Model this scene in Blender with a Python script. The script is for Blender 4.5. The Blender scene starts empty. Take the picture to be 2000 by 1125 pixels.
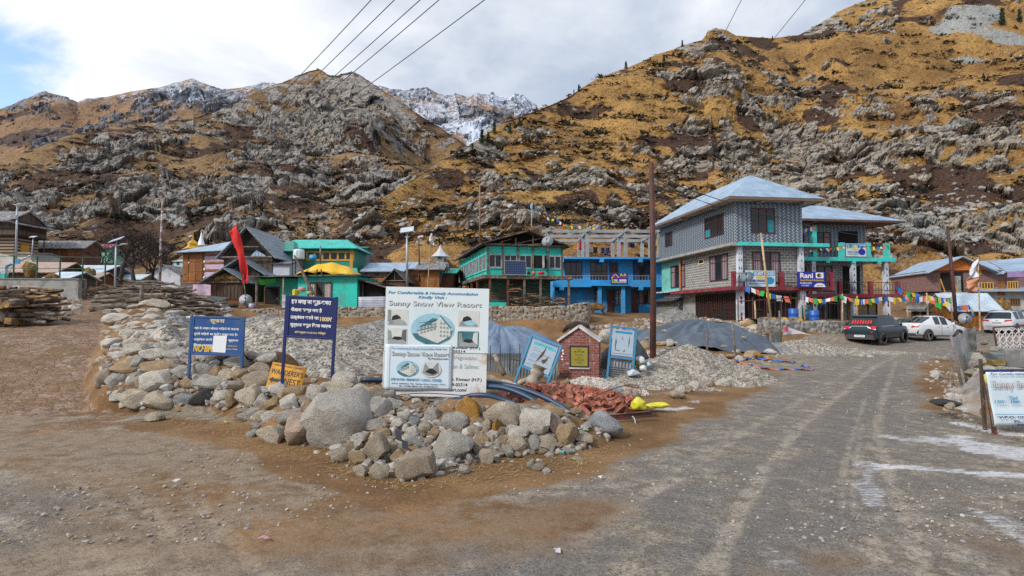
SUNE=1.5; SKYS=0.60; EXPO=0.92
import bpy, bmesh, math, random
import numpy as np
from mathutils import Vector, Matrix, Euler
rnd = random.Random(11); NR = np.random.RandomState(5)
SC = bpy.context.scene; COL = SC.collection
# ------------------------------------------------------------ camera model (used to measure the place from the photograph)
F = 1150.0; CAMZ = 1.7; HORIZ = 612.0
TILT = math.atan((HORIZ-562.5)/F); CT, ST = math.cos(TILT), math.sin(TILT)
def W(px, py, Y):
    u = (562.5-py)/F; x = (px-1000.0)/F
    dy = CT-u*ST; k = Y/dy
    return Vector((x*k, Y, CAMZ+(ST+u*CT)*k))
def Wn(px, py, Y):
    u = (562.5-py)/F; x = (px-1000.0)/F; k = Y/(CT-u*ST)
    return np.stack([x*k, Y+0*x, CAMZ+(ST+u*CT)*k], -1)
def pj(p):
    x, y, z = p[0], p[1], p[2]-CAMZ
    d = y*CT+z*ST; u = -y*ST+z*CT
    return 1000+F*x/d, 562.5-F*u/d
# ------------------------------------------------------------ numpy noise
def _h(i, j, k, s):
    h = (i.astype(np.int64)*374761393+j.astype(np.int64)*668265263+k.astype(np.int64)*1440662683+s*982451653) & 0xffffffff
    h = ((h ^ (h >> 13))*1274126177) & 0xffffffff
    h = ((h ^ (h >> 15))*2246822519) & 0xffffffff
    return (h ^ (h >> 16)).astype(np.float64)/4294967296.0
def vnoise(P, s=0):
    f = np.floor(P); t = P-f; t = t*t*t*(t*(t*6-15)+10); f = f.astype(np.int64)
    r = 0
    for a in (0, 1):
        wa = t[:, 0] if a else 1-t[:, 0]
        for b in (0, 1):
            wb = wa*(t[:, 1] if b else 1-t[:, 1])
            for c in (0, 1):
                r = r+wb*(t[:, 2] if c else 1-t[:, 2])*_h(f[:, 0]+a, f[:, 1]+b, f[:, 2]+c, s)
    return r*2-1
def fbm(P, o=4, s=0, g=.5, l=2.03):
    r = 0; a = 1.0; q = P
    for i in range(o):
        r = r+a*vnoise(q, s+i*17); a *= g; q = q*l+3.7
    return r
def ridged(P, o=4, s=0):
    r = 0; a = 1.0; q = P
    for i in range(o):
        r = r+a*(1-np.abs(vnoise(q, s+i*13))*1.6); a *= .5; q = q*2.07+1.3
    return r/1.9
def blocks(P, s=0):
    """angular blocks: per cell a height, a tilted face, and the distance to the crack round it"""
    f = np.floor(P-.5).astype(np.int64); n = len(P)
    d1 = np.full(n, 9.); d2 = np.full(n, 9.); best = np.zeros((n, 3)); off = np.zeros((n, 3))
    for a in (0, 1):
        for b in (0, 1):
            for c in (0, 1):
                i, j, k = f[:, 0]+a, f[:, 1]+b, f[:, 2]+c
                ox = np.stack([i+.2+.6*_h(i, j, k, s), j+.2+.6*_h(i, j, k, s+1), k+.2+.6*_h(i, j, k, s+2)], -1)
                v = P-ox; d = np.sqrt((v*v).sum(1))
                near = d < d1
                d2 = np.where(near, d1, np.minimum(d2, d))
                d1 = np.where(near, d, d1)
                off[near] = v[near]
                best[near] = np.stack([i, j, k], -1)[near]
    b = best.astype(np.int64)
    hgt = _h(b[:, 0], b[:, 1], b[:, 2], s+5)
    tl = np.stack([_h(b[:, 0], b[:, 1], b[:, 2], s+6+q)*2-1 for q in range(3)], -1)
    return hgt, (tl*off).sum(1), d2-d1
def sstep(a, b, x):
    t = np.clip((x-a)/(b-a), 0, 1); return t*t*(3-2*t)
# ------------------------------------------------------------ node helpers
def nd(nt, typ, ins=None, **pr):
    n = nt.nodes.new(typ)
    for k, v in pr.items(): setattr(n, k, v)
    for k, v in (ins or {}).items():
        if isinstance(v, bpy.types.NodeSocket): nt.links.new(v, n.inputs[k])
        else: n.inputs[k].default_value = v
    return n
def c4(c): return (c[0], c[1], c[2], 1.0)
def mixc(nt, f, a, b, bt='MIX'):
    n = nt.nodes.new('ShaderNodeMix'); n.data_type = 'RGBA'; n.blend_type = bt
    for i, v in ((0, f), (6, a), (7, b)):
        if isinstance(v, bpy.types.NodeSocket): nt.links.new(v, n.inputs[i])
        else: n.inputs[i].default_value = v if i == 0 else c4(v)
    return n.outputs[2]
def mth(nt, op, a, b=0.0, cl=False):
    return nd(nt, 'ShaderNodeMath', {0: a, 1: b}, operation=op, use_clamp=cl).outputs[0]
def nz(nt, v, sc, det=4, ro=.55, dist=0.0):
    return nd(nt, 'ShaderNodeTexNoise', {'Vector': v, 'Scale': sc, 'Detail': det, 'Roughness': ro, 'Distortion': dist}).outputs['Fac']
def rmp(nt, f, a, b):
    return nd(nt, 'ShaderNodeMapRange', {0: f, 1: a, 2: b}, interpolation_type='SMOOTHSTEP').outputs[0]
def att(nt, nm): return nd(nt, 'ShaderNodeAttribute', attribute_name=nm).outputs['Fac']
def vscale(nt, v, s): return nd(nt, 'ShaderNodeMapping', {'Vector': v, 'Scale': s}).outputs[0]
MATS = {}
def newmat(name):
    m = bpy.data.materials.new(name); m.use_nodes = True; nt = m.node_tree; nt.nodes.clear()
    o = nd(nt, 'ShaderNodeOutputMaterial'); b = nd(nt, 'ShaderNodeBsdfPrincipled'); nt.links.new(b.outputs[0], o.inputs[0])
    return m, nt, b
def bump(nt, b, h, st=.3, d=.02):
    n = nd(nt, 'ShaderNodeBump', {'Height': h, 'Strength': st, 'Distance': d}); nt.links.new(n.outputs[0], b.inputs['Normal'])
def mat(name, col, ro=.75, var=.18, sc=5.0, bp=.25, bd=.01, met=0.0, col2=None, cov=.45, csc=2.0, st=(1, 1, 1), rand=0.0):
    """painted / natural surface: two-scale colour variation, optional second colour (wear, rust, dirt) in patches"""
    if name in MATS: return MATS[name]
    m, nt, b = newmat(name)
    v = vscale(nt, nd(nt, 'ShaderNodeTexCoord').outputs['Object'], st)
    n1 = nz(nt, v, sc, 6, .6); n2 = nz(nt, v, sc*6, 3)
    s = mth(nt, 'ADD', mth(nt, 'MULTIPLY', n1, .65), mth(nt, 'MULTIPLY', n2, .35))
    s = rmp(nt, s, .3, .7)
    lo = [max(0, x*(1-var)) for x in col]; hi = [min(1, x*(1+var)) for x in col]
    c = mixc(nt, s, lo, hi)
    if col2:
        w = rmp(nt, nz(nt, v, csc, 7, .65), cov+.02, cov+.14)
        c = mixc(nt, w, col2, c) if cov < .5 else mixc(nt, w, c, col2)
    if rand:
        r = nd(nt, 'ShaderNodeObjectInfo').outputs['Random']
        c = mixc(nt, 1.0, c, nd(nt, 'ShaderNodeCombineColor', {0: mth(nt, 'ADD', mth(nt, 'MULTIPLY', r, rand), 1-rand/2), 1: mth(nt, 'ADD', mth(nt, 'MULTIPLY', r, rand), 1-rand/2), 2: mth(nt, 'ADD', mth(nt, 'MULTIPLY', r, rand), 1-rand/2)}).outputs[0], 'MULTIPLY')
    nt.links.new(c, b.inputs['Base Color'])
    b.inputs['Roughness'].default_value = ro; b.inputs['Metallic'].default_value = met
    if bp: bump(nt, b, s, bp, bd)
    MATS[name] = m; return m
# ------------------------------------------------------------ mesh builder
class M:
    def __init__(s): s.v = []; s.f = []; s.mi = []
    def add(s, vs, fs, mi=0):
        o = len(s.v); s.v += [tuple(p) for p in vs]; s.f += [tuple(i+o for i in f) for f in fs]; s.mi += [mi]*len(fs); return s
    def box(s, x0, x1, y0, y1, z0, z1, mi=0, mx=None):
        v = [Vector((x, y, z)) for z in (z0, z1) for y in (y0, y1) for x in (x0, x1)]
        if mx: v = [mx @ p for p in v]
        return s.add(v, [(0, 2, 3, 1), (4, 5, 7, 6), (0, 1, 5, 4), (2, 6, 7, 3), (0, 4, 6, 2), (1, 3, 7, 5)], mi)
    def hexa(s, p, mi=0):   # 8 points: bottom ring 4, top ring 4
        return s.add(p, [(3, 2, 1, 0), (4, 5, 6, 7), (0, 1, 5, 4), (1, 2, 6, 5), (2, 3, 7, 6), (3, 0, 4, 7)], mi)
    def slab(s, q, t, mi=0):   # quad with thickness t along its normal
        q = [Vector(p) for p in q]; n = (q[1]-q[0]).cross(q[-1]-q[0]).normalized()*t; k = len(q)
        return s.add(q+[p+n for p in q], [tuple(reversed(range(k))), tuple(range(k, 2*k))]+[(i, (i+1) % k, (i+1) % k+k, i+k) for i in range(k)], mi)
    def prism(s, poly, a, b, ax='y', mi=0):   # poly of (u, z) pushed from a to b along ax
        k = len(poly)
        P = lambda u, z, t: (u, t, z) if ax == 'y' else (t, u, z)
        vs = [P(u, z, a) for u, z in poly]+[P(u, z, b) for u, z in poly]
        return s.add(vs, [tuple(range(k)), tuple(reversed(range(k, 2*k)))]+[(i, i+k, (i+1) % k+k, (i+1) % k) for i in range(k)], mi)
    def tube(s, pts, r, n=8, mi=0, cap=True):
        pts = [Vector(p) for p in pts]; R = r if isinstance(r, (list, tuple)) else [r]*len(pts)
        o = len(s.v); up = None
        for i, p in enumerate(pts):
            t = (pts[min(i+1, len(pts)-1)]-pts[max(i-1, 0)]).normalized()
            if up is None: up = t.orthogonal().normalized()
            else:
                up = up-t*up.dot(t)
                up = up.normalized() if up.length > 1e-5 else t.orthogonal().normalized()
            sd = t.cross(up)
            for k in range(n):
                a = 2*math.pi*k/n; s.v.append(tuple(p+(up*math.cos(a)+sd*math.sin(a))*R[i]))
        for i in range(len(pts)-1):
            for k in range(n):
                s.f.append((o+i*n+k, o+i*n+(k+1) % n, o+(i+1)*n+(k+1) % n, o+(i+1)*n+k)); s.mi.append(mi)
        if cap:
            s.f.append(tuple(o+k for k in reversed(range(n)))); s.mi.append(mi)
            e = o+(len(pts)-1)*n; s.f.append(tuple(e+k for k in range(n))); s.mi.append(mi)
        return s
    def lathe(s, prof, n=20, mx=None, mi=0):
        o = len(s.v)
        for r, z in prof:
            for k in range(n):
                a = 2*math.pi*k/n; p = Vector((r*math.cos(a), r*math.sin(a), z)); s.v.append(tuple(mx @ p if mx else p))
        for i in range(len(prof)-1):
            for k in range(n):
                s.f.append((o+i*n+k, o+i*n+(k+1) % n, o+(i+1)*n+(k+1) % n, o+(i+1)*n+k)); s.mi.append(mi)
        for i, rev in ((0, True), (len(prof)-1, False)):
            if prof[i][0] > 1e-4:
                ix = [o+i*n+k for k in range(n)]; s.f.append(tuple(reversed(ix)) if rev else tuple(ix)); s.mi.append(mi)
        return s
    def grid(s, fn, nu, nv, mi=0):
        o = len(s.v)
        for j in range(nv+1):
            for i in range(nu+1): s.v.append(tuple(fn(i/nu, j/nv)))
        for j in range(nv):
            for i in range(nu):
                a = o+j*(nu+1)+i; s.f.append((a, a+1, a+nu+2, a+nu+1)); s.mi.append(mi)
        return s
def ob(name, m, mt, parent=None, smooth=False, bev=0.0, mx=None):
    me = bpy.data.meshes.new(name)
    me.from_pydata(m.v, [], m.f); me.update()
    for q in (mt if isinstance(mt, (list, tuple)) else [mt]): me.materials.append(q)
    if any(m.mi): me.polygons.foreach_set('material_index', m.mi)
    if smooth: me.polygons.foreach_set('use_smooth', [True]*len(me.polygons))
    o = bpy.data.objects.new(name, me); COL.objects.link(o)
    if parent: o.parent = parent
    if mx: o.matrix_world = mx
    if bev:
        b = o.modifiers.new('bevel', 'BEVEL'); b.width = bev; b.segments = 2; b.limit_method = 'ANGLE'
    return o
def npmesh(name, V, Fc, mt, smooth=True, attrs=None, kind=None, label=None, cat=None, parent=None):
    V = np.asarray(V, np.float32); Fc = np.asarray(Fc, np.int32); k = Fc.shape[1]
    me = bpy.data.meshes.new(name); me.vertices.add(len(V)); me.vertices.foreach_set('co', V.ravel())
    me.loops.add(Fc.size); me.loops.foreach_set('vertex_index', Fc.ravel())
    me.polygons.add(len(Fc)); me.polygons.foreach_set('loop_start', np.arange(len(Fc), dtype=np.int32)*k)
    me.polygons.foreach_set('use_smooth', np.full(len(Fc), smooth))
    me.update(calc_edges=True)
    for nm, a in (attrs or {}).items():
        at = me.attributes.new(nm, 'FLOAT', 'POINT'); at.data.foreach_set('value', np.asarray(a, np.float32).ravel())
    me.materials.append(mt)
    o = bpy.data.objects.new(name, me); COL.objects.link(o)
    if parent: o.parent = parent
    if kind: o['kind'] = kind
    if label: o['label'] = label
    if cat: o['category'] = cat
    return o
def gridfaces(nu, nv):
    i, j = np.meshgrid(np.arange(nu-1), np.arange(nv-1)); a = (j*nu+i).ravel()
    return np.stack([a, a+1, a+nu+1, a+nu], -1)
def tag(o, label, cat, group=None, kind=None):
    o['label'] = label; o['category'] = cat
    if group: o['group'] = group
    if kind: o['kind'] = kind
    return o
def thing(name, label, cat, loc=(0, 0, 0), rz=0.0, group=None, mx=None):
    o = bpy.data.objects.new(name, None); COL.objects.link(o); o.empty_display_size = .2
    o.matrix_world = mx if mx else Matrix.Translation(Vector(loc)) @ Matrix.Rotation(rz, 4, 'Z')
    return tag(o, label, cat, group)
def copy_tree(o, parent=None):
    c = o.copy(); COL.objects.link(c); c.parent = parent
    for ch in o.children: copy_tree(ch, c)
    return c
def frame(p0, p1):
    """local frame with x from p0 to p1 (level), z up, y pointing away"""
    p0 = Vector(p0); d = Vector(p1)-p0; d.z = 0; L = d.length; d.normalize()
    y = Vector((-d.y, d.x, 0))
    mx = Matrix(((d.x, y.x, 0, p0.x), (d.y, y.y, 0, p0.y), (0, 0, 1, p0.z), (0, 0, 0, 1)))
    return mx, L
def text(s, x, z, w=None, h=.1, y=0.0, mt=None, parent=None, name='lettering', shear=0.0, bold=0.0, align='l', rot=0.0):
    """flat letters in the local xz plane (facing -y), fitted to width w and height h"""
    cu = bpy.data.curves.new(name, 'FONT'); cu.body = s; cu.size = 1.0; cu.shear = shear; cu.offset = bold; cu.resolution_u = 3; cu.fill_mode = 'FRONT'
    t = bpy.data.objects.new('tmp', cu); COL.objects.link(t)
    dg = bpy.context.evaluated_depsgraph_get()
    me = bpy.data.meshes.new_from_object(t.evaluated_get(dg)); bpy.data.objects.remove(t); bpy.data.curves.remove(cu)
    n = len(me.vertices)
    if n == 0: return None
    co = np.empty(n*3, np.float32); me.vertices.foreach_get('co', co); co = co.reshape(n, 3)
    lo, hi = co.min(0), co.max(0)
    sx = (w/(hi[0]-lo[0])) if w else h/(hi[1]-lo[1]); sz = h/(hi[1]-lo[1])
    X = (co[:, 0]-lo[0])*sx; Z = (co[:, 1]-lo[1])*sz
    if align == 'c': X -= (hi[0]-lo[0])*sx/2
    if align == 'r': X -= (hi[0]-lo[0])*sx
    cr, sr = math.cos(rot), math.sin(rot)
    co = np.stack([x+X*cr-Z*sr, np.full(n, y), z+X*sr+Z*cr], -1).astype(np.float32)
    me.vertices.foreach_set('co', co.ravel()); me.materials.clear(); me.materials.append(mt); me.name = name; me.update()
    o = bpy.data.objects.new(name, me); COL.objects.link(o)
    if parent: o.parent = parent
    return o
def scatter(bv, bf, T):
    """many copies of a small shape in one numpy mesh; T: list of 4x4 numpy transforms"""
    bv = np.asarray(bv, float); bf = np.asarray(bf, int); n = len(bv)
    T = np.asarray(T); V = np.einsum('tij,nj->tni', T[:, :3, :3], bv)+T[:, None, :3, 3]
    Fc = bf[None]+(np.arange(len(T))*n)[:, None, None]
    return V.reshape(-1, 3), Fc.reshape(-1, bf.shape[1])
def rmat(n, smin, smax, flat=1.0, seed=0):
    """n random rotations times anisotropic sizes"""
    r = np.random.RandomState(seed); q = r.normal(size=(n, 4)); q /= np.linalg.norm(q, axis=1)[:, None]
    w, x, y, z = q.T
    R = np.stack([np.stack([1-2*(y*y+z*z), 2*(x*y-z*w), 2*(x*z+y*w)], -1), np.stack([2*(x*y+z*w), 1-2*(x*x+z*z), 2*(y*z-x*w)], -1), np.stack([2*(x*z-y*w), 2*(y*z+x*w), 1-2*(x*x+y*y)], -1)], 1)
    s = smin+(smax-smin)*r.rand(n)**2.2
    S = s[:, None]*(.6+.8*r.rand(n, 3)); R = R*S[:, None, :]; R[:, 2, :] *= flat
    T = np.zeros((n, 4, 4)); T[:, :3, :3] = R; T[:, 3, 3] = 1
    return T, s
def ico(sub):
    bm = bmesh.new(); bmesh.ops.create_icosphere(bm, subdivisions=sub, radius=1.0)
    v = np.array([p.co[:] for p in bm.verts]); f = np.array([[q.index for q in t.verts] for t in bm.faces]); bm.free(); return v, f
def inpoly(px, py, poly):
    c = np.zeros(np.shape(px), bool); n = len(poly)
    for i in range(n):
        x0, y0 = poly[i]; x1, y1 = poly[(i+1) % n]
        if y0 == y1: continue
        t = ((y0 > py) != (y1 > py)) & (px < (x1-x0)*(py-y0)/(y1-y0)+x0); c ^= t
    return c
def segd(X, Y, pl):
    """distance to a polyline, and the position along it (0..1 per segment count)"""
    d = np.full(X.shape, 1e9); u = np.zeros(X.shape)
    for i in range(len(pl)-1):
        ax, ay = pl[i][:2]; bx, by = pl[i+1][:2]; L = (bx-ax)**2+(by-ay)**2+1e-9
        t = np.clip(((X-ax)*(bx-ax)+(Y-ay)*(by-ay))/L, 0, 1)
        q = np.hypot(X-ax-t*(bx-ax), Y-ay-t*(by-ay)); m = q < d; d = np.where(m, q, d); u = np.where(m, i+t, u)
    return d, u
# ------------------------------------------------------------ camera, light, sky
cd = bpy.data.cameras.new('camera'); cam = bpy.data.objects.new('camera', cd); COL.objects.link(cam); SC.camera = cam
cd.sensor_width = 36; cd.lens = F*36/2000; cd.clip_start = .05; cd.clip_end = 12000
cam.location = (0, 0, CAMZ); cam.rotation_euler = (math.pi/2+TILT, 0, 0)
SUN_EL, SUN_AZ = math.radians(37), math.radians(232)   # azimuth clockwise from +y
sl = bpy.data.lights.new('sun', 'SUN'); sl.energy = SUNE; sl.angle = math.radians(10); sl.color = (1, .96, .9)
so = bpy.data.objects.new('sun', sl); COL.objects.link(so)
sd = Vector((math.sin(SUN_AZ)*math.cos(SUN_EL), math.cos(SUN_AZ)*math.cos(SUN_EL), math.sin(SUN_EL)))
so.rotation_euler = (-sd).to_track_quat('-Z', 'Y').to_euler(); so.location = (0, 0, 60)
wd = bpy.data.worlds.new('World'); SC.world = wd; wd.use_nodes = True; nt = wd.node_tree; nt.nodes.clear()
wo = nd(nt, 'ShaderNodeOutputWorld')
sky = nd(nt, 'ShaderNodeTexSky', sky_type='NISHITA', sun_disc=False, sun_elevation=SUN_EL, sun_rotation=SUN_AZ, altitude=800.0, dust_density=1.0)
bg1 = nd(nt, 'ShaderNodeBackground', {'Color': sky.outputs[0], 'Strength': .15})
tc = nd(nt, 'ShaderNodeTexCoord').outputs['Generated']
sep = nd(nt, 'ShaderNodeSeparateXYZ', {0: tc})
# cloud deck: direction projected on a flat layer so that the clouds shrink towards the horizon
zz = mth(nt, 'ADD', mth(nt, 'MAXIMUM', sep.outputs[2], 0.0), .18)
cv = nd(nt, 'ShaderNodeCombineXYZ', {0: mth(nt, 'DIVIDE', sep.outputs[0], zz), 1: mth(nt, 'DIVIDE', sep.outputs[1], zz), 2: 0.37}).outputs[0]
n1 = nz(nt, cv, 1.1, 8, .55, .35); n2 = nz(nt, cv, .45, 4, .5); n3 = nz(nt, cv, 2.6, 6, .6, .5)
shade = mth(nt, 'ADD', mth(nt, 'MULTIPLY', n1, .5), mth(nt, 'ADD', mth(nt, 'MULTIPLY', n2, .35), mth(nt, 'MULTIPLY', n3, .15)))
# brighter, thinner cloud to the north-west (left), heavier grey to the right
lr = rmp(nt, sep.outputs[0], -.75, .15)
shade2 = mth(nt, 'SUBTRACT', shade, mth(nt, 'SUBTRACT', mth(nt, 'MULTIPLY', lr, .2), .05))
cc = mixc(nt, rmp(nt, shade2, .33, .52), (.42, .495, .625), (.92, .945, .985))
bg2 = nd(nt, 'ShaderNodeBackground', {'Color': cc, 'Strength': SKYS})
gap = nd(nt, 'ShaderNodeVectorMath', {0: tc, 1: tuple(((W(-60, 200, 100)-Vector((0, 0, CAMZ))).normalized()))}, operation='DISTANCE').outputs['Value']
gp = mth(nt, 'ADD', gap, mth(nt, 'MULTIPLY', mth(nt, 'SUBTRACT', n3, .5), .22))
cover = mth(nt, 'MAXIMUM', rmp(nt, gp, .055, .13), 0.0)
ms = nd(nt, 'ShaderNodeMixShader', {0: cover, 1: bg1.outputs[0], 2: bg2.outputs[0]})
nt.links.new(ms.outputs[0], wo.inputs[0])
SC.view_settings.view_transform = 'Standard'; SC.view_settings.look = 'None'; SC.view_settings.exposure = EXPO; SC.view_settings.gamma = 1
SC.cycles.max_bounces = 5; SC.cycles.diffuse_bounces = 1; SC.cycles.transparent_max_bounces = 8
SC.cycles.use_denoising = False
# ------------------------------------------------------------ ground
CPT = [(1690,33.2,.04),(1730,34.2,.05),(1760,35,.06),(1800,36,.08),(1835,37,.10),(1650,31.5,.02),(1850,35,.08),(-500,3,0),(1000,2,0),(2500,3,0),(0,6,0),(500,6,0),(1000,6,0),(1500,6,0),(2000,6,0),(240,10.4,.03),(100,10,.02),(-200,10,.1),
(480,10.2,.06),(700,8,.05),(900,7,.05),(1200,8.5,0),(1400,13,0),(1500,18,0),(1560,25,0),(1640,32.5,.02),(1800,32.5,.05),(1700,20,0),(1850,14,0),(1950,9,0),(2200,10,0),(2400,20,.2),
(600,10.2,.25),(850,9.2,.25),(1000,10,.2),(1130,12.5,.2),(1200,14,.2),(1270,16,.2),(600,14,.45),(400,14,.7),(750,18,.6),(1000,20,.6),(1300,24,.5),(1450,28,.4),
(110,15,.75),(0,20,1.39),(150,20,1.35),(170,28,2.15),(190,38,2.9),(250,25,1.75),(300,20,1.3),(250,16,.85),(-300,20,1.4),(-300,34,2.9),(60,33.5,2.55),
(400,30,1.7),(500,36.6,1.0),(650,37,.9),(800,37,.9),(500,38.6,2.0),(640,39,2.0),(800,39,2.1),(1000,35.4,.6),(1130,35.4,.6),(1000,36.6,1.95),(1100,36.8,1.95),(1165,44,1.35),(1165,55,1.7),(1260,48,1.5),
(1500,35.6,1.2),(1600,35.6,1.2),(1680,36.5,1.25),(1450,41,1.15),(1600,50,1.3),(1300,42,1.4),(1480,33,.35),(1780,38.5,.2),(1880,42,.3),(1950,50,.5),(2100,60,.6),(1900,62,1.0),(1850,46,.9),
(0,60,4),(300,60,4),(600,70,4),(1000,80,4),(1400,90,5),(1900,90,4),(-1000,60,6),(3000,60,2),(0,150,10),(1000,150,10),(2000,150,10),(-500,250,12),(2500,250,12)]
CX = np.array([[(p-1000)/F*y, y] for p, y, z in CPT]); CZ = np.array([z for _, _, z in CPT])
_A = np.hypot(CX[:, None, 0]-CX[None, :, 0], CX[:, None, 1]-CX[None, :, 1])
_n = len(CX); _B = np.zeros((_n+1, _n+1)); _B[:_n, :_n] = -_A-1e-3*np.eye(_n); _B[_n, :_n] = 1; _B[:_n, _n] = 1
_wt = np.linalg.solve(_B, np.append(CZ, 0))
def Hraw(X, Y):
    sh = np.shape(X); x = np.ravel(X).astype(float); y = np.ravel(Y).astype(float)
    r = np.full(x.shape, _wt[_n])
    for i in range(_n): r = r-_wt[i]*np.hypot(x-CX[i, 0], y-CX[i, 1])
    return r.reshape(sh)
_gx = np.arange(-80, 80.01, .25); _gy = np.arange(0, 72.01, .25); _GG = Hraw(*np.meshgrid(_gx, _gy))
def Hbase(X, Y):
    X = np.asarray(X, float); Y = np.asarray(Y, float)
    u = np.clip((X+80)/.25, 0, len(_gx)-1.001); v = np.clip(Y/.25, 0, len(_gy)-1.001); i = u.astype(int); j = v.astype(int); a = u-i; b = v-j
    r = (_GG[j, i]*(1-a)+_GG[j, i+1]*a)*(1-b)+(_GG[j+1, i]*(1-a)+_GG[j+1, i+1]*a)*b
    far = (X < -79.9) | (X > 79.9) | (Y > 71.9)
    if np.any(far): r = np.where(far, Hraw(X, Y), r)
    return r
def wp(px, py):   # pixel on the flat road -> world x, y
    p = W(px, py, 10.0); k = (0-CAMZ)/(p.z-CAMZ); return (p.x*k, 10*k)
def wl(px, Y): return ((px-1000)/F*Y, Y)
R1 = [wl(285, 19), wl(292, 17), wl(300, 12.4), wl(325, 11.2)]       # rubble along the path
R2 = [wl(325, 11.2), wl(480, 10.9), wl(515, 10.8)]                   # and along the junction
R3 = [wl(560, 10.2), wl(650, 9.0), wl(740, 8.3), wl(830, 7.9), wl(960, 8.0), wl(1050, 8.2)]
def mounds(X, Y):
    m = 0*X
    for pl, h, w in ((R1, .74, 1.15), (R2, .84, .95), (R3, .36, 1.0)):
        d, u = segd(X, Y, pl); m = np.maximum(m, h*np.clip(1-(d/w)**2, 0, 1)**.8)
    d = np.hypot((X-wl(1108, 10.4)[0])/1.2, (Y-10.4)/.85); m = np.maximum(m, .15*np.clip(1-d*d, 0, 1))     # under the bricks
    return m
def Hs(X, Y): return Hbase(X, Y)+mounds(X, Y)
def H1(x, y): return float(Hs(np.array([x]), np.array([y]))[0])
def hit(px, py, y0=2.5, y1=70):
    """where the photo's ray through a pixel meets the ground"""
    Ys = y0*(y1/y0)**np.linspace(0, 1, 1600); P = Wn(np.full(1600, float(px)), float(py), Ys)
    b = P[:, 2] < Hs(P[:, 0], P[:, 1])
    i = int(np.argmax(b)) if b.any() else 1599
    return Vector(P[i])
# --- where the tar, dust, tracks, snow, dirt lie
ROADC = [wp(1150, 1500), wp(1420, 1125), wp(1560, 900), wp(1660, 780), wp(1740, 705), wl(1800, 30), wl(1850, 36.5), wl(1950, 47), wl(2080, 56)]
TRACKS = [([wp(1250,1300),wp(1385,1125),wp(1440,1000),wp(1500,905),wp(1600,800),wp(1700,722),wp(1765,684)], .075, .8),
 ([wp(1200,1010),wp(1330,930),wp(1480,830),wp(1590,765),wp(1690,708)], .06, .55), ([wp(1120,1060),wp(1260,960),wp(1400,870)], .08, .5),
 ([wp(1830,1200),wp(1780,1050),wp(1735,930),wp(1712,850),wp(1722,775),wp(1752,705)], .06, .8),
 ([wp(1640,1000),wp(1650,900),wp(1672,830),wp(1690,775)], .04, .7), ([wp(1664,1000),wp(1671,900),wp(1684,830)], .03, .6),
 ([wp(620,1300),wp(505,1125),wp(440,1040),wp(370,960),wp(330,930)], .07, .7), ([wp(400,1180),wp(340,1060),wp(280,990)], .06, .6), ([wp(0,1010),wp(120,1060),wp(260,1125)], .1, .4)]
DARKS = [([wp(1530,1100),wp(1600,920),wp(1650,820),wp(1740,720)], .42, 1.0), ([wp(1120,1125),wp(1260,1050),wp(1330,1010)], .3, .75), ([wp(1600,1010),wp(1650,940)], .35, .9), ([wp(1290,1090),wp(1420,960),wp(1500,880)], .35, .5),
 ([wp(10,960),wp(60,1000),wp(90,1040)], .25, .9), ([wp(110,970),wp(150,990)], .22, .9), ([wp(230,955),wp(330,975)], .25, .35), ([wp(1300,985),wp(1380,930)], .2, .6), ([wp(1050,1100),wp(1120,1075)], .25, .6)]
SNOWS = [([wp(1730,912),wp(1850,922),wp(2000,930),wp(2150,938)], .12, .78), ([wp(1735,855),wp(1830,868),wp(1920,875),wp(2050,880)], .20, .62), ([wp(1880,860),wp(2000,895),wp(2100,905)], .42, .74),
 ([wp(1690,905),wp(1698,950),wp(1705,985)], .11, .52), ([wp(1880,826),wp(1960,842),wp(2080,850)], .16, .9), ([wp(1900,990),wp(1960,1020),wp(2030,1060)], .14, .55), ([wp(1500,1070),wp(1530,1110)], .13, .35), ([wp(1280,808),wp(1345,803)], .13, .8), ([wp(1355,790),wp(1365,786)], .1, .6)]
WARM = [([wp(-80, 850), wp(250, 890), wp(520, 970)], 1.5, .42), ([wp(100, 1110), wp(500, 1090)], .9, .3), ([wl(560, 8.9), wp(690, 915), wp(800, 950), wp(950, 940), wp(1100, 900), wp(1230, 850), wp(1330, 790), wp(1450, 745)], .75, 1.0), ([wp(300, 830), wp(480, 850), wp(600, 890)], .5, 1.0), ([wp(1030, 1010), wp(700, 1000)], .9, .6), ([wp(1890, 800), wp(1835, 740), wp(1850, 700)], .5, 1.0), ([wp(1380, 790), wp(1500, 725)], .5, .5), ([wp(1600, 1095), wp(1650, 1090)], .22, .45), ([wp(1920, 1060), wp(2000, 1080)], .4, .45), ([wp(30, 900), wp(50, 905)], .2, .5), ([wp(680, 970), wp(500, 985)], .2, .35), ([wp(215, 800), wp(180, 720)], .5, .9), ([wp(700, 1090), wp(800, 1095)], .35, .5)]
def band(X, Y, lst, wob):
    r = 0*X
    for pl, w, a in lst:
        d, u = segd(X, Y, pl); r = np.maximum(r, a*(1-sstep(.55, 1.25, d/w+wob)))
    return r
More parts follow.
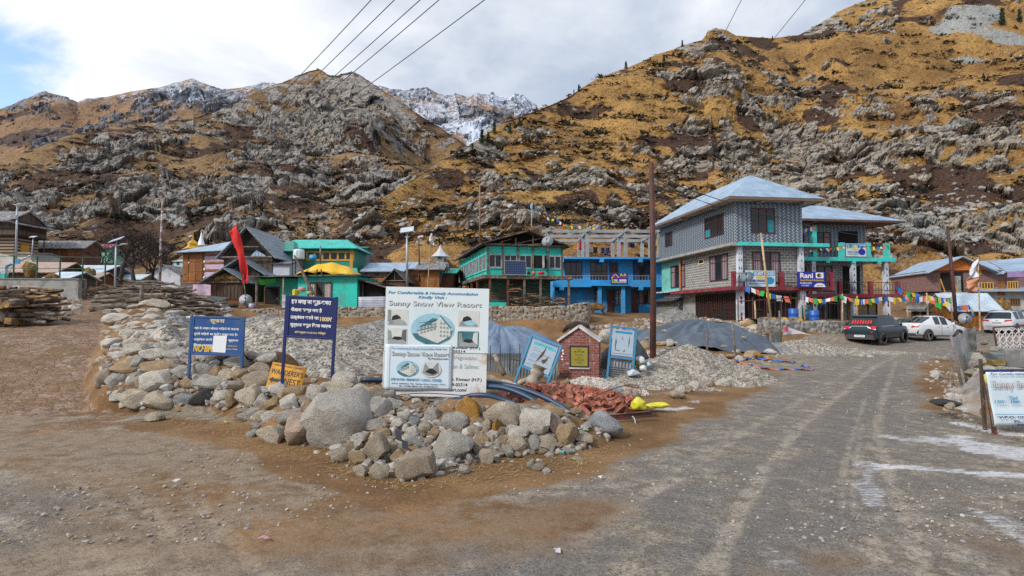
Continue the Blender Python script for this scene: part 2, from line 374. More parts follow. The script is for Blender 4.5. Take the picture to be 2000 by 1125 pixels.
def ground_mesh():
    nu, nv = 560, 430
    px = np.linspace(-700, 2700, nu); Yv = 1.6*(260/1.6)**(np.linspace(0, 1, nv)**.92)
    PX, YY = np.meshgrid(px, Yv); X = (PX-1000)/F*YY
    x, y = X.ravel(), YY.ravel(); P = np.stack([x, y, 0*x], -1)
    z = Hs(x, y); mo = mounds(x, y)
    path = (sstep(0, 1, (segd(x, y, [wl(20, 9), wl(80, 15), wl(120, 24), wl(178, 38), wl(195, 50)])[0]-3.4)/-1.0))
    droad, u = segd(x, y, ROADC); wob = fbm(P*.9, 3, 3)*.35; wob2 = fbm(P*3.0, 3, 9)*.35
    road = np.maximum(1-sstep(2.9, 3.9, droad+wob*.9), 1-sstep(1.6, 2.6, segd(x, y, [wl(1560, 23), wl(1640, 30.5), wl(1700, 33)])[0]+wob))
    junction = (1-sstep(8.6, 11.6, y+wob*3.0))*(1-sstep(-.05, .25, mo+wob*.2))
    pave = np.maximum(road, junction)
    rough = 1-pave*.85
    z = z+fbm(P*1.7, 4, 21)*.035*rough+fbm(P*6, 3, 31)*.012*rough+fbm(P*.25, 2, 41)*.03
    z = z+np.where(mo > .02, fbm(P*2.4, 3, 51)*.07, 0)
    z = z-band(x, y, TRACKS, wob2)*.012
    at = dict(pave=pave*(1-band(x, y, WARM, wob)*.9), dark=band(x, y, DARKS, wob2*2.2), track=band(x, y, TRACKS, wob2*1.6), road=1-sstep(1.4, 3.4, droad+wob*1.5), snow=band(x, y, SNOWS, wob2*1.6), warm=band(x, y, WARM, wob*1.5), path=path*(1-pave)*(1-sstep(.0, .1, mo)))
    V = np.stack([x, y, z], -1); Fc = gridfaces(nu, nv)
    cen = lambda a: a[Fc].mean(1)
    isr = (cen(road) > .5) & (cen(y) > 2) ; isp = (cen(path) > .5) & ~isr & (cen(y) > 9.8)
    return V, Fc, at, isr, isp
gm, nt, b = newmat('earth_and_tar')
pos = nd(nt, 'ShaderNodeNewGeometry').outputs['Position']
nA = nz(nt, pos, .8, 8, .62); nB = nz(nt, pos, 4.5, 8, .7); nC = nz(nt, pos, 22, 6, .65); nD = nz(nt, pos, 70, 3, .6)
vor = nd(nt, 'ShaderNodeTexVoronoi', {'Vector': vscale(nt, pos, (1, 1, .3)), 'Scale': 7.5, 'Randomness': .95}, feature='DISTANCE_TO_EDGE').outputs['Distance']
vorc = nd(nt, 'ShaderNodeTexVoronoi', {'Vector': vscale(nt, pos, (1, 1, .3)), 'Scale': 7.5, 'Randomness': .95}).outputs['Color']
soil = mixc(nt, rmp(nt, nA, .35, .65), (.165, .086, .035), (.33, .19, .088))
soil = mixc(nt, rmp(nt, nC, .35, .7), mixc(nt, .5, soil, (.08, .045, .02)), soil)
soil = mixc(nt, mth(nt, 'MULTIPLY', rmp(nt, nD, .60, .68), .6), soil, (.42, .31, .16))
dust = mixc(nt, rmp(nt, nB, .38, .62), (.165, .128, .092), (.40, .335, .262))
tar = mixc(nt, rmp(nt, nC, .3, .7), (.062, .060, .060), (.16, .150, .138))
# thin dust over tar: breaks up by fine noise
cl = mth(nt, 'ADD', mth(nt, 'MULTIPLY', nA, .45), mth(nt, 'ADD', mth(nt, 'MULTIPLY', nB, .35), mth(nt, 'MULTIPLY', nC, .35)))
bare = mth(nt, 'ADD', mth(nt, 'MULTIPLY', att(nt, 'dark'), .20), mth(nt, 'MULTIPLY', att(nt, 'track'), -.17))
bare = rmp(nt, mth(nt, 'ADD', cl, bare), .50, .76)
pv = mixc(nt, mth(nt, 'MULTIPLY', bare, mth(nt, 'ADD', .30, mth(nt, 'MULTIPLY', rmp(nt, nC, .35, .62), .5))), dust, tar)
pv = mixc(nt, mth(nt, 'MULTIPLY', att(nt, 'road'), mth(nt, 'MULTIPLY', rmp(nt, mth(nt, 'ADD', mth(nt, 'MULTIPLY', nz(nt, pos, 1.6, 7, .68), .6), mth(nt, 'MULTIPLY', nC, .4)), .40, .58), .78)), pv, (.135, .130, .128))
pv = mixc(nt, mth(nt, 'MULTIPLY', att(nt, 'track'), rmp(nt, mth(nt, 'ADD', mth(nt, 'MULTIPLY', nC, .6), mth(nt, 'MULTIPLY', nB, .4)), .40, .62)), pv, (.40, .345, .28))
pits = mth(nt, 'MULTIPLY', rmp(nt, nz(nt, pos, 13, 2, .5), .62, .70), .5)
pv = mixc(nt, pits, pv, (.085, .07, .055))
sp1 = nz(nt, pos, 34, 3, .6); sp2 = nz(nt, pos, 95, 2, .6)
pv = mixc(nt, mth(nt, 'MULTIPLY', rmp(nt, sp1, .55, .63), .62), pv, (.07, .057, .045)); pv = mixc(nt, mth(nt, 'MULTIPLY', rmp(nt, sp2, .58, .66), .6), pv, (.52, .45, .36)); pv = mixc(nt, mth(nt, 'MULTIPLY', rmp(nt, nz(nt, pos, 60, 2, .6), .60, .67), .6), pv, (.05, .042, .035))
pv = mixc(nt, mth(nt, 'MULTIPLY', rmp(nt, nA, .58, .72), .5), pv, (.25, .165, .095))
cob = mixc(nt, rmp(nt, vor, .0, .07), (.11, .064, .042), mixc(nt, rmp(nt, mth(nt, 'ADD', mth(nt, 'MULTIPLY', nd(nt, 'ShaderNodeSeparateColor', {0: vorc}).outputs[0], .35), mth(nt, 'MULTIPLY', nB, .65)), .25, .75), (.165, .103, .07), (.38, .275, .205)))
cob = mixc(nt, rmp(nt, nA, .45, .62), mixc(nt, .6, cob, soil), cob)
pf = mth(nt, 'ADD', att(nt, 'pave'), mth(nt, 'MULTIPLY', mth(nt, 'SUBTRACT', nB, .5), .9))
c = mixc(nt, rmp(nt, pf, .3, .62), soil, pv)
c = mixc(nt, mth(nt, 'MULTIPLY', att(nt, 'warm'), rmp(nt, nB, .25, .6)), c, soil)
c = mixc(nt, rmp(nt, mth(nt, 'ADD', att(nt, 'path'), mth(nt, 'MULTIPLY', mth(nt, 'SUBTRACT', nB, .5), .7)), .35, .6), c, cob)
sn = mth(nt, 'ADD', att(nt, 'snow'), mth(nt, 'MULTIPLY', mth(nt, 'SUBTRACT', mth(nt, 'ADD', mth(nt, 'MULTIPLY', nC, .35), mth(nt, 'MULTIPLY', nz(nt, vscale(nt, pos, (.6, 5, 1)), 6, 7, .75), .65)), .5), 3.4))
snm = mth(nt, 'MULTIPLY', rmp(nt, sn, .3, 1.05), mth(nt, 'MULTIPLY', rmp(nt, att(nt, 'snow'), .04, .3), .72))
c = mixc(nt, snm, c, (.78, .80, .86))
nt.links.new(c, b.inputs['Base Color'])
b.inputs['Roughness'].default_value = .9; b.inputs['Specular IOR Level'].default_value = .25
hh = mth(nt, 'ADD', mth(nt, 'MULTIPLY', nB, .6), mth(nt, 'ADD', mth(nt, 'MULTIPLY', nC, .5), mth(nt, 'MULTIPLY', nD, .25)))
hh = mth(nt, 'ADD', hh, mth(nt, 'MULTIPLY', mth(nt, 'MULTIPLY', rmp(nt, vor, 0, .12), att(nt, 'path')), .5))
bump(nt, b, hh, .75, .035)
GV, GF, GA, ISR, ISP = ground_mesh()
for nm, sel in (('road', ISR), ('path', ISP), ('ground', ~(ISR | ISP))):
    ff = GF[sel]; us, inv = np.unique(ff, return_inverse=True)
    npmesh(nm, GV[us], inv.reshape(ff.shape), gm, True, {k: a[us] for k, a in GA.items()}, kind='structure')
bk = M().box(-300, 300, -120, 1.75, -.6, -.03); o = ob('ground', bk, gm); o['kind'] = 'structure'
# ------------------------------------------------------------ mountains
def hill_mat(name, rockA, rockB, grassA, grassB, scrubc, sc, snowy=False):
    m, nt, b = newmat(name)
    pos = nd(nt, 'ShaderNodeNewGeometry').outputs['Position']
    nA = nz(nt, pos, .05/sc, 7, .6); nB = nz(nt, pos, .35/sc, 8, .68); nC = nz(nt, pos, 1.6/sc, 6, .7)
    stv = nd(nt, 'ShaderNodeMapping', {'Vector': pos, 'Rotation': (.5, .6, .3), 'Scale': (.25, .25, 2.4)}).outputs[0]
    nS = nz(nt, stv, .55/sc, 6, .65)
    rock = mixc(nt, rmp(nt, nB, .3, .7), rockA, rockB)
    tn = att(nt, 'tone'); rock = mixc(nt, mth(nt, 'MULTIPLY', tn, .75), rock, mixc(nt, nC, [x*.62 for x in rockB], [min(1, x*1.45) for x in rockB]))
    rock = mixc(nt, mth(nt, 'MULTIPLY', rmp(nt, nS, .45, .66), .6), rock, [x*.42 for x in rockA])
    rock = mixc(nt, mth(nt, 'MULTIPLY', att(nt, 'crack'), .4 if snowy else .65), rock, (.045, .032, .024))
    rock = mixc(nt, mth(nt, 'MULTIPLY', rmp(nt, nz(nt, pos, .22/sc, 5, .6), .56, .68), .75), rock, (.29, .185, .10))
    rock = mixc(nt, mth(nt, 'MULTIPLY', rmp(nt, nz(nt, pos, .8/sc, 6, .7, .5), .57, .64), .55), rock, (.035, .033, .034))
    gr = mixc(nt, rmp(nt, mth(nt, 'ADD', mth(nt, 'MULTIPLY', nA, .55), mth(nt, 'MULTIPLY', nC, .45)), .38, .62), grassA, grassB)
    gr = mixc(nt, mth(nt, 'MULTIPLY', rmp(nt, nz(nt, pos, .9/sc, 5, .7), .50, .64), .8), gr, (.095, .052, .028))
    gr = mixc(nt, mth(nt, 'MULTIPLY', rmp(nt, nz(nt, pos, 2.6/sc, 4, .7), .58, .66), .75), gr, (.27, .24, .21))
    sb = mixc(nt, rmp(nt, nC, .35, .65), [x*.45 for x in scrubc], [x*1.5 for x in scrubc])
    jit = mth(nt, 'MULTIPLY', mth(nt, 'SUBTRACT', mth(nt, 'ADD', mth(nt, 'MULTIPLY', nB, .5), mth(nt, 'MULTIPLY', nC, .5)), .5), 2.3)
    c = mixc(nt, rmp(nt, mth(nt, 'ADD', att(nt, 'scrub'), jit), .36, .58), gr, sb)
    c = mixc(nt, rmp(nt, mth(nt, 'ADD', att(nt, 'rock'), mth(nt, 'MULTIPLY', jit, .8)), .34, .64), c, rock)
    scr = mixc(nt, rmp(nt, nC, .35, .65), (.20, .205, .195), (.40, .40, .375))
    c = mixc(nt, rmp(nt, mth(nt, 'ADD', att(nt, 'scree'), mth(nt, 'MULTIPLY', jit, .6)), .42, .55), c, scr)
    if snowy:
        s = mth(nt, 'ADD', att(nt, 'snow'), mth(nt, 'MULTIPLY', jit, 1.15))
        c = mixc(nt, mth(nt, 'MULTIPLY', rmp(nt, s, .42, .68), .9), c, (.62, .68, .78))
    nt.links.new(c, b.inputs['Base Color']); b.inputs['Roughness'].default_value = .95; b.inputs['Specular IOR Level'].default_value = .15
    hh = mth(nt, 'ADD', mth(nt, 'MULTIPLY', nB, .7), mth(nt, 'ADD', mth(nt, 'MULTIPLY', nC, .35), mth(nt, 'MULTIPLY', nS, .4)))
    bump(nt, b, hh, .8, 1.3*sc)
    return m
def blob(PX, PY, lst):
    r = 0*PX
    for x, y, rx, ry, a in lst: r = r+a*np.exp(-((PX-x)/rx)**2-((PY-y)/ry)**2)
    return r
def hill(name, prof, base, Yb, Yr, nu, nv, mt, sc, rockbias, rockb, scrubb, screeb, amp=(8, 60), blk=((9, 3.0), (3.6, 1.1)), seed=0, tilt=(.5, .55), snow=None, pw=1.15, rows_back=12, label=None):
    xs = np.array([p[0] for p in prof], float); ys = np.array([p[1] for p in prof], float)
    px = np.linspace(xs[0], xs[-1], nu); rp = np.interp(px, xs, ys)
    bp = np.interp(px, [b[0] for b in base], [b[1] for b in base])
    yb = np.interp(px, [b[0] for b in Yb], [b[1] for b in Yb]); yr = np.interp(px, [b[0] for b in Yr], [b[1] for b in Yr])
    v = np.linspace(0, 1, nv)
    PX = np.repeat(px[None], nv, 0); PY = bp[None]+(rp-bp)[None]*v[:, None]; YY = yb[None]+(yr-yb)[None]*(v[:, None]**pw)
    G = Wn(PX, PY, YY)
    k = np.arange(1, rows_back+1)[:, None]/rows_back      # far side of the ridge, falling away
    top = G[-1][None]; bk = np.repeat(top, rows_back, 0).copy(); bk[:, :, 1] += k*(yr-yb)[None]*.35; bk[:, :, 0] *= (bk[:, :, 1]/top[:, :, 1]); bk[:, :, 2] -= (k**1.5)*(top[:, :, 2])*.45
    G = np.concatenate([G, bk], 0); PXa = np.concatenate([PX, np.repeat(px[None], rows_back, 0)], 0); PYa = np.concatenate([PY, np.repeat(rp[None], rows_back, 0)], 0)
    va = np.concatenate([np.repeat(v[:, None], nu, 1), np.ones((rows_back, nu))], 0)
    n = np.cross(np.gradient(G, axis=1), np.gradient(G, axis=0)); n /= np.linalg.norm(n, axis=2)[..., None]+1e-9
    P = G.reshape(-1, 3); N = n.reshape(-1, 3); x = PXa.ravel(); y = PYa.ravel(); vv = va.ravel()
    edge = sstep(0, .10, 1-vv)*.75+.25
    big = fbm(P/amp[1], 4, seed)
    rid = ridged(P/(amp[1]*.55), 3, seed+7)
    rm = fbm(P/(26*sc)*np.array([1, 1, 1.5]), 6, seed+40, .68)+rockbias+blob(x, y, rockb)
    sb = fbm(P/(16*sc), 4, seed+70, .6)-.08+1.25*blob(x, y, scrubb)
    a, c = math.cos(tilt[0]), math.sin(tilt[0]); Q = np.stack([P[:, 0]*a+P[:, 2]*c, P[:, 1], (-P[:, 0]*c+P[:, 2]*a)*tilt[1]*3], -1)
    Q = Q+fbm(P/(6*sc), 2, seed+90)[:, None]*1.1*sc
    hb, _, _ = blocks(Q/blk[1][0], seed+131)
    rm = rm+(hb-.5)*.75+fbm(P/(7*sc), 3, seed+45)*.6
    rock = sstep(-.18, .42, rm); crk = 0*rm
    disp0 = amp[0]*(big+.55*(rid-.6)); disp = 0*disp0
    for i, (s, h) in enumerate(blk):
        hg, tl, cr = blocks(Q/s, seed+100+i*31)
        crk = np.maximum(crk, rock*np.exp(-cr/.05)*(.55 if i == 0 else .8 if i == 1 else .35))
        disp = disp+h*(rock*.95+.05)*((hg-.4)*.9+tl*1.9-.4*np.exp(-cr/.06))
    disp = disp+fbm(P/(1.6*sc), 3, seed+120)*.35*sc*(.5+rock)
    out = np.array([0, 0, CAMZ])-P; out /= np.linalg.norm(out, axis=1)[:, None]; DD = N*.42+out*.58; DD /= np.linalg.norm(DD, axis=1)[:, None]     # rock breaks stand out from the slope face
    P2 = P+N*(disp0*edge)[:, None]+DD*(disp*edge)[:, None]
    sc_a = np.clip(blob(x, y, screeb), 0, 1)
    at = dict(tone=np.clip(hb*1.3-.25, 0, 1), crack=crk, rock=rock*.9, scrub=sstep(-.2, .55, sb)*.9, scree=sc_a)
    if snow is not None: at['snow'] = snow(x, y, P2[:, 2], rock, fbm(P/(40*sc), 4, seed+130))
    o = npmesh(name, P2, gridfaces(nu, nv+rows_back), mt, False, at, kind='structure')
    o['label'] = label or name
    return P2.reshape(nv+rows_back, nu, 3), rock.reshape(nv+rows_back, nu), px, PYa, at
mtR = hill_mat('near_hillside', (.19, .165, .135), (.47, .42, .355), (.19, .10, .036), (.47, .275, .088), (.072, .043, .031), 1.0)
mtL = hill_mat('mid_mountain', (.17, .152, .138), (.37, .34, .305), (.15, .092, .048), (.34, .215, .105), (.085, .052, .036), 3.0, True)
mtB = hill_mat('far_mountain', (.12, .125, .145), (.25, .255, .28), (.22, .135, .08), (.34, .21, .12), (.10, .07, .06), 6.0, True)
PR = [(520,498),(600,486),(650,470),(690,440),(740,393),(790,360),(830,334),(870,312),(900,291),(940,266),(985,236),(1020,222),(1060,207),(1130,175),(1200,145),(1240,128),(1290,105),(1340,88),(1372,80),(1385,62),(1400,56),(1420,60),(1436,70),(1470,73),(1510,74),(1560,72),(1590,58),(1610,44),(1640,24),(1700,-4),(1800,-60),(2000,-150),(2350,-230)]
ROCKR = [(1000,330,110,60,.45),(950,290,40,35,.3),(1250,330,200,70,.35),(1060,420,200,60,.38),(1380,130,60,70,.6),(1330,170,60,40,.35),(1440,250,40,60,.45),(1560,230,80,60,.4),(1760,240,130,50,.4),(1550,330,90,70,.4),(725,455,60,45,.9),(1700,30,110,40,.55),(1850,190,100,40,.3),(1950,210,90,60,.4),(1860,430,180,50,.45),(1000,470,300,40,.35),(1620,380,90,60,.5),(1390,60,30,22,.7),(1300,420,80,40,.5),
 (1120,230,170,45,-.75),(1250,180,70,50,-.5),(1560,110,120,35,-.6),(1720,130,180,40,-.9),(1850,110,160,50,-.8),(1180,290,110,25,-.5),(900,340,70,25,-.3),(1500,120,70,30,-.5),(1950,330,90,30,-.35),(820,390,60,30,-.4)]
SCRUBR = [(1465,225,25,45,.9),(1340,268,22,30,.9),(1358,306,32,28,.9),(1482,313,45,28,.9),(1656,277,40,30,.9),(1710,302,60,22,.8),(1620,228,30,20,.7),(1790,345,70,35,.6),(1880,362,60,25,.5),(1960,255,50,30,.7),(1145,390,25,30,.8),(1800,455,90,40,.7),(1700,440,60,50,.7),(1320,405,30,40,.5),(1900,470,80,25,.5),(700,470,25,10,.5),(1130,460,70,25,.4),(1850,330,120,50,.35),(1560,430,120,40,.4),(1240,400,60,60,.3),(1050,330,40,40,.3),(1585,70,70,10,.5),(1440,95,40,12,.4),(1640,190,70,20,.3),(980,395,20,20,.5),
 (1120,230,170,45,-.6),(1720,130,180,40,-.6),(1850,110,160,50,-.5)]
SCREER = [(1880,52,50,20,.95),(1830,66,26,8,.7),(1920,40,40,14,.8),(1975,72,60,9,.9),(1900,98,60,6,.6),(1880,385,90,7,.5),(1960,405,60,10,.7),(1800,420,60,40,.55),(1860,455,80,25,.5),(1750,400,40,30,.4),(1870,240,45,12,.6)]
GRR, RKR, PXR, PYR, ATR = hill('hillside', PR, [(520, 640), (2350, 660)], [(520, 105), (1000, 92), (1400, 96), (2000, 92), (2350, 85)], [(520, 120), (700, 165), (1000, 260), (1400, 330), (2000, 400), (2350, 420)], 900, 520, mtR, 1.0, -.33, ROCKR, SCRUBR, SCREER, amp=(7, 70), blk=((17, 2.9), (6.5, 1.7), (2.4, .8)), seed=3, label='golden grass hillside with grey rock outcrops behind the village')
PL = [(-420,420),(-200,372),(-60,330),(0,312),(50,296),(120,272),(200,254),(280,242),(330,236),(380,222),(430,204),(480,186),(530,165),(570,146),(600,133),(622,128),(645,140),(662,138),(690,132),(707,141),(730,156),(760,181),(790,200),(830,226),(870,250),(910,268),(940,290),(990,330),(1050,380),(1120,430)]
ROCKL = [(160,430,140,55,.75),(40,460,130,40,.7),(250,420,70,45,.7),(300,390,70,40,.5),(60,400,70,30,.45),(450,450,60,40,.5),(620,225,125,85,1.0),(565,175,60,40,.9),(690,165,60,35,.8),(660,290,110,60,.35),(560,300,90,60,.3),(700,180,60,40,.4),(800,250,60,40,.4),(750,310,60,50,.45),(480,320,80,60,.35),(250,290,110,45,.35),(650,380,140,50,.35),(130,440,150,50,.3),(350,260,50,20,.3),(200,400,100,50,.2),(560,440,90,40,.3),(420,420,60,50,.3),(330,470,30,40,.3),
 (400,290,60,40,-.3),(60,330,100,30,-.4),(860,300,60,30,-.3),(340,340,70,30,-.25)]
def snL(x, y, z, rock, n): return np.clip(.75-(y-128)/95, 0, 1)*.46*(x > 380)+blob(x, y, [(850,265,40,18,.4),(720,170,60,20,.22)])+n*.22-.14
GRL, RKL, PXL, PYL, ATL = hill('mountain', PL, [(-420, 620), (1120, 620)], [(-420, 150), (1120, 170)], [(-420, 420), (0, 560), (620, 860), (900, 700), (1120, 500)], 760, 380, mtL, 3.0, -.20, ROCKL, [(290,300,60,25,.4),(120,340,70,20,.3),(270,380,80,25,.45),(430,400,80,40,.5),(200,455,200,25,.6),(100,380,60,20,.5),(180,350,50,20,.4),(600,350,40,50,.35)], [(340,445,20,26,.55),(346,470,18,18,.5),(750,262,12,30,.4),(690,395,10,40,.5)], amp=(26, 210), blk=((52, 6.5), (19, 3.6), (7, 1.8)), seed=19, tilt=(-.75, .55), snow=snL, label='brown and grey rocky mountain behind the far houses')
PB = [(-300,250),(-100,236),(0,211),(45,199),(92,185),(128,192),(152,203),(168,196),(205,191),(258,181),(312,175),(346,164),(376,155),(402,166),(436,175),(470,170),(505,160),(540,160),(600,180),(700,220)]
def snB(x, y, z, rock, n): return np.clip(1.0-(y-158)/95, 0, 1)*.42+blob(x, y, [(360,195,50,20,.24),(90,205,60,20,.12)])+n*.25
hill('mountain', PB, [(-300, 420), (700, 420)], [(-300, 700), (700, 900)], [(-300, 1500), (700, 1700)], 420, 170, mtB, 5.0, -.12, [(370,185,60,25,.5),(90,200,50,20,.3),(250,200,60,15,.2),(150,270,110,40,.25)], [(100,260,90,20,.2)], [], amp=(36, 330), blk=((55, 14), (22, 6)), seed=43, tilt=(.6, .5), snow=snB, label='distant ridge with a dusting of snow on the skyline')
PC = [(640,190),(700,160),(740,163),(770,168),(795,172),(815,166),(835,164),(842,168),(860,178),(880,182),(888,176),(902,180),(915,186),(932,180),(950,182),(962,176),(975,184),(992,186),(1005,176),(1022,180),(1036,192),(1052,203),(1066,200),(1080,212),(1120,250),(1180,300)]
def snC(x, y, z, rock, n): return .62-np.clip((y-200)/110, 0, 1)*.5+n*.25+blob(x, y, [(900,235,40,12,.5),(925,255,12,20,.8),(935,270,8,14,.8),(950,215,50,14,-.35),(1000,220,40,14,-.3)])
hill('mountain', PC, [(640, 400), (1180, 420)], [(640, 1500), (1180, 1700)], [(640, 2700), (1180, 3100)], 330, 150, mtB, 7.0, .18, [], [], [(930,262,14,22,.9),(905,240,30,10,.5)], amp=(50, 420), blk=((85, 26), (34, 12)), seed=61, tilt=(.2, .4), snow=snC, label='far jagged snow covered range')
# ------------------------------------------------------------ stones
TONE = {'pale': (.68, .625, .54), 'grey': (.49, .455, .40), 'beige': (.58, .49, .37), 'tan': (.48, .34, .20), 'ochre': (.50, .26, .06), 'dark': (.07, .069, .07), 'bluish': (.39, .40, .41), 'pink': (.54, .41, .315), 'brown': (.46, .375, .28)}
WORDS = {'pale': 'pale granite', 'grey': 'grey granite', 'beige': 'beige', 'tan': 'tan', 'ochre': 'ochre orange', 'dark': 'blackish', 'bluish': 'blue grey', 'pink': 'pinkish', 'brown': 'brownish grey'}
def stone_mat(name, c):
    m, nt, b = newmat(name)
    v = nd(nt, 'ShaderNodeTexCoord').outputs['Object']; r = nd(nt, 'ShaderNodeObjectInfo').outputs['Random']
    v = nd(nt, 'ShaderNodeVectorMath', {0: v, 1: nd(nt, 'ShaderNodeCombineXYZ', {0: mth(nt, 'MULTIPLY', r, 37.0), 1: r, 2: r}).outputs[0]}, operation='ADD').outputs[0]
    a = nz(nt, v, 1.6, 7, .62, .3); s = nz(nt, v, 11, 6, .75); g = nz(nt, v, 30, 3, .65)
    col = mixc(nt, rmp(nt, a, .3, .7), [x*.78 for x in c], [min(1, x*1.18) for x in c])
    col = mixc(nt, mth(nt, 'MULTIPLY', rmp(nt, g, .55, .66), .5), col, [x*.36 for x in c])
    col = mixc(nt, mth(nt, 'MULTIPLY', rmp(nt, s, .58, .7), .45), col, (.55, .53, .49))
    col = mixc(nt, mth(nt, 'MULTIPLY', rmp(nt, nz(nt, v, 2.3, 5, .6, .4), .58, .70), .35), col, (.30, .19, .10))
    nt.links.new(col, b.inputs['Base Color']); b.inputs['Roughness'].default_value = .88; b.inputs['Specular IOR Level'].default_value = .3
    bump(nt, b, mth(nt, 'ADD', a, mth(nt, 'MULTIPLY', s, .8)), 1.0, .07)
    return m
SM = {k: stone_mat('stone_'+WORDS[k].replace(' ', '_'), c) for k, c in TONE.items()}
def rock_shape(i, round_=.0, nc=13, sub=3, flat=1.0):
    v, f = ico(sub); r = np.random.RandomState(100+i)
    p = v.copy()
    for k in range(nc):
        d = r.normal(size=3); d /= np.linalg.norm(d); h = .46+.36*r.rand()
        t = p@d; ex = np.clip(t-h, 0, None); p = p-ex[:, None]*d*(1-round_)
    p *= (1+fbm(p*1.7+i*3.1, 3, i)[:, None]*.10+fbm(p*5+i, 3, i+9)[:, None]*.035)
    p *= np.array([1, .6+.4*r.rand(), (.55+.3*r.rand())*flat])
    lo, hi = p.min(0), p.max(0); p = (p-(lo+hi)/2)/((hi-lo)/2)
    me = bpy.data.meshes.new('stone'); me.from_pydata(p.tolist(), [], f.tolist()); me.update()
    me.polygons.foreach_set('use_smooth', [True]*len(f)); me.materials.append(SM['pale'])
    if hasattr(me, 'set_sharp_from_angle'): me.set_sharp_from_angle(angle=math.radians(28))
    return me
RS = [rock_shape(i, .1+.3*(i % 3)/2, 11+i % 5) for i in range(16)]
RSH = [rock_shape(40+i, .05, 8) for i in range(6)]       # split, sharp-edged
NST = 0; PLACED = []
def stone(px, bot, w, h, tone, label, group, cat='stone', shape=None, Y=None, rz=None, dep=None, roll=0.0, sink=.12):
    """stone seen at column px, foot row bot, w x h pixels"""
    global NST
    p = W(px, bot-h*.42, Y) if Y else hit(px, bot-h*.30)
    if not Y:
        pb = hit(px, bot); p = Vector((p.x, min(p.y, pb.y+.25*w*pb.y/F), 0)); p = W(px, bot-h*.45, p.y)
    w *= 1.1; h *= 1.1
    s = F/p.y; me = (RS+RSH)[shape if shape is not None else rnd.randrange(22)]
    o = bpy.data.objects.new('boulder' if h > 62 else 'stone', me); COL.objects.link(o)
    o.material_slots[0].link = 'OBJECT'; o.material_slots[0].material = SM[tone]
    hw, hh = w/s/2, h/s/2
    o.scale = (hw*1.03, dep if dep else (hw+hh)*.55, hh*1.05)
    o.rotation_euler = (rnd.uniform(-.15, .15), roll+rnd.uniform(-.08, .08), rz if rz is not None else rnd.choice([0, math.pi])+rnd.uniform(-.25, .25))
    o.location = (p.x, p.y+o.scale[1]*.35, p.z)
    PLACED.append((px, bot-h/2, w, h)); NST += 1
    return tag(o, label, cat, group)
Z = {'A': (180, 560, 3.75), 'B': (460, 720, 4.6875), 'C': (800, 720, 4.4444), 'D': (1180, 560, 4.0)}
def zs(z, lst, group, where):
    ox, oy, k = Z[z]
    for e in lst:
        x, b_, w, h, t = e[:5]; lab = e[5] if len(e) > 5 else None
        kw = e[6] if len(e) > 6 else {}
        size = 'small' if w/k < 22 else 'squat' if w > h*1.6 else 'upright' if h > w*1.05 else 'rounded'
        stone(ox+x/k, oy+b_/k, w/k, h/k, t, lab or f'{size} {WORDS[t]} stone {where}', None if lab else group, **kw)
gA = 'stones heaped along the dirt path'; wA = 'in the dry stone heap beside the path and blue notice board'
gB = 'stones under the dark blue notice board'; wB = 'in the rubble under the dark blue notice board'
gC = 'stones in front of the resort billboard'; wC = 'in the rubble in front of the resort billboard'
gD = 'stones edging the gravel heaps'; wD = 'at the edge of the gravel by the rusty pole'
zs('A', [(70, 745, 135, 130, 'brown'), (160, 757, 105, 120, 'grey'), (215, 715, 72, 68, 'bluish'), (295, 738, 115, 88, 'grey'), (375, 752, 115, 105, 'brown'),
 (470, 785, 225, 175, 'pale', 'large pale slanted boulder propped on two rounded ones at the wall corner'), (298, 898, 200, 142, 'beige', 'smooth rounded beige boulder at the corner where path meets junction'), (490, 914, 265, 152, 'beige', 'long smooth oval beige boulder at the foot of the corner, by the sign post'),
 (190, 832, 135, 52, 'pale'), (640, 917, 145, 60, 'tan'), (690, 872, 160, 85, 'bluish'), (805, 862, 170, 118, 'dark', 'blackish smooth stone low in the wall behind the blue notice board'),
 (660, 672, 145, 95, 'grey'), (810, 658, 175, 105, 'grey'), (897, 672, 105, 92, 'tan'), (985, 690, 135, 92, 'beige'), (1045, 602, 205, 105, 'grey'), (1080, 697, 145, 95, 'tan'), (1205, 745, 215, 125, 'brown'), (860, 745, 245, 110, 'grey'),
 (950, 840, 125, 105, 'pale'), (1010, 885, 72, 125, 'tan'), (1130, 885, 195, 155, 'beige'), (1230, 640, 150, 85, 'brown'), (1258, 572, 145, 92, 'pale'), (470, 650, 245, 110, 'tan'), (250, 640, 240, 110, 'tan'), (430, 540, 175, 85, 'pale'), (590, 540, 180, 85, 'grey'), (320, 510, 160, 100, 'pale'),
 (1165, 535, 100, 60, 'grey'), (700, 570, 130, 65, 'pink'), (810, 545, 120, 60, 'pale'), (900, 555, 130, 65, 'grey'), (600, 600, 130, 70, 'brown'), (700, 750, 120, 80, 'tan'), (1060, 760, 130, 70, 'brown'), (310, 615, 90, 110, 'grey'), (760, 745, 90, 70, 'grey'), (650, 800, 120, 60, 'brown'), (1240, 800, 110, 70, 'pale'),
 (445, 990, 120, 70, 'beige'), (100, 920, 70, 20, 'pale'), (900, 870, 90, 50, 'brown')], gA, wA)
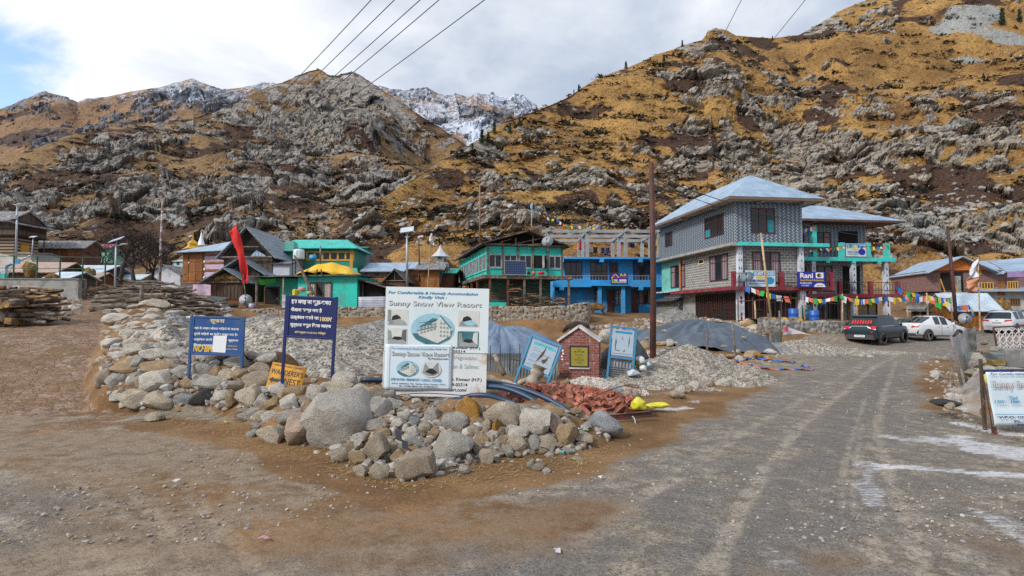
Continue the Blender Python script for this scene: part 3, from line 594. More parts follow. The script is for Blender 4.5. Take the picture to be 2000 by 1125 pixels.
zs('B', [(370, 268, 185, 140, 'pale'), (540, 282, 195, 125, 'tan'), (325, 392, 155, 135, 'tan'), (480, 402, 175, 170, 'pale'), (610, 335, 105, 75, 'grey'), (650, 420, 85, 140, 'tan'), (500, 503, 255, 128, 'grey'), (312, 512, 162, 118, 'pale'), (232, 492, 135, 108, 'beige'), (170, 442, 125, 85, 'grey'), (80, 482, 135, 85, 'grey'), (225, 350, 120, 120, 'pale'), (225, 255, 130, 80, 'grey'), (60, 440, 150, 80, 'brown'),
 (310, 685, 245, 168, 'beige', 'lone rounded speckled stone on the dirt below the dark blue notice board'), (140, 632, 135, 72, 'grey'), (185, 557, 115, 62, 'grey'), (700, 690, 45, 45, 'grey'),
 (612, 708, 245, 300, 'pink', 'pinkish boulder leaning against the biggest boulder in the heap'), (775, 440, 200, 215, 'pink'), (945, 700, 525, 505, 'grey', 'biggest boulder, tilted grey granite block beside the resort billboard', dict(shape=9, roll=-.35)),
 (980, 192, 225, 168, 'pale', 'pale blocky stone on top of the heap beside the notice board post'), (890, 252, 300, 125, 'beige'), (720, 300, 150, 150, 'pale'), (1310, 465, 205, 195, 'grey', 'grey wedge shaped stone with its point down below the billboard corner', dict(shape=18)), (1250, 482, 190, 150, 'grey'), (1262, 562, 195, 95, 'grey'), (1125, 675, 138, 85, 'pale'), (1440, 395, 185, 125, 'grey'), (1280, 270, 180, 110, 'brown'), (1150, 230, 150, 90, 'pale'),
 (1268, 868, 245, 268, 'brown', 'blocky brownish grey boulder near the front edge beside the black strap', dict(shape=3)), (942, 856, 195, 125, 'brown'), (1120, 888, 160, 135, 'tan'), (1142, 988, 145, 108, 'beige'), (1310, 1014, 178, 148, 'beige'), (1640, 1020, 350, 272, 'brown', 'angular brownish boulder at the very front edge of the heap', dict(shape=6, roll=-.2)), (1500, 893, 165, 145, 'tan'), (1435, 785, 135, 105, 'brown'), (1120, 752, 75, 95, 'pale'), (1030, 765, 135, 85, 'brown'),
 (1545, 492, 115, 105, 'pale'), (1632, 528, 92, 85, 'bluish'), (1728, 595, 125, 115, 'beige'), (1605, 632, 145, 105, 'pale'), (1345, 652, 145, 105, 'tan'), (1420, 675, 95, 55, 'beige'), (1150, 580, 110, 80, 'brown'), (1480, 640, 90, 80, 'grey'), (1350, 510, 120, 50, 'brown'), (1540, 400, 130, 60, 'grey'), (1650, 390, 120, 60, 'brown'), (1800, 480, 140, 120, 'grey'), (1660, 730, 110, 110, 'grey'), (1760, 700, 90, 70, 'beige'), (1700, 760, 100, 70, 'grey'), (1820, 640, 130, 110, 'tan')], gB, wB)
zs('C', [(490, 470, 195, 222, 'ochre', 'ochre orange stone standing on the heap under the billboard', dict(shape=17, rz=.3)), (575, 508, 155, 95, 'tan'), (620, 424, 85, 105, 'beige'), (800, 510, 290, 228, 'beige', 'large beige boulder under the billboard corner post'), (1095, 600, 300, 258, 'pale', 'big pale speckled granite boulder in front of the blue pipes', dict(shape=4, roll=.3)), (1215, 445, 240, 120, 'tan'), (1250, 585, 165, 185, 'pink', 'pinkish split stone between the pale and the orange boulders', dict(shape=19)), (1360, 710, 215, 225, 'tan', 'tan sloping boulder at the end of the heap'),
 (912, 630, 235, 140, 'pale'), (925, 735, 150, 155, 'beige', None, dict(roll=.6)), (1190, 720, 165, 138, 'beige', None, dict(roll=.4)), (1080, 705, 112, 125, 'grey'), (1702, 575, 265, 195, 'bluish', 'blue grey pale boulder by the steel rods at the road edge', dict(shape=1)), (755, 585, 72, 145, 'ochre'), (562, 580, 135, 85, 'beige'), (622, 678, 145, 105, 'tan'), (712, 625, 135, 95, 'pale'), (372, 800, 360, 262, 'grey', 'broad grey granite boulder in the middle of the front row', dict(shape=12)),
 (390, 540, 225, 158, 'grey'), (665, 822, 115, 135, 'beige', None, dict(roll=.6)), (520, 832, 62, 85, 'grey'), (860, 772, 115, 95, 'grey', None, dict(roll=.5)), (815, 672, 105, 72, 'tan'), (470, 918, 95, 85, 'pale'), (770, 700, 60, 60, 'grey'), (530, 625, 60, 70, 'tan'), (720, 725, 90, 60, 'grey'), (1300, 690, 72, 48, 'beige'), (1055, 862, 72, 72, 'grey'), (1115, 885, 92, 58, 'brown'), (1190, 905, 70, 40, 'pale'), (1490, 690, 85, 55, 'grey'), (1500, 640, 190, 70, 'beige'), (1450, 400, 110, 60, 'tan'), (1560, 460, 90, 50, 'beige'), (1155, 845, 60, 30, 'tan'), (285, 880, 40, 55, 'grey'), (220, 870, 45, 40, 'brown'), (425, 945, 35, 30, 'pale'), (700, 470, 130, 100, 'beige'), (660, 545, 100, 110, 'beige'), (470, 400, 130, 130, 'brown'), (800, 600, 60, 90, 'tan'), (590, 750, 80, 90, 'brown'), (1240, 640, 80, 70, 'brown'), (990, 680, 90, 80, 'brown'), (1390, 745, 110, 50, 'grey'), (1460, 800, 100, 30, 'beige')], gC, wC)
zs('D', [(365, 718, 82, 68, 'pale'), (440, 718, 92, 64, 'tan'), (505, 712, 52, 46, 'beige'), (300, 692, 52, 42, 'tan'), (595, 752, 72, 46, 'pale'), (660, 762, 72, 56, 'grey'), (715, 812, 92, 72, 'pale'), (655, 826, 72, 62, 'beige'), (600, 842, 82, 72, 'pale'), (748, 752, 82, 46, 'pale'), (822, 782, 82, 52, 'brown'), (880, 772, 62, 42, 'tan'), (930, 782, 115, 62, 'pale'), (1000, 772, 82, 72, 'pale'), (1045, 735, 85, 55, 'tan'), (1085, 718, 72, 62, 'beige'), (930, 632, 115, 52, 'tan'), (575, 880, 120, 70, 'pink'),
 (1145, 562, 105, 62, 'tan'), (1197, 562, 82, 62, 'ochre'), (1065, 582, 62, 46, 'pale'), (985, 562, 62, 36, 'tan'), (920, 566, 72, 36, 'grey'), (1310, 532, 92, 46, 'pale'), (1290, 497, 62, 38, 'bluish'), (1385, 432, 40, 36, 'tan'), (455, 468, 105, 42, 'tan'), (515, 472, 62, 62, 'grey'), (315, 488, 82, 64, 'tan', None, dict(shape=2)), (90, 862, 122, 84, 'bluish', 'rounded stone daubed with turquoise paint beside the brick heap'), (178, 870, 90, 76, 'pink'), (235, 872, 92, 74, 'pink'), (95, 885, 90, 40, 'tan'), (130, 715, 35, 30, 'brown'),
 (1128, 320, 92, 72, 'tan'), (1180, 345, 90, 50, 'beige'), (1235, 335, 70, 45, 'grey'), (1090, 300, 50, 35, 'pale'), (1140, 480, 50, 30, 'grey'), (1110, 510, 70, 30, 'pale'), (1040, 520, 60, 30, 'beige'), (10, 440, 90, 110, 'pale', 'pale leaning boulder behind the torn blue notice frame', dict(Y=16.0))], gD, wD)
# loose filling of the heaps, sampled over the mound as it shows
def fill(poly, n, wmin, wmax, tones, group, where, flat=(.5, .9), tries=4000, pack=.40, shp=None):
    xs = [p[0] for p in poly]; ys = [p[1] for p in poly]; k = 0
    for _ in range(tries):
        if k >= n: break
        x, y = rnd.uniform(min(xs), max(xs)), rnd.uniform(min(ys), max(ys))
        if not inpoly(np.array([x]), np.array([y]), poly)[0]: continue
        w = wmin+(wmax-wmin)*rnd.random()**1.5; h = w*rnd.uniform(*flat)
        if any(abs(x-a)/(w+c) < pack and abs(y-b_)/(h+d) < pack for a, b_, c, d in PLACED): continue
        t = rnd.choice(tones); size = 'small' if w < 22 else 'middling'
        stone(x, y+h/2, w, h, t, f'{size} {WORDS[t]} stone {where}', group, shape=rnd.randint(*shp) if shp else None); k += 1
fill([(212, 592), (300, 580), (330, 592), (400, 625), (390, 690), (350, 705), (215, 700), (205, 660)], 84, 22, 52, ['pale', 'pale', 'grey', 'beige', 'pale'], 'stones topping the wall along the path', 'on the broad top of the wall along the path', (.30, .5), shp=(16, 21))
fill([(182, 745), (212, 610), (250, 610), (260, 690), (480, 690), (520, 720), (500, 780), (250, 790)], 64, 16, 34, ['grey', 'brown', 'tan', 'pale'], gA, wA)
fill([(330, 592), (425, 585), (460, 612), (440, 640), (360, 640)], 26, 14, 34, ['grey', 'pale', 'grey'], 'grey slabs tipped beside the log pile', 'tipped in the bank beside the log pile', (.4, .8))
fill([(590, 760), (700, 720), (745, 745), (960, 800), (1150, 830), (1130, 880), (960, 900), (820, 920), (690, 890), (560, 830)], 44, 12, 28, ['grey', 'brown', 'tan', 'pale', 'beige'], gC, wC)
# ------------------------------------------------------------ loose gravel and small rubble
def tone_mat(name, cols, ro=.9):
    m, nt, b = newmat(name); t = att(nt, 'tone'); c = cols[0]
    r = nd(nt, 'ShaderNodeValToRGB', {0: t}); cr = r.color_ramp; cr.interpolation = 'LINEAR'
    while len(cr.elements) < len(cols): cr.elements.new(.5)
    for i, c in enumerate(cols): cr.elements[i].position = i/(len(cols)-1); cr.elements[i].color = c4(c)
    v = nz(nt, nd(nt, 'ShaderNodeTexCoord').outputs['Object'], 9, 5, .6)
    c = mixc(nt, mth(nt, 'MULTIPLY', rmp(nt, v, .45, .65), .4), r.outputs[0], [x*.45 for x in cols[0]])
    nt.links.new(c, b.inputs['Base Color']); b.inputs['Roughness'].default_value = ro; b.inputs['Specular IOR Level'].default_value = .25
    return m
GRAVEL = tone_mat('gravel', [(.15, .135, .115), (.32, .28, .225), (.50, .46, .40), (.22, .205, .19), (.40, .32, .23)])
GRAVD = tone_mat('dark_gravel', [(.13, .13, .13), (.24, .235, .225), (.36, .345, .32), (.17, .17, .175), (.30, .26, .21)])
RUBB = tone_mat('rubble', [(.24, .2, .16), (.42, .40, .37), (.33, .25, .17), (.5, .48, .45), (.22, .21, .21)])
v0, f0 = ico(1)
v0 = v0*(1+.25*np.random.RandomState(2).rand(len(v0), 1)-.1)
def pebbles(name, pts, smin, smax, mt, label, cat, seed, flat=.75, mound=None):
    T, s = rmat(len(pts), smin, smax, flat, seed); T[:, :3, 3] = pts
    V, Fc = scatter(v0, f0, T); tn = np.repeat(np.random.RandomState(seed+1).rand(len(pts)), len(v0))
    if mound is not None:
        mv, mf = mound; Fm = np.concatenate([np.stack([mf[:, 0], mf[:, 1], mf[:, 2]], -1), np.stack([mf[:, 0], mf[:, 2], mf[:, 3]], -1)])
        tm = np.random.RandomState(seed+3).rand(len(mv))
        Fc = np.concatenate([Fm, Fc+len(mv)]); V = np.concatenate([mv, V]); tn = np.concatenate([tm, tn])
    return npmesh(name, V, Fc, mt, False, {'tone': tn}, 'stuff', label, cat)
def heap(px, Y, rx, ry, h, mt, label, seed, n=2600, smin=.012, smax=.04, name='gravel', peak=(0, 0), sharp=1.15):
    cx = (px-1000)/F*Y; nu = 64
    a = np.linspace(-1.25, 1.25, nu); A, B = np.meshgrid(a, a); x = cx+A.ravel()*rx; y = Y+B.ravel()*ry
    def hf(x, y):
        q = np.stack([x, y, 0*x], -1)
        d = np.hypot((x-cx-peak[0]*0)/rx, (y-Y)/ry)*(1+fbm(q*1.1+seed, 3, seed)*.22)
        return Hs(x, y)+h*np.clip(1-d, -.12, 1)**1.0*np.where(d < 1, 1, 1)*(1-.15*np.clip(1-d, 0, 1))+fbm(q*3+seed, 3, seed+5)*.03-.02
    z = hf(x, y); mv = np.stack([x, y, z], -1); mf = gridfaces(nu, nu)
    r = np.random.RandomState(seed); rr = np.sqrt(r.rand(n))*1.12; an = r.rand(n)*2*math.pi
    xx = cx+rx*rr*np.cos(an); yy = Y+ry*rr*np.sin(an); pts = np.stack([xx, yy, hf(xx, yy)+smin*.3], -1)
    return pebbles(name, pts, smin, smax, mt, label, 'gravel', seed, .75, (mv, mf))
heap(585, 14.6, 2.75, 2.6, 1.42, GRAVEL, 'wide heap of pale mixed gravel behind the notice boards', 1, 11000, .010, .030)
heap(520, 17.5, 2.6, 1.8, 1.05, GRAVD, 'low grey gravel bank below the red brick footing', 8, 2500)
heap(752, 17.4, 2.2, 1.9, 1.18, GRAVD, 'rounded dark grey gravel heap beside the billboard', 2, 6500, .010, .030)
heap(1345, 15.6, 2.05, 1.8, .92, GRAVEL, 'pale gravel heap behind the rusty pole', 3, 8000, .010, .030)
heap(1262, 14.0, 1.9, 1.3, .48, GRAVEL, 'spilled gravel at the foot of the rusty pole', 4, 5500, .010, .028)
heap(1570, 25.5, 2.3, 2.0, .68, GRAVEL, 'gravel heap below the guest house wall', 5, 3600, .015, .05)
heap(1640, 26.5, 3.4, 1.3, .16, GRAVEL, 'gravel spread thin towards the parked cars', 15, 3000, .012, .04)
heap(1475, 25.2, 2.4, 1.8, .5, GRAVD, 'grey sand and cement beside the dark tarpaulin', 6, 600, .01, .03)
heap(1160, 11.9, .95, .7, .33, tone_mat('pale_gravel', [(.38, .32, .27), (.52, .47, .42), (.6, .56, .52), (.42, .36, .3)]), 'small heap of pinkish pale chippings by the brick memorial', 7, 2200)
heap(1318, 39.5, 2.0, 1.6, .95, GRAVD, 'grey chippings heaped against the stone shed', 9, 2200, .02, .06)
# small stones in the soil of the mounds and the plot
def on_ground(poly, n, seed):
    r = np.random.RandomState(seed); xs = [p[0] for p in poly]; ys = [p[1] for p in poly]; out = []
    Ys = 4.5*(60/4.5)**np.linspace(0, 1, 500)
    while len(out) < n:
        x, y = r.uniform(min(xs), max(xs)), r.uniform(min(ys), max(ys))
        if not inpoly(np.array([x]), np.array([y]), poly)[0]: continue
        P = Wn(np.full(500, x), y, Ys); b = P[:, 2] < Hs(P[:, 0], P[:, 1])
        if b.any():
            p = P[int(np.argmax(b))]; out.append((p[0], p[1], p[2]))
    return np.array(out)
pebbles('rubble', on_ground([(240, 800), (300, 700), (480, 690), (620, 740), (760, 700), (960, 770), (1180, 820), (1220, 845), (1100, 905), (940, 905), (800, 945), (660, 910), (560, 860), (470, 800)], 1500, 3), .012, .075, RUBB, 'small stones and grit between the boulders', 'rubble', 31)
pebbles('rubble', on_ground([(185, 765), (205, 610), (300, 590), (470, 690), (500, 790), (250, 795)], 420, 14), .04, .13, RUBB, 'angular lumps of stone packed between the wall stones', 'rubble', 38)
pebbles('rubble', on_ground([(560, 850), (640, 760), (760, 760), (960, 800), (1130, 850), (960, 900), (800, 930), (660, 895)], 320, 15), .03, .10, RUBB, 'angular lumps of stone packed between the front boulders', 'rubble', 39)
pebbles('rubble', on_ground([(215, 700), (250, 600), (430, 590), (470, 640), (440, 700)], 700, 4), .03, .13, RUBB, 'broken stone chips along the wall top by the path', 'rubble', 32)
pebbles('rubble', on_ground([(1150, 640), (1330, 612), (1480, 630), (1480, 650), (1330, 660), (1200, 668)], 900, 5), .05, .22, RUBB, 'scattered rubble on the bank below the blue house', 'rubble', 33)
pebbles('rubble', on_ground([(1400, 690), (1560, 660), (1560, 690), (1440, 730)], 150, 6), .02, .10, RUBB, 'chips of stone by the stakes and grey sand', 'rubble', 34)
pebbles('rubble', on_ground([(110, 590), (155, 580), (160, 600), (120, 625)], 90, 7), .05, .2, RUBB, 'pale broken stones beside the split logs', 'rubble', 35)
pebbles('rubble', on_ground([(1790, 690), (1860, 670), (1900, 830), (1830, 790)], 220, 8), .012, .07, RUBB, 'grit on the verge by the netting fence', 'rubble', 36)
# straw and dry stalks in the verge
def straw(name, pts, L, mt, label, seed):
    r = np.random.RandomState(seed); n = len(pts); an = r.rand(n)*6.28; ln = L*(.4+r.rand(n)); up = r.rand(n)*.5
    d = np.stack([np.cos(an)*ln, np.sin(an)*ln, up*ln*.5], -1); sdv = np.stack([-np.sin(an), np.cos(an), 0*an], -1)*.0035
    A = pts+np.array([0, 0, .008]); V = np.stack([A-sdv, A+sdv, A+d+sdv*.5, A+d-sdv*.5], 1).reshape(-1, 3)
    return npmesh(name, V, np.arange(4*n).reshape(n, 4), mt, False, {'tone': np.repeat(r.rand(n), 4)}, 'stuff', label, 'straw')
STRAW = tone_mat('straw', [(.20, .12, .04), (.42, .27, .09), (.5, .36, .15), (.30, .2, .08)])
straw('straw', on_ground([(240, 800), (480, 800), (600, 850), (800, 950), (950, 905), (1100, 880), (1240, 830), (1330, 800), (1150, 910), (950, 945), (800, 965), (600, 910), (400, 850)], 1700, 9), .07, STRAW, 'dry straw and stalks trodden into the verge', 41)
pebbles('grit', on_ground([(-60, 830), (300, 830), (600, 910), (950, 960), (1250, 850), (1500, 740), (1800, 720), (2060, 850), (2060, 1130), (-60, 1130)], 4200, 12), .004, .020, RUBB, 'grit and small stones strewn over the junction', 'grit', 37)
straw('straw', on_ground([(1800, 760), (1880, 800), (2000, 850), (2000, 865), (1860, 820)], 500, 10), .10, STRAW, 'dry straw below the netting fence', 42)
# ------------------------------------------------------------ bricks
BR = mat('brick_red', (.24, .06, .034), .85, .35, 8, .4, .004, col2=(.36, .15, .10), cov=.43, csc=14, rand=.9)
bm_ = M().box(-.105, .105, -.052, .052, -.037, .037)
bproto = None; r = np.random.RandomState(8); nb = 0
while nb < 235:
    a, b_ = r.uniform(-1, 1), r.uniform(-1, 1)
    if a*a+b_*b_ > 1: continue
    x, y = wl(1110, 10.4)[0]+a*1.25, 10.35+b_*.85
    if bproto is None:
        o = bproto = ob('brick', bm_, BR, bev=.004)
    else:
        o = bproto.copy(); COL.objects.link(o)
    o.location = (x, y, H1(x, y)+r.uniform(.0, .08)); o.rotation_euler = (r.uniform(-.9, .9), r.uniform(-.9, .9), r.uniform(0, 6.3)); nb += 1
    if nb % 9 == 0: o.scale[0] *= .55
    tag(o, 'loose red brick tipped in the heap between pipes and memorial', 'brick', 'bricks tipped in the red heap')
# ------------------------------------------------------------ tarpaulins over heaps
def tarp(name, px, Y, rx, ry, h, mt, label, seed, nf=17, fold=.06):
    cx = (px-1000)/F*Y
    def fn(u, v):
        a = u*2*math.pi; r_ = 1.06*v
        q = np.array([[math.cos(a)*r_*1.3+seed, math.sin(a)*r_*1.3, 0]])
        d = r_*(1+.13*float(vnoise(q*1.2, seed)[0]))
        x, y = cx+rx*math.cos(a)*d, Y+ry*math.sin(a)*d
        pr = max(0, 1-r_**2.2)
        fl = fold*(math.sin(a*nf*.6+3*math.sin(a*2+seed)+2.5*float(vnoise(q*2.1, 3)[0]))+.6*math.sin(a*nf*1.7+1+r_*3))*min(1, r_*1.6)*(r_ > .1)
        z = H1(x, y)+h*pr+fl*(.35+pr)+float(fbm(q*1.9, 4, seed)[0])*.17*h+.015
        return (x, y, z)
    o = ob(name, M().grid(fn, 132, 34), mt, smooth=True)
    so_ = o.modifiers.new('thick', 'SOLIDIFY'); so_.thickness = .006
    return tag(o, label, 'tarpaulin')
TG = mat('tarp_slate', (.085, .105, .135), .42, .25, 2, .25, .02); TB = mat('tarp_blue_grey', (.135, .185, .27), .5, .22, 2, .25, .02)
tarp('tarpaulin', 1378, 24.5, 3.1, 2.4, .92, TG, 'dark slate tarpaulin over a long heap below the guest house', 5, 19, .075)
tarp('tarpaulin', 1280, 26.5, 2.2, 1.6, .45, TG, 'low slate tarpaulin tail behind the rusty pole', 15, 15, .05)
tarp('tarpaulin', 975, 17.0, 2.0, 1.4, .80, TB, 'blue grey tarpaulin over a heap behind the torn notice board', 7, 15, .06)
for x, y in ((470, 335), (755, 305), (845, 277), (880, 352), (945, 327), (800, 378), (565, 432), (690, 467), (935, 452), (610, 312), (335, 392), (1095, 387), (650, 480)):
    Yt = 22.6+(400-y)/55.0
    stone(1180+x/4, 560+y/4+5, rnd.uniform(7, 12), rnd.uniform(4.5, 7), rnd.choice(['beige', 'tan', 'grey']), 'small stone weighing down the dark slate tarpaulin', 'stones holding down the tarpaulin', Y=Yt)
# ------------------------------------------------------------ shared materials
STEEL_RUST = mat('rusty_steel', (.13, .045, .028), .8, .35, 6, .4, .004, col2=(.07, .035, .028), cov=.45)
RUSTPOLE = mat('rust_red_pole', (.13, .035, .022), .7, .3, 4, .3, .004, col2=(.065, .03, .025), cov=.46, csc=3)
SBLUE = mat('sign_blue', (.012, .075, .26), .45, .15, 3, .05, .002, col2=(.03, .09, .22), cov=.40)
DBLUE = mat('sign_dark_blue', (.008, .020, .115), .4, .15, 3, .05, .002)
WHT = mat('paint_white', (.80, .80, .80), .6, .05, 8, .02, .001)
CREAM = mat('paint_cream', (.80, .62, .30), .6, .05, 8, .02, .001)
YEL = mat('paint_yellow', (.75, .50, .03), .55, .12, 5, .05, .002)
BLK = mat('paint_black', (.018, .018, .02), .5, .1, 5, 0)
GREYP = mat('paint_grey', (.35, .36, .37), .6, .1, 5, .02)
RED = mat('paint_red', (.55, .02, .02), .55, .1, 4, .02)
WOODG = mat('weathered_wood', (.22, .19, .16), .85, .35, 3, .6, .006, st=(1, 1, 1), col2=(.12, .09, .07), cov=.45, csc=5)
WOODB = mat('brown_wood', (.14, .075, .04), .8, .35, 4, .5, .005, col2=(.07, .045, .03), cov=.46, csc=5)
BAMBOO = mat('bamboo', (.52, .38, .22), .7, .2, 6, .2, .003, col2=(.35, .23, .12), cov=.42)
LOGEND = mat('cut_wood', (.62, .36, .08), .8, .25, 7, .3, .004)
BARK = mat('bark', (.10, .07, .05), .9, .4, 6, .8, .012, col2=(.2, .16, .13), cov=.42)
TIN = mat('grey_tin', (.30, .33, .36), .45, .18, 3, .1, .003, met=.35, col2=(.20, .21, .22), cov=.42)
DTIN = mat('dark_tin', (.13, .155, .165), .5, .25, 2, .15, .003, met=.3, col2=(.08, .09, .09), cov=.45)
FLEXB = mat('flex_pale_blue', (.60, .74, .78), .55, .07, 1.2, .1, .006, col2=(.70, .78, .80), cov=.46, csc=1.0)
FLEXW = mat('flex_white', (.72, .74, .75), .55, .06, 2, .1, .006, col2=(.52, .38, .24), cov=.37, csc=1.6)
FLEXN = mat('flex_pale', (.66, .77, .84), .5, .05, 1.5, .12, .008)
CYANP = mat('ink_cyan', (.02, .26, .50), .6, .05, 5, 0); INK = mat('ink_dark_grey', (.12, .12, .125), .6, .1, 9, 0); INKL = mat('ink_light_grey', (.62, .62, .62), .6, .05, 9, 0)
TEAL_INK = mat('ink_teal', (.05, .17, .20), .6, .3, 9, 0); SKYP = mat('ink_sky', (.32, .55, .66), .6, .15, 3, 0); IVORY = mat('ink_ivory', (.62, .64, .60), .6, .1, 6, 0); INKM = mat('ink_mid', (.26, .29, .28), .6, .25, 9, 0)
def lean(mx, a): return mx @ Matrix.Rotation(a, 4, 'Y')
def leanx(mx, a): return mx @ Matrix.Rotation(a, 4, 'X')
# ------------------------------------------------------------ blue notice board (pale blue)
def board(name, label, pl, pr, Yl, Yr, ybase, ytop, ymid, mt, la, frame_w=.035, post_r=.02):
    a, b_ = W(pl, ybase, Yl), W(pr, ybase, Yr); a.z = b_.z = min(a.z, b_.z); mx, L = frame(a, b_)
    s = F/Yl; H = (ybase-ytop)/s; zb = (ybase-ymid)/s
    t = thing(name, label, 'sign', mx=lean(mx, la))
    for x in (-.004, L+.004): ob('post', M().box(x-post_r, x+post_r, -.018, .018, -.25, H), mt, t, bev=.004)
    ob('panel', M().box(.016, L-.016, -.006, .006, zb, H-.01), mt, t)
    f = M(); w = frame_w
    f.box(.016, L-.016, -.016, -.006, H-w-.01, H-.01).box(.016, L-.016, -.016, -.006, zb, zb+w).box(.016, .016+w, -.016, -.006, zb+w, H-w-.01).box(L-.016-w, L-.016, -.016, -.006, zb+w, H-w-.01)
    ob('frame', f, mt, t, bev=.003)
    return t, L, zb, H
t, L, zb, H = board('notice_board', 'blue notice board with white Hindi lettering, a taped white paper and yellow scrawl', 366, 468, 10.3, 10.25, 800, 617, 694, SBLUE, math.radians(1.6))
text('सूचना', L*.5, H-.145, .26, .085, -.009, CREAM, t, bold=.012, align='c')
for i, (s_, w) in enumerate((('यहां से अन्दर लोकल गािड़यों के अलावा', .80), ('दूसरी गािड़यों का प्रवेश सख्त मना है।', .78), ('उल्लंघन करने पर 1000रु- जुर्माना', .80), ('िकया जाएगा।', .36))):
    text(s_, .055, H-.255-i*.098, w, .062, -.009, WHT, t, bold=.02)
text('आदेशानुसार', .66, zb+.16, .18, .025, -.009, CREAM, t, bold=.015); text('पंचायत छितकुल', .63, zb+.105, .22, .027, -.009, CREAM, t, bold=.015)
text('NO·BM', .05, zb+.055, .36, .125, -.0095, YEL, t, name='scrawl', shear=.25, bold=.03)
ob('paper', M().slab([(.40, -.012, zb+.06), (.635, -.0125, zb+.055), (.65, -.012, zb+.35), (.41, -.014, zb+.345)], -.0015), mat('paper', (.78, .80, .84), .6, .04, 4, .05), t)
t, L, zb, H = board('notice_board', 'dark blue notice board with bold white Hindi lettering and a yellow bottom line', 549, 645, 9.3, 9.25, 790, 577, 660, DBLUE, math.radians(2.6), .03, .022)
for i, (s_, w) in enumerate((('इस जगह पर कूड़ा-कचरा', .64), ('फैलाना सख्त मना है', .50), ('उल्लंघन करने पर', .46), ('जुर्माना वसूल िकया जाएगा', .66))):
    text(s_, .07, H-.155-i*.118, w, .084, -.009, WHT, t, bold=.03)
text('1000₹', .55, H-.155-2*.118, .19, .07, -.009, CREAM, t, bold=.03); text('आदेशानुसार V.H.S.N.C छितकुल', .15, zb+.065, .50, .05, -.009, CREAM, t, bold=.02)
# ------------------------------------------------------------ yellow hand-lettered sign
mx, L = frame(W(520, 752, 9.5), W(584, 752, 9.45))
t = thing('arrow_sign', 'yellow hand lettered sign propped tilted among the stones', 'sign', mx=leanx(lean(mx, math.radians(9)), math.radians(-14)))
ob('panel', M().box(0, .58, -.008, .008, -.03, .38), mat('sign_yellow', (.66, .31, .01), .55, .15, 4, .1, .003, col2=(.45, .2, .02), cov=.40), t, bev=.003)
text("WANDERER'S", .02, .20, .54, .085, -.011, BLK, t, shear=.1, bold=.01); text('NEST', .27, .06, .27, .10, -.011, BLK, t, shear=.05, bold=.01); text('HIMALAYAN CAMPS', .05, .325, .48, .035, -.011, BLK, t, name='top_lettering')
ob('arrow', M().add([(.02, -.011, .10), (.08, -.011, .15), (.08, -.011, .125), (.22, -.011, .125), (.22, -.011, .075), (.08, -.011, .075), (.08, -.011, .05)], [(0, 6, 5, 4, 3, 2, 1)]), BLK, t)
# ------------------------------------------------------------ resort billboard
def rrect(x0, x1, z0, z1, y, r=.03, n=4):
    v = []
    for cx, cz, a0 in ((x1-r, z0+r, -90), (x1-r, z1-r, 0), (x0+r, z1-r, 90), (x0+r, z0+r, 180)):
        for k in range(n+1): a = math.radians(a0+90*k/n); v.append((cx+r*math.cos(a), y, cz+r*math.sin(a)))
    return M().add(v, [tuple(range(len(v)))])
def ell(cx, cz, rx, rz, y, n=36): return M().add([(cx+rx*math.cos(2*math.pi*k/n), y, cz+rz*math.sin(2*math.pi*k/n)) for k in range(n)], [tuple(range(n))])
def poly(pts, y): return M().add([(x, y, z) for x, z in pts], [tuple(range(len(pts)))])
def hotel(t, cx, cz, rx, rz, y):
    """printed oval picture of a four storey hotel on a corner"""
    ob('picture', ell(cx, cz, rx, rz, y), SKYP, t)
    P = lambda pts, k: [(cx+u*rx, cz+v*rz) for u, v in pts]
    ob('picture', poly(P([(-.93, -.30), (-.55, -.25), (.1, -.3), (.95, -.05), (.78, -.62), (.3, -.95), (-.3, -.95), (-.75, -.66)], 0), y-.0008), TEAL_INK, t)
    ob('picture', poly(P([(-.72, -.10), (.22, .62), (.34, .86), (.80, .10), (.82, -.40), (.25, -.86), (.16, -.84), (-.62, -.40)], 0), y-.0012), IVORY, t)
    d = M()
    for k in range(4):
        a = -.34+.26*k
        for q in range(5):
            u = -.56+.15*q; v = a+(u+.6)*.42*(1-k*.05)
            if v+.12 > .1+(u+.72)*.72: continue
            d.add([(cx+(u+i)*rx, y-.0016, cz+(v+j+i*.4)*rz) for i, j in ((0, 0), (.11, 0), (.11, .15), (0, .15))], [(0, 1, 2, 3)])
        for q in range(3):
            u = .34+.15*q; v = a-.12-(u-.3)*.1
            if v > .55-(u-.3)*1.3: continue
            d.add([(cx+(u+i)*rx, y-.0016, cz+(v+j)*rz) for i, j in ((0, 0), (.09, -.02), (.09, .13), (0, .15))], [(0, 1, 2, 3)])
    ob('picture', d, INKM, t)
    r_ = M()
    for k in range(3): r_.add([(cx+u*rx, y-.002, cz+v*rz) for u, v in ((-.72, -.16+.28*k), (.2, .16+.2*k), (.2, .21+.2*k), (-.72+.2*k, -.09+.26*k))], [(0, 1, 2, 3)])
    r_.add([(cx+u*rx, y-.002, cz+v*rz) for u, v in ((-.62, .10), (-.1, .30), (.22, .66), (-.02, .72), (-.3, .42), (-.55, .22))], [tuple(range(6))])
    r_.add([(cx+u*rx, y-.002, cz+v*rz) for u, v in ((.3, .86), (.36, .88), (.86, .12), (.8, .08))], [(0, 1, 2, 3)])
    ob('picture', r_, TEAL_INK, t)
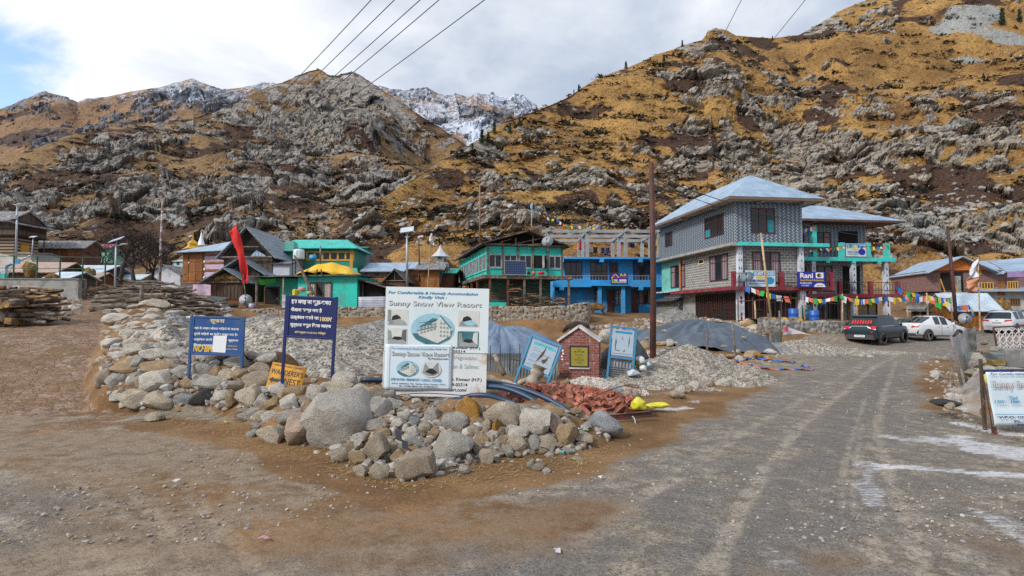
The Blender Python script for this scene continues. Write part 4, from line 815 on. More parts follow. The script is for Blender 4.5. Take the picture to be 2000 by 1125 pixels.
def room(t, x0, x1, z0, z1, y, kind):
    ob('picture', rrect(x0, x1, z0, z1, y, .02), IVORY if kind != 3 else TEAL_INK, t)
    w, h = x1-x0, z1-z0; P = lambda pts: [(x0+u*w, z0+v*h) for u, v in pts]
    if kind in (0, 2):   # bed
        ob('picture', poly(P([(.03, .03), (.15, .35), (.5, .4), (.97, .1), (.9, .03)]), y-.0008), INKM, t)
        ob('picture', poly(P([(.2, .35), (.25, .58), (.45, .68), (.62, .55), (.66, .4), (.4, .28)]), y-.0012), BLK, t)
        ob('picture', poly(P([(.25, .3), (.6, .42), (.92, .22), (.7, .06), (.4, .1)]), y-.0016), SKYP if kind else GREYP, t)
        if kind == 0: ob('picture', poly(P([(.02, .2), (.02, .97), (.18, .97), (.18, .3)]), y-.0014), INKM, t)
    else:
        ob('picture', poly(P([(.03, .05), (.2, .42), (.75, .42), (.97, .05)]), y-.0008), GREYP, t)
        ob('picture', poly(P([(.05, .2), (.05, .9), (.2, .85), (.25, .4)]), y-.0012), INKM, t)
        ob('picture', poly(P([(.7, .42), (.75, .9), (.95, .97), (.95, .15)]), y-.0012), INK if kind == 1 else IVORY, t)
        ob('picture', poly(P([(.25, .35), (.35, .5), (.66, .5), (.78, .34), (.55, .28)]), y-.0016), BLK, t)
def fat(s_, x, z, w, h, y, t, k=.007):
    text(s_, x+k, z-k, w, h, y, INK, t, bold=.012); text(s_, x, z, w, h, y-.001, INKL, t)
a, b_ = W(746, 772, 9.2), W(949, 772, 9.2); mx, L = frame(a, b_)
t = thing('resort_billboard', 'large pale resort billboard with hotel pictures and a newer poster on its lower half', 'billboard', mx=lean(mx, math.radians(1.3)))
for x in (.03, L-.035): ob('post', M().box(x-.018, x+.018, .03, .06, -.75, 1.66), STEEL_RUST, t)
Hb = 1.69
ob('lower_panel', M().box(0, L, .0, .03, 0, .68), FLEXW, t, label=None) if False else ob('lower_panel', M().box(0, L, .0, .03, 0, .68), FLEXW, t)
ob('upper_panel', M().box(.012, L+.012, -.012, .028, .684, Hb), FLEXB, t)
for s_, x, z, w, h in (('. Vegetables', 1.06, .56, .40, .075), ('ion & Salines', 1.06, .44, .43, .07)): text(s_, x, z, w, h, -.004, mat('ink_faded_cyan', (.30, .48, .55), .6, .1, 9, 0), t)
for s_, x, z, w, h in (('t. Kinnaur (H.P.)', 1.08, .235, .46, .065), ('9-05514', 1.08, .165, .24, .052), ('ort.com/', 1.06, .085, .25, .055)): text(s_, x, z, w, h, -.004, BLK, t, bold=.012)
text('For Comfortable & Homely Accomodation', .05, 1.565, 1.40, .06, -.016, CYANP, t, shear=.25, bold=.02); text('Kindly Visit :', .52, 1.50, .45, .058, -.016, CYANP, t, shear=.25, bold=.02)
fat('Sunny Snow View Resort', .06, 1.375, 1.45, .10, -.016, t)
room(t, .05, .37, 1.09, 1.335, -.0155, 0); room(t, .05, .37, .79, 1.04, -.0155, 1); room(t, 1.15, 1.48, 1.09, 1.34, -.0155, 2); room(t, 1.15, 1.48, .77, 1.02, -.0155, 3)
hotel(t, .76, 1.04, .34, .245, -.0155)
text('Kinnaur (H.P.)', 1.085, .735, .42, .045, -.016, BLK, t, bold=.015); text('05514', 1.085, .69, .19, .035, -.016, BLK, t, bold=.015)
def pf(u, v):
    x = .035+u*1.035; z = .095+v*.70
    return (x, -.022-.006*math.sin(u*5+v*3)-.010*max(0, .15-u)*4*(1-v), z-.006*math.sin(u*6.2))
p = ob('poster', M().grid(pf, 24, 14), FLEXN, t, smooth=True); so_ = p.modifiers.new('thick', 'SOLIDIFY'); so_.thickness = .002
y = -.032; e = M()
for x0, x1, z0, z1 in ((.11, 1.035, .125, .128), (.11, 1.035, .77, .773), (.11, .113, .125, .773), (1.032, 1.035, .125, .773)): e.box(x0, x1, y, y+.002, z0, z1)
ob('poster_border', e, DBLUE, t)
text('For Comfortable & Homely Accomodation Kindly Visit :', .135, .715, .87, .034, y, CYANP, t, shear=.25, bold=.02); fat('Sunny Snow View Resort', .135, .605, .89, .085, y, t, .005); text('& Restaurant', .70, .575, .32, .026, y, BLK, t, bold=.02)
hotel(t, .385, .42, .17, .125, y+.004); ob('picture', ell(.755, .415, .155, .12, y+.004), IVORY, t)
ob('picture', poly([(.62, .36), (.66, .52), (.72, .44), (.78, .44), (.86, .53), (.88, .36), (.80, .32), (.70, .32)], y+.0025), INKM, t); ob('picture', poly([(.66, .38), (.73, .43), (.80, .42), (.86, .37), (.78, .34)], y+.0015), BLK, t)
text('STEP IN FOR : BREAKFAST - LUNCH - DINNER', .135, .235, .78, .038, y, CYANP, t, shear=.2, bold=.03); text('V.P.O. Chhitkul, Teh. Sangla, Distt. Kinnaur (H.P.)', .145, .175, .84, .028, y, DBLUE, t, bold=.02); text('Ph.: 94180-28041-42, 70188-05514', .27, .14, .59, .026, y, DBLUE, t, bold=.02)
# ------------------------------------------------------------ banner at the road edge
mx, L = frame(W(1944, 842, 8.5), W(2120, 842, 8.5))
t = thing('resort_banner', 'pale blue resort banner with prices sagging between rusty stakes at the road edge', 'banner', mx=mx)
q = M().hexa([(-.02, -.02, -.14), (.03, -.02, -.14), (.03, .02, -.14), (-.02, .02, -.14), (-.05, -.02, .06), (-.0, -.02, .06), (-.0, .02, .06), (-.05, .02, .06)])
ob('stake', q, RUSTPOLE, t); ob('stake', M().box(L+.02, L+.06, -.02, .02, -.1, .95), RUSTPOLE, t)
ob('rod', M().tube([(-.02, .015, -.06), (-.07, .015, .35), (-.15, .015, .86)], .009, 6), RUSTPOLE, t); ob('bar', M().tube([(-.13, .012, .86), (L+.06, .012, .88)], .016, 6), mat('bar_dark_blue', (.03, .04, .16), .5), t)
def bf(u, v):
    x = -.115*v+.005+u*(L+.02+.09*v); return (x, .0+.018*math.sin(u*5+1)*(1-v)-.012*math.sin(v*9+u*4)*(1-v), .07+v*.77+(1-v)*.03*math.sin(u*3.1))
p = ob('flex', M().grid(bf, 30, 16), FLEXN, t, smooth=True); so_ = p.modifiers.new('thick', 'SOLIDIFY'); so_.thickness = .002
y = -.034
text('For Comfortable & Homely', -.07, .79, .82, .045, y, DBLUE, t, shear=.25, bold=.02); text('Kindly Visit :', .42, .73, .34, .045, y, DBLUE, t, shear=.25, bold=.02)
text('Sunny Snow View Resort', -.055+.008, .592, 1.31, .125, y, mat('ink_red_grey', (.35, .22, .20), .6), t, bold=.012); text('Sunny Snow View Resort', -.055, .60, 1.31, .125, y-.002, INKL, t)
for s_, x, z, w, h in (('130/-', -.02, .40, .17, .045), ('Thali', .18, .45, .13, .05), ('100/-', .21, .40, .15, .042), ('Tea', .46, .45, .09, .035), ('Rooms', .40, .40, .18, .035), ('Coffee', .45, .345, .15, .035), ('Chow', .46, .295, .13, .035)): text(s_, x, z, w, h, y, CYANP, t, bold=.025)
ob('line', M().box(-.02, L, y, y+.003, .24, .247), CYANP, t)
for s_, x, z, w, h in (('V.P.O. Chhitkul, Sangla', .03, .175, .85, .045), ('Ph.: 94180-28041', .25, .12, .62, .042), ('http://', .29, .07, .2, .045)): text(s_, x, z, w, h, y, DBLUE, t, bold=.025)
# ------------------------------------------------------------ netting fence
NET, nt, b = newmat('white_netting')
b.inputs['Base Color'].default_value = (.72, .70, .66, 1); b.inputs['Roughness'].default_value = .8
v = nd(nt, 'ShaderNodeTexCoord').outputs['Object']; nt.links.new(mth(nt, 'ADD', mth(nt, 'MULTIPLY', nz(nt, v, 3, 4), .55), .12, True), b.inputs['Alpha'])
CLOTH = mat('shade_cloth', (.46, .44, .41), .8, .2, 5, .3, .01, col2=(.33, .31, .29), cov=.44)
def post_at(name, px, bot, top, Y, r, mt, label, cat='post', group=None, dx=0, square=False, n=7):
    a = W(px, bot, Y); b_ = W(px+dx, top, Y); a.z -= .25
    m = M().tube([a, a+(b_-a)*.5+Vector((rnd.uniform(-1, 1)*r*.5, 0, 0)), b_], [r*1.1, r, r*.85], n if not square else 4)
    return tag(ob(name, m, mt, smooth=not square), label, cat, group)
post_at('fence_post', 1925, 836, 701, 8.8, .028, WOODB, 'square brown post holding the white netting beside the banner', square=True, dx=-10)
gP = 'grey stakes of the netting fence'
for px, bot, top, Y, dx in ((1881, 745, 655, 12.6, -24), (1888, 728, 650, 13.2, -14), (1893, 716, 641, 13.8, -7), (1906, 700, 638, 14.3, -3)): post_at('fence_post', px, bot, top, Y, .026, mat('purple_grey_wood', (.19, .165, .17), .85, .3, 8, .4), 'weathered grey stake holding the pale shade cloth fence', group=gP, dx=dx)
post_at('fence_stump', 1862, 758, 700, 11.6, .024, WOODG, 'short dark stake with a white band beside the dirt verge', dx=-5)
def net(name, P, lab, mt, sag, nu=26, nv=20, k=1.0):
    p00, p10, p11, p01 = [W(*q) for q in P]
    def fn(u, v):
        p = p00*(1-u)*(1-v)+p10*u*(1-v)+p11*u*v+p01*(1-u)*v
        w = 4*u*(1-u)
        p.z -= sag*w*(.3+v); p.y += k*(.06*math.sin(u*14+v*5)*w+.05*math.sin(v*17+u*3)); p.x += k*.03*math.sin(v*9+u*11)*w
        return p
    o = ob(name, M().grid(fn, nu, nv), mt, smooth=True); return tag(o, lab, 'netting')
net('netting', [(1918, 815, 8.8), (1846, 778, 10.6), (1860, 752, 11.4), (1917, 704, 8.8)], 'thin white netting drooping from the square brown post', NET, .12)
net('shade_cloth', [(1886, 742, 12.62), (1894, 720, 13.2), (1874, 652, 13.2), (1860, 660, 12.6)], 'pale cloth strip between the first two grey stakes', CLOTH, .0, 8, 10, .15)
net('shade_cloth', [(1894, 724, 13.22), (1900, 714, 13.8), (1887, 643, 13.8), (1875, 654, 13.2)], 'pale cloth strip between the second and third grey stakes', CLOTH, .0, 8, 10, .15)
net('shade_cloth', [(1898, 712, 13.82), (1908, 702, 14.3), (1904, 640, 14.3), (1887, 646, 13.8)], 'darker crumpled cloth at the far end of the stake fence', mat('shade_cloth_dark', (.27, .26, .23), .8, .3, 6, .4, .01), .02, 12, 16, .45)
# ------------------------------------------------------------ railing, slabs and blocks beyond the netting
mx, L = frame(W(1948, 684, 13.4), W(2080, 684, 13.2))
t = thing('metal_railing', 'rusty framed railing with a white diamond lattice at the road edge', 'railing', mx=lean(mx, math.radians(-4)))
f = M(); f.tube([(0, 0, 0), (L, 0, 0)], .02, 6).tube([(-.03, 0, .52), (L, 0, .52)], .018, 6).tube([(0, 0, 0), (-.03, 0, .52)], .02, 6).tube([(L, 0, 0), (L, 0, .52)], .02, 6); ob('frame', f, STEEL_RUST, t)
f = M()
for k in range(10):
    x = k*L/10; w = L/10
    for q in ((0, .12, w, .32), (w, .12, 0, .32), (0, .32, w, .47), (w, .32, 0, .47), (0, .04, w*.5, .12), (w*.5, .12, w, .04), (w*.5, .46, w*.5, .02)): f.tube([(x+q[0], 0, q[1]+.01), (x+q[2], 0, q[3])], .010, 4)
ob('lattice', f, mat('lattice_white', (.60, .58, .58), .6, .2, 9, 0), t)
def blockstone(px, bot, w, h, Y, dep, mt, name, label, cat, rz=0, b=.02):
    s = F/Y; p = W(px, bot, Y); p.z -= .03
    m = M().box(-w/s/2, w/s/2, 0, dep, 0, h/s+.03); o = ob(name, m, mt, bev=b, mx=Matrix.Translation(p) @ Matrix.Rotation(rz, 4, 'Z')); return tag(o, label, cat)
CONC = mat('concrete', (.30, .30, .29), .9, .2, 3, .4, .006, col2=(.2, .2, .19), cov=.44)
SLATE = mat('slate', (.19, .22, .215), .8, .25, 3, .4, .01)
blockstone(1988, 716, 44, 34, 12.9, .4, CONC, 'concrete_block', 'grey concrete block under the lattice railing', 'block')
blockstone(1938, 702, 54, 12, 12.7, .3, SLATE, 'slate_slab', 'flat greenish slate slab on the low wall below the railing', 'slab', .1)
blockstone(1943, 712, 42, 9, 12.6, .3, mat('ochre_slab', (.38, .26, .09), .85, .3, 5, .4), 'stone_slab', 'ochre flat stone under the greenish slate slab', 'slab', -.08)
gW = 'stones of the low wall behind the netting'
for px, bot, w, h, t_ in ((1915, 710, 18, 22, 'pale'), (1922, 690, 20, 10, 'brown'), (1945, 685, 22, 9, 'grey'), (1925, 726, 34, 14, 'pale'), (1960, 728, 36, 13, 'grey'), (1992, 730, 30, 12, 'beige'), (1900, 735, 22, 14, 'brown'), (1935, 738, 26, 12, 'brown'), (1905, 715, 14, 16, 'grey'), (1925, 673, 16, 9, 'brown')):
    stone(px, bot, w, h, t_, f'{WORDS[t_]} stone in the low wall behind the netting', gW, Y=12.4)
stone(1852, 795, 52, 16, 'dark', 'flat black rag draped stone on the verge under the netting', None, Y=9.9); stone(1857, 800, 16, 14, 'beige', 'small beige stone against the black rag on the verge', None, Y=9.6); stone(1828, 738, 18, 15, 'pale', 'pale stone alone on the dirt verge by the road', None)
tag(ob('sack', M().lathe([(0, 0), (.16, .02), (.19, .12), (.15, .26), (.06, .32), (0, .33)], 14, Matrix.Translation(W(1930, 752, 12.0)) @ Matrix.Scale(.7, 4)), mat('sack_olive', (.42, .40, .12), .7, .25, 6, .4), smooth=True), 'olive yellow sack behind the square brown post', 'sack')
# ------------------------------------------------------------ brick memorial
BRW, nt, b = newmat('brick_masonry')
v = nd(nt, 'ShaderNodeTexCoord').outputs['Object']; sp = nd(nt, 'ShaderNodeSeparateXYZ', {0: v})
bv = nd(nt, 'ShaderNodeCombineXYZ', {0: mth(nt, 'ADD', sp.outputs[0], sp.outputs[1]), 1: sp.outputs[2]}).outputs[0]
bt = nd(nt, 'ShaderNodeTexBrick', {'Vector': bv, 'Color1': c4((.22, .05, .035)), 'Color2': c4((.33, .10, .07)), 'Mortar': c4((.26, .22, .21)), 'Scale': 1.0, 'Mortar Size': .006, 'Brick Width': .155, 'Row Height': .058, 'Bias': -.2})
c = mixc(nt, mth(nt, 'MULTIPLY', rmp(nt, nz(nt, v, 6, 6, .65), .56, .64), .7), bt.outputs[0], (.50, .38, .37)); c = mixc(nt, mth(nt, 'MULTIPLY', rmp(nt, nz(nt, v, 25, 3), .4, .7), .35), c, (.1, .03, .03))
nt.links.new(c, b.inputs['Base Color']); b.inputs['Roughness'].default_value = .85; bump(nt, b, mth(nt, 'SUBTRACT', 1.0, bt.outputs['Fac']), .6, .008)
mx, L = frame(W(1092, 747, 13.4), W(1170, 742, 13.2))
t = thing('brick_memorial', 'small gabled red brick memorial with a white roof and a brass plaque', 'memorial', mx=mx)
h1, h2 = .98, 1.28
w_ = M(); w_.prism([(0, -.1), (L, -.1), (L, h1), (L/2, h2), (0, h1)], 0, .5); ob('wall', w_, BRW, t)
WCEM = mat('white_cement', (.62, .61, .58), .85, .12, 4, .3, .005, col2=(.42, .41, .39), cov=.42)
rf = M(); rf.slab([(-.05, -.05, h1-.02), (L/2, -.05, h2+.02), (L/2, .56, h2+.02), (-.05, .56, h1-.02)], -.05); rf.slab([(L/2+.001, -.05, h2+.02), (L+.05, -.05, h1-.02), (L+.05, .56, h1-.02), (L/2+.001, .56, h2+.02)], -.05); ob('roof', rf, WCEM, t)
x0, x1, z0, z1 = L*.30, L*.72, .38, .80
fr = M()
for q in ((x0-.03, x1+.03, z1, z1+.03), (x0-.03, x1+.03, z0-.03, z0), (x0-.03, x0, z0, z1), (x1, x1+.03, z0, z1)): fr.box(q[0], q[1], -.012, .02, q[2], q[3])
pq = ob('plaque', M().box(x0, x1, -.006, .004, z0, z1), mat('brass', (.42, .36, .06), .35, .15, 3, .1, .002, met=.4), t); ob('plaque_frame', fr, BLK, t); ob('sill', M().box(x0-.04, x1+.05, -.04, .01, z0-.065, z0-.034), WCEM, t)
for i, (s_, w, h) in enumerate((('॥ श्री ॥', .10, .03), ('श्री शमशेर सिंह', .24, .045), ('की पुण्य स्मृति में', .18, .025), ('स्व. श्री', .08, .022), ('श्री देव राज नेगी', .22, .032), ('छितकुल', .12, .025))): text(s_, (x0+x1)/2, z1-.07-i*.058, w, h, -.009, BLK, t, align='c', bold=.02)
text('1', L*.56, h1+.10, .02, .05, -.004, WHT, t, name='painted_mark', shear=.3)
for k in range(4): ob('painted_mark', ell(.085-.01*k+.02*(k % 2), .72-.065*k, .02, .025, -.003, 9), WHT, t)
sk = M().slab([(L-.1, -.02, -.02), (L+.30, -.15, -.12), (L+.35, .5, -.05), (L-.08, .5, .16)], .02); ob('apron', sk, CONC, t)
# ------------------------------------------------------------ torn blue notice frames
PAPB = mat('faded_print', (.26, .36, .47), .6, .08, 4, .1, .003, col2=(.34, .42, .50), cov=.46); FBL = mat('frame_sky_blue', (.02, .22, .50), .5, .2, 5, .1, .002, col2=(.05, .25, .42), cov=.42); HOLE = mat('torn_brown', (.12, .05, .03), .9, .2, 5, 0)
CORR = lambda m, x0, x1, z0, z1, y=0, n=16, amp=.012, vert=True: m.grid(lambda u, v: (x0+u*(x1-x0), y+amp*math.sin((u if vert else v)*n*2*math.pi), z0+v*(z1-z0)), n*8 if vert else 2, 2 if vert else n*8)
mx, L = frame(W(1008, 740, 12.2), W(1068, 753, 11.9))
L = .68; t = thing('notice_stand', 'leaning sky blue notice frame with a faded sheet torn by two brown holes', 'sign', mx=leanx(lean(mx, math.radians(18.5)), math.radians(-8)))
f = M()
for x in (0, L): f.box(x-.022, x+.022, -.02, .02, -.1, .98)
f.box(.022, L-.022, -.018, .018, .94, .98).box(.022, L-.022, -.018, .018, .27, .315); ob('frame', f, FBL, t, bev=.003)
ob('sheet', M().box(.055, L-.05, -.004, .004, .325, .90), PAPB, t)
ob('heading', M().add([(.10, -.007, .80), (L-.08, -.007, .80), (L-.08, -.007, .88), (.10, -.007, .88)], [(0, 1, 2, 3)]), mat('print_cyan', (.10, .42, .52), .6, .2, 9, 0), t); text('राष्ट्रीय ग्रामीण', .16, .825, .36, .03, -.010, TEAL_INK, t)
for i, (x, w) in enumerate(((.12, .16), (.12, .24), (.36, .2), (.12, .2), (.10, .22), (.34, .2), (.1, .2), (.36, .22), (.1, .2), (.38, .1))): text('योजना का नाम', x, .74-i*.045, w, .016, -.008, INK, t)
ob('tear', poly([(.40, .87), (.38, .80), (.33, .66), (.27, .47), (.31, .52), (.37, .62), (.39, .68)], -.0075), HOLE, t); ob('tear', poly([(.50, .68), (.46, .60), (.38, .56), (.42, .50), (.46, .50), (.50, .58)], -.0075), HOLE, t)
mx, L = frame(W(1186, 735, 13.2), W(1236, 725, 13.2)); L = .56
t = thing('notice_stand', 'upright sky blue notice frame with a cracked white sheet over corrugated tin', 'sign', mx=leanx(lean(mx, math.radians(6.5)), math.radians(-6)))
f = M()
for x in (0, L): f.box(x-.02, x+.02, -.02, .02, -.1, 1.14)
f.box(.02, L-.02, -.018, .018, 1.10, 1.14).box(.02, L-.02, -.018, .018, .42, .46); ob('frame', f, FBL, t, bev=.003)
ob('sheet', M().box(.04, L-.04, -.004, .004, .49, 1.07), mat('faded_white_print', (.40, .49, .56), .6, .06, 4, .1), t); ob('heading', M().add([(.09, -.007, .99), (L-.08, -.007, .99), (L-.08, -.007, 1.04), (.09, -.007, 1.04)], [(0, 1, 2, 3)]), CYANP, t)
ob('border_line', M().add([(.06, -.007, .525), (L-.06, -.007, .53), (L-.06, -.007, .54), (.06, -.007, .535)], [(0, 1, 2, 3)]), CYANP, t)
for pts in ([(.13, .97), (.12, .86), (.14, .8), (.13, .68), (.145, .60), (.13, .60), (.115, .7), (.115, .85)], [(.27, .96), (.26, .88), (.31, .84), (.25, .87), (.22, .74), (.245, .85)], [(.43, .95), (.41, .82), (.415, .68), (.43, .80)], [(.10, .615), (.2, .60), (.24, .62), (.2, .585)], [(.34, .64), (.30, .59), (.33, .58)]): ob('crack', poly(pts, -.0075), BLK, t)
o = ob('tin_panel', CORR(M(), .02, L-.02, .0, .24, .05, 5, .014, False), TIN, t, smooth=True); o = ob('tin_panel', CORR(M(), .02, L-.02, .2, .42, .06, 7, .014, True), TIN, t, smooth=True)
def tin(name, P, Y, label, mt=DTIN, n=9, group=None, d=.01):
    p00, p10, p11, p01 = [W(*q) for q in P]; nn = (p10-p00).cross(p01-p00).normalized()
    o = ob(name, M().grid(lambda u, v: (p00*(1-u)*(1-v)+p10*u*(1-v)+p11*u*v+p01*(1-u)*v)+nn*d*math.sin(u*n*2*math.pi), n*8, 3), mt, smooth=True)
    s_ = o.modifiers.new('thick', 'SOLIDIFY'); s_.thickness = .003; return tag(o, label, 'tin sheet', group)
tin('corrugated_sheet', [(1236, 716, 13.6), (1268, 700, 14.2), (1262, 686, 14.2), (1240, 655, 13.5)], 0, 'dark tin sheet leaning to the right of the upright notice frame', n=7)
tin('corrugated_sheet', [(1172, 740, 13.9), (1192, 742, 13.6), (1194, 672, 13.7), (1174, 690, 14)], 0, 'dark tin sheet between the brick memorial and the upright notice frame', n=5)
tin('corrugated_sheet', [(948, 752, 13.4), (1015, 755, 13.2), (1018, 690, 13.4), (950, 690, 13.8)], 0, 'dark tin sheet fence behind the driftwood logs', n=12)
tin('corrugated_sheet', [(1012, 758, 13.0), (1085, 760, 12.9), (1090, 700, 13.1), (1016, 700, 13.2)], 0, 'dark tin sheet under the leaning torn notice frame', n=12)
tin('corrugated_sheet', [(1472, 688, 26.5), (1472, 653, 26.5), (1502, 650, 26.3), (1503, 686, 26.3)], 0, 'blue grey tin sheet standing between the wooden stakes', TIN, 9)
tin('corrugated_sheet', [(1505, 688, 26.2), (1505, 648, 26.2), (1522, 650, 26.6), (1524, 676, 26.6)], 0, 'narrow tin sheet behind the tall stake by the white banner', TIN, 9)
# ------------------------------------------------------------ pipes, rods, driftwood, bags
HOSE = mat('hose_blue_black', (.018, .048, .10), .45, .15, 3, .05, .003)
def spl(pts, n=8):
    P = [Vector(p) for p in pts]; P = [P[0]*2-P[1]]+P+[P[-1]*2-P[-2]]; out = []
    for i in range(1, len(P)-2):
        for k in range(n):
            t_ = k/n; a, b_, c_, d = P[i-1:i+3]
            out.append(.5*((2*b_)+(c_-a)*t_+(2*a-5*b_+4*c_-d)*t_*t_+(3*b_-a-3*c_+d)*t_**3))
    return out+[P[-2]]
def pipe(name, pts, r, mt, label, cat, n=10, grp=None):
    return tag(ob(name, M().tube(spl([W(*p) for p in pts]), r, n), mt, smooth=True), label, cat, grp)
pipe('water_pipe', [(705, 742, 9.75), (800, 742, 9.7), (900, 744, 9.6), (960, 748, 9.5), (1010, 757, 9.35), (1060, 775, 9.1), (1098, 795, 8.9), (1113, 808, 8.8), (1108, 815, 8.75), (1085, 816, 8.75)], .044, HOSE, 'outermost blue black pipe, curling back at its end by the bricks', 'pipe')
pipe('water_pipe', [(940, 754, 9.3), (985, 758, 9.2), (1030, 775, 9.0), (1058, 795, 8.85), (1062, 803, 8.8)], .044, HOSE, 'middle blue black pipe of the three beside the billboard', 'pipe')
pipe('water_pipe', [(780, 783, 9.45), (850, 790, 9.4), (930, 772, 9.1), (985, 782, 9.0), (1035, 803, 8.8), (1040, 806, 8.8)], .042, HOSE, 'lowest blue black pipe passing behind the pale boulder', 'pipe')
pipe('water_pipe', [(790, 775, 9.4), (835, 785, 9.4), (880, 793, 9.35), (1000, 806, 8.85), (1022, 808, 8.8)], .03, HOSE, 'straight dark pipe lying under the billboard', 'pipe')
for k in range(7):
    pipe('steel_rod', [(1096, 818+k*2.3, 8.9-.02*k), (1180, 812+k*1.6, 9.0), (1285+rnd.uniform(-20, 5), 803+k*1.5, 9.2)], .008, STEEL_RUST, 'thin rusty steel rod in the bundle by the blue grey boulder', 'rod', 5, 'rusty rods bundled at the road edge')
pipe('steel_rod', [(1080, 805, 9.4), (1130, 790, 9.6), (1180, 766, 9.7), (1220, 753, 9.8), (1243, 753, 9.8), (1252, 762, 9.7), (1250, 776, 9.6)], .008, STEEL_RUST, 'bent rusty rod arching over the brick heap', 'rod', 5)
pipe('steel_rod', [(742, 776, 9.0), (820, 768, 8.95), (900, 772, 8.95), (955, 778, 9.0)], .007, STEEL_RUST, 'thin rusty rod lying across the foot of the billboard', 'rod', 5)
pipe('water_hose', [(1220, 830, 9.2), (1240, 832, 9.0), (1236, 814, 9.1), (1215, 816, 9.3)], .012, GREYP, 'short loop of thin grey hose by the steel rods', 'hose', 6)
def logm(pts, r, n=9): return M().tube(spl(pts, 4), [r*(1+.18*math.sin(i*1.7)) for i in range(4*(len(pts)-1)+1)], n)
DRIFT = mat('driftwood', (.36, .32, .27), .85, .35, 5, .7, .01, col2=(.20, .15, .10), cov=.44)
for pts, r, lab in (([(952, 738, 12.0), (985, 748, 11.8), (1015, 757, 11.6)], .07, 'long grey driftwood log lying beside the tin sheet fence'), ([(985, 733, 12.2), (972, 705, 12.2), (966, 692, 12.2)], .05, 'dark forked branch rising above the grey driftwood log'), ([(1012, 750, 11.9), (1035, 738, 11.9), (1040, 737, 12)], .05, 'short broken yellowish plank by the leaning notice frame'), ([(1036, 752, 11.5), (1048, 730, 11.5), (1054, 715, 11.5)], .13, 'thick split stump standing in front of the leaning notice frame'), ([(1075, 748, 11.6), (1095, 752, 11.5), (1112, 744, 11.5)], .06, 'twisted grey log at the foot of the brick memorial'), ([(950, 762, 10.6), (985, 768, 10.5), (1000, 778, 10.4)], .06, 'grey log end between the blue black pipes')):
    tag(ob('driftwood_log', logm([W(*p) for p in pts], r), DRIFT, smooth=True), lab, 'log')
for i, (px, lab) in enumerate(((957, 'rusty bent frame of rods standing left among the driftwood'), (995, 'rusty bent frame of rods standing against the torn notice frame'))):
    s_ = [(px, 725, 12.4), (px+1, 676, 12.4), (px+20, 673, 12.4), (px+21, 728, 12.4)]
    tag(ob('rod_rack', M().tube([W(*p) for p in s_], .009, 5).tube([W(px, 700, 12.4), W(px+20, 705, 12.4)], .008, 5), STEEL_RUST), lab, 'frame')
def bag(px, bot, w, h, Y, mt, label, seed, name='plastic_bag'):
    s = F/Y; v, f = ico(3); r = fbm(v*1.6+seed, 3, seed)[:, None]*.28+fbm(v*5+seed, 2, seed)[:, None]*.10; v = v*(1+r); v[:, 2] = np.maximum(v[:, 2], -.7)
    p = W(px, bot-h*.42, Y); V = v*np.array([w/s/2, (w+h)/s/4, h/s/2])+np.array(p)
    return tag(npmesh(name, V, f, mt, True), label, 'bag')
PLY = mat('plastic_yellow', (.62, .58, .04), .4, .15, 4, .3, .01); PLW = mat('plastic_white', (.62, .63, .64), .45, .15, 5, .4, .01, col2=(.40, .48, .52), cov=.38)
bag(1248, 801, 30, 26, 9.6, PLY, 'crumpled yellow plastic bag at the end of the brick heap', 3); bag(1284, 796, 44, 11, 9.9, PLY, 'flattened yellow plastic sheet lying beside the yellow bag', 4)
bag(1251, 710, 18, 16, 13.4, PLW, 'white plastic bag on top of a bucket by the upright notice frame', 5); bag(1237, 735, 26, 14, 13.1, PLW, 'white plastic bag lying flat below the upright notice frame', 6); bag(1256, 724, 14, 12, 13.2, PLW, 'small white plastic bag beside the rusty pole', 7); bag(1267, 716, 9, 9, 13.4, mat('plastic_cyan', (.4, .62, .68), .45), 'pale cyan wrapper by the rusty pole', 8)
tag(ob('bucket', M().lathe([(0, 0), (.07, 0), (.09, .18), (.085, .18), (.066, .01)], 14, Matrix.Translation(W(1249, 720, 13.4))), mat('olive_bucket', (.14, .14, .06), .6), smooth=True), 'olive bucket under a white plastic bag', 'bucket')
tag(ob('rubber_strap', M().grid(lambda u, v: tuple(W(771+u*3+v*12*(v > .5)*0+[0, 2, 14, 28][min(3, int(v*3.999))]+0*u, 838+v*58, 6.8-.35*v)+Vector((u*.05, 0, .05*math.sin(v*3)))), 2, 12), BLK, smooth=True), 'black rubber strap draped over stones at the front', 'strap')
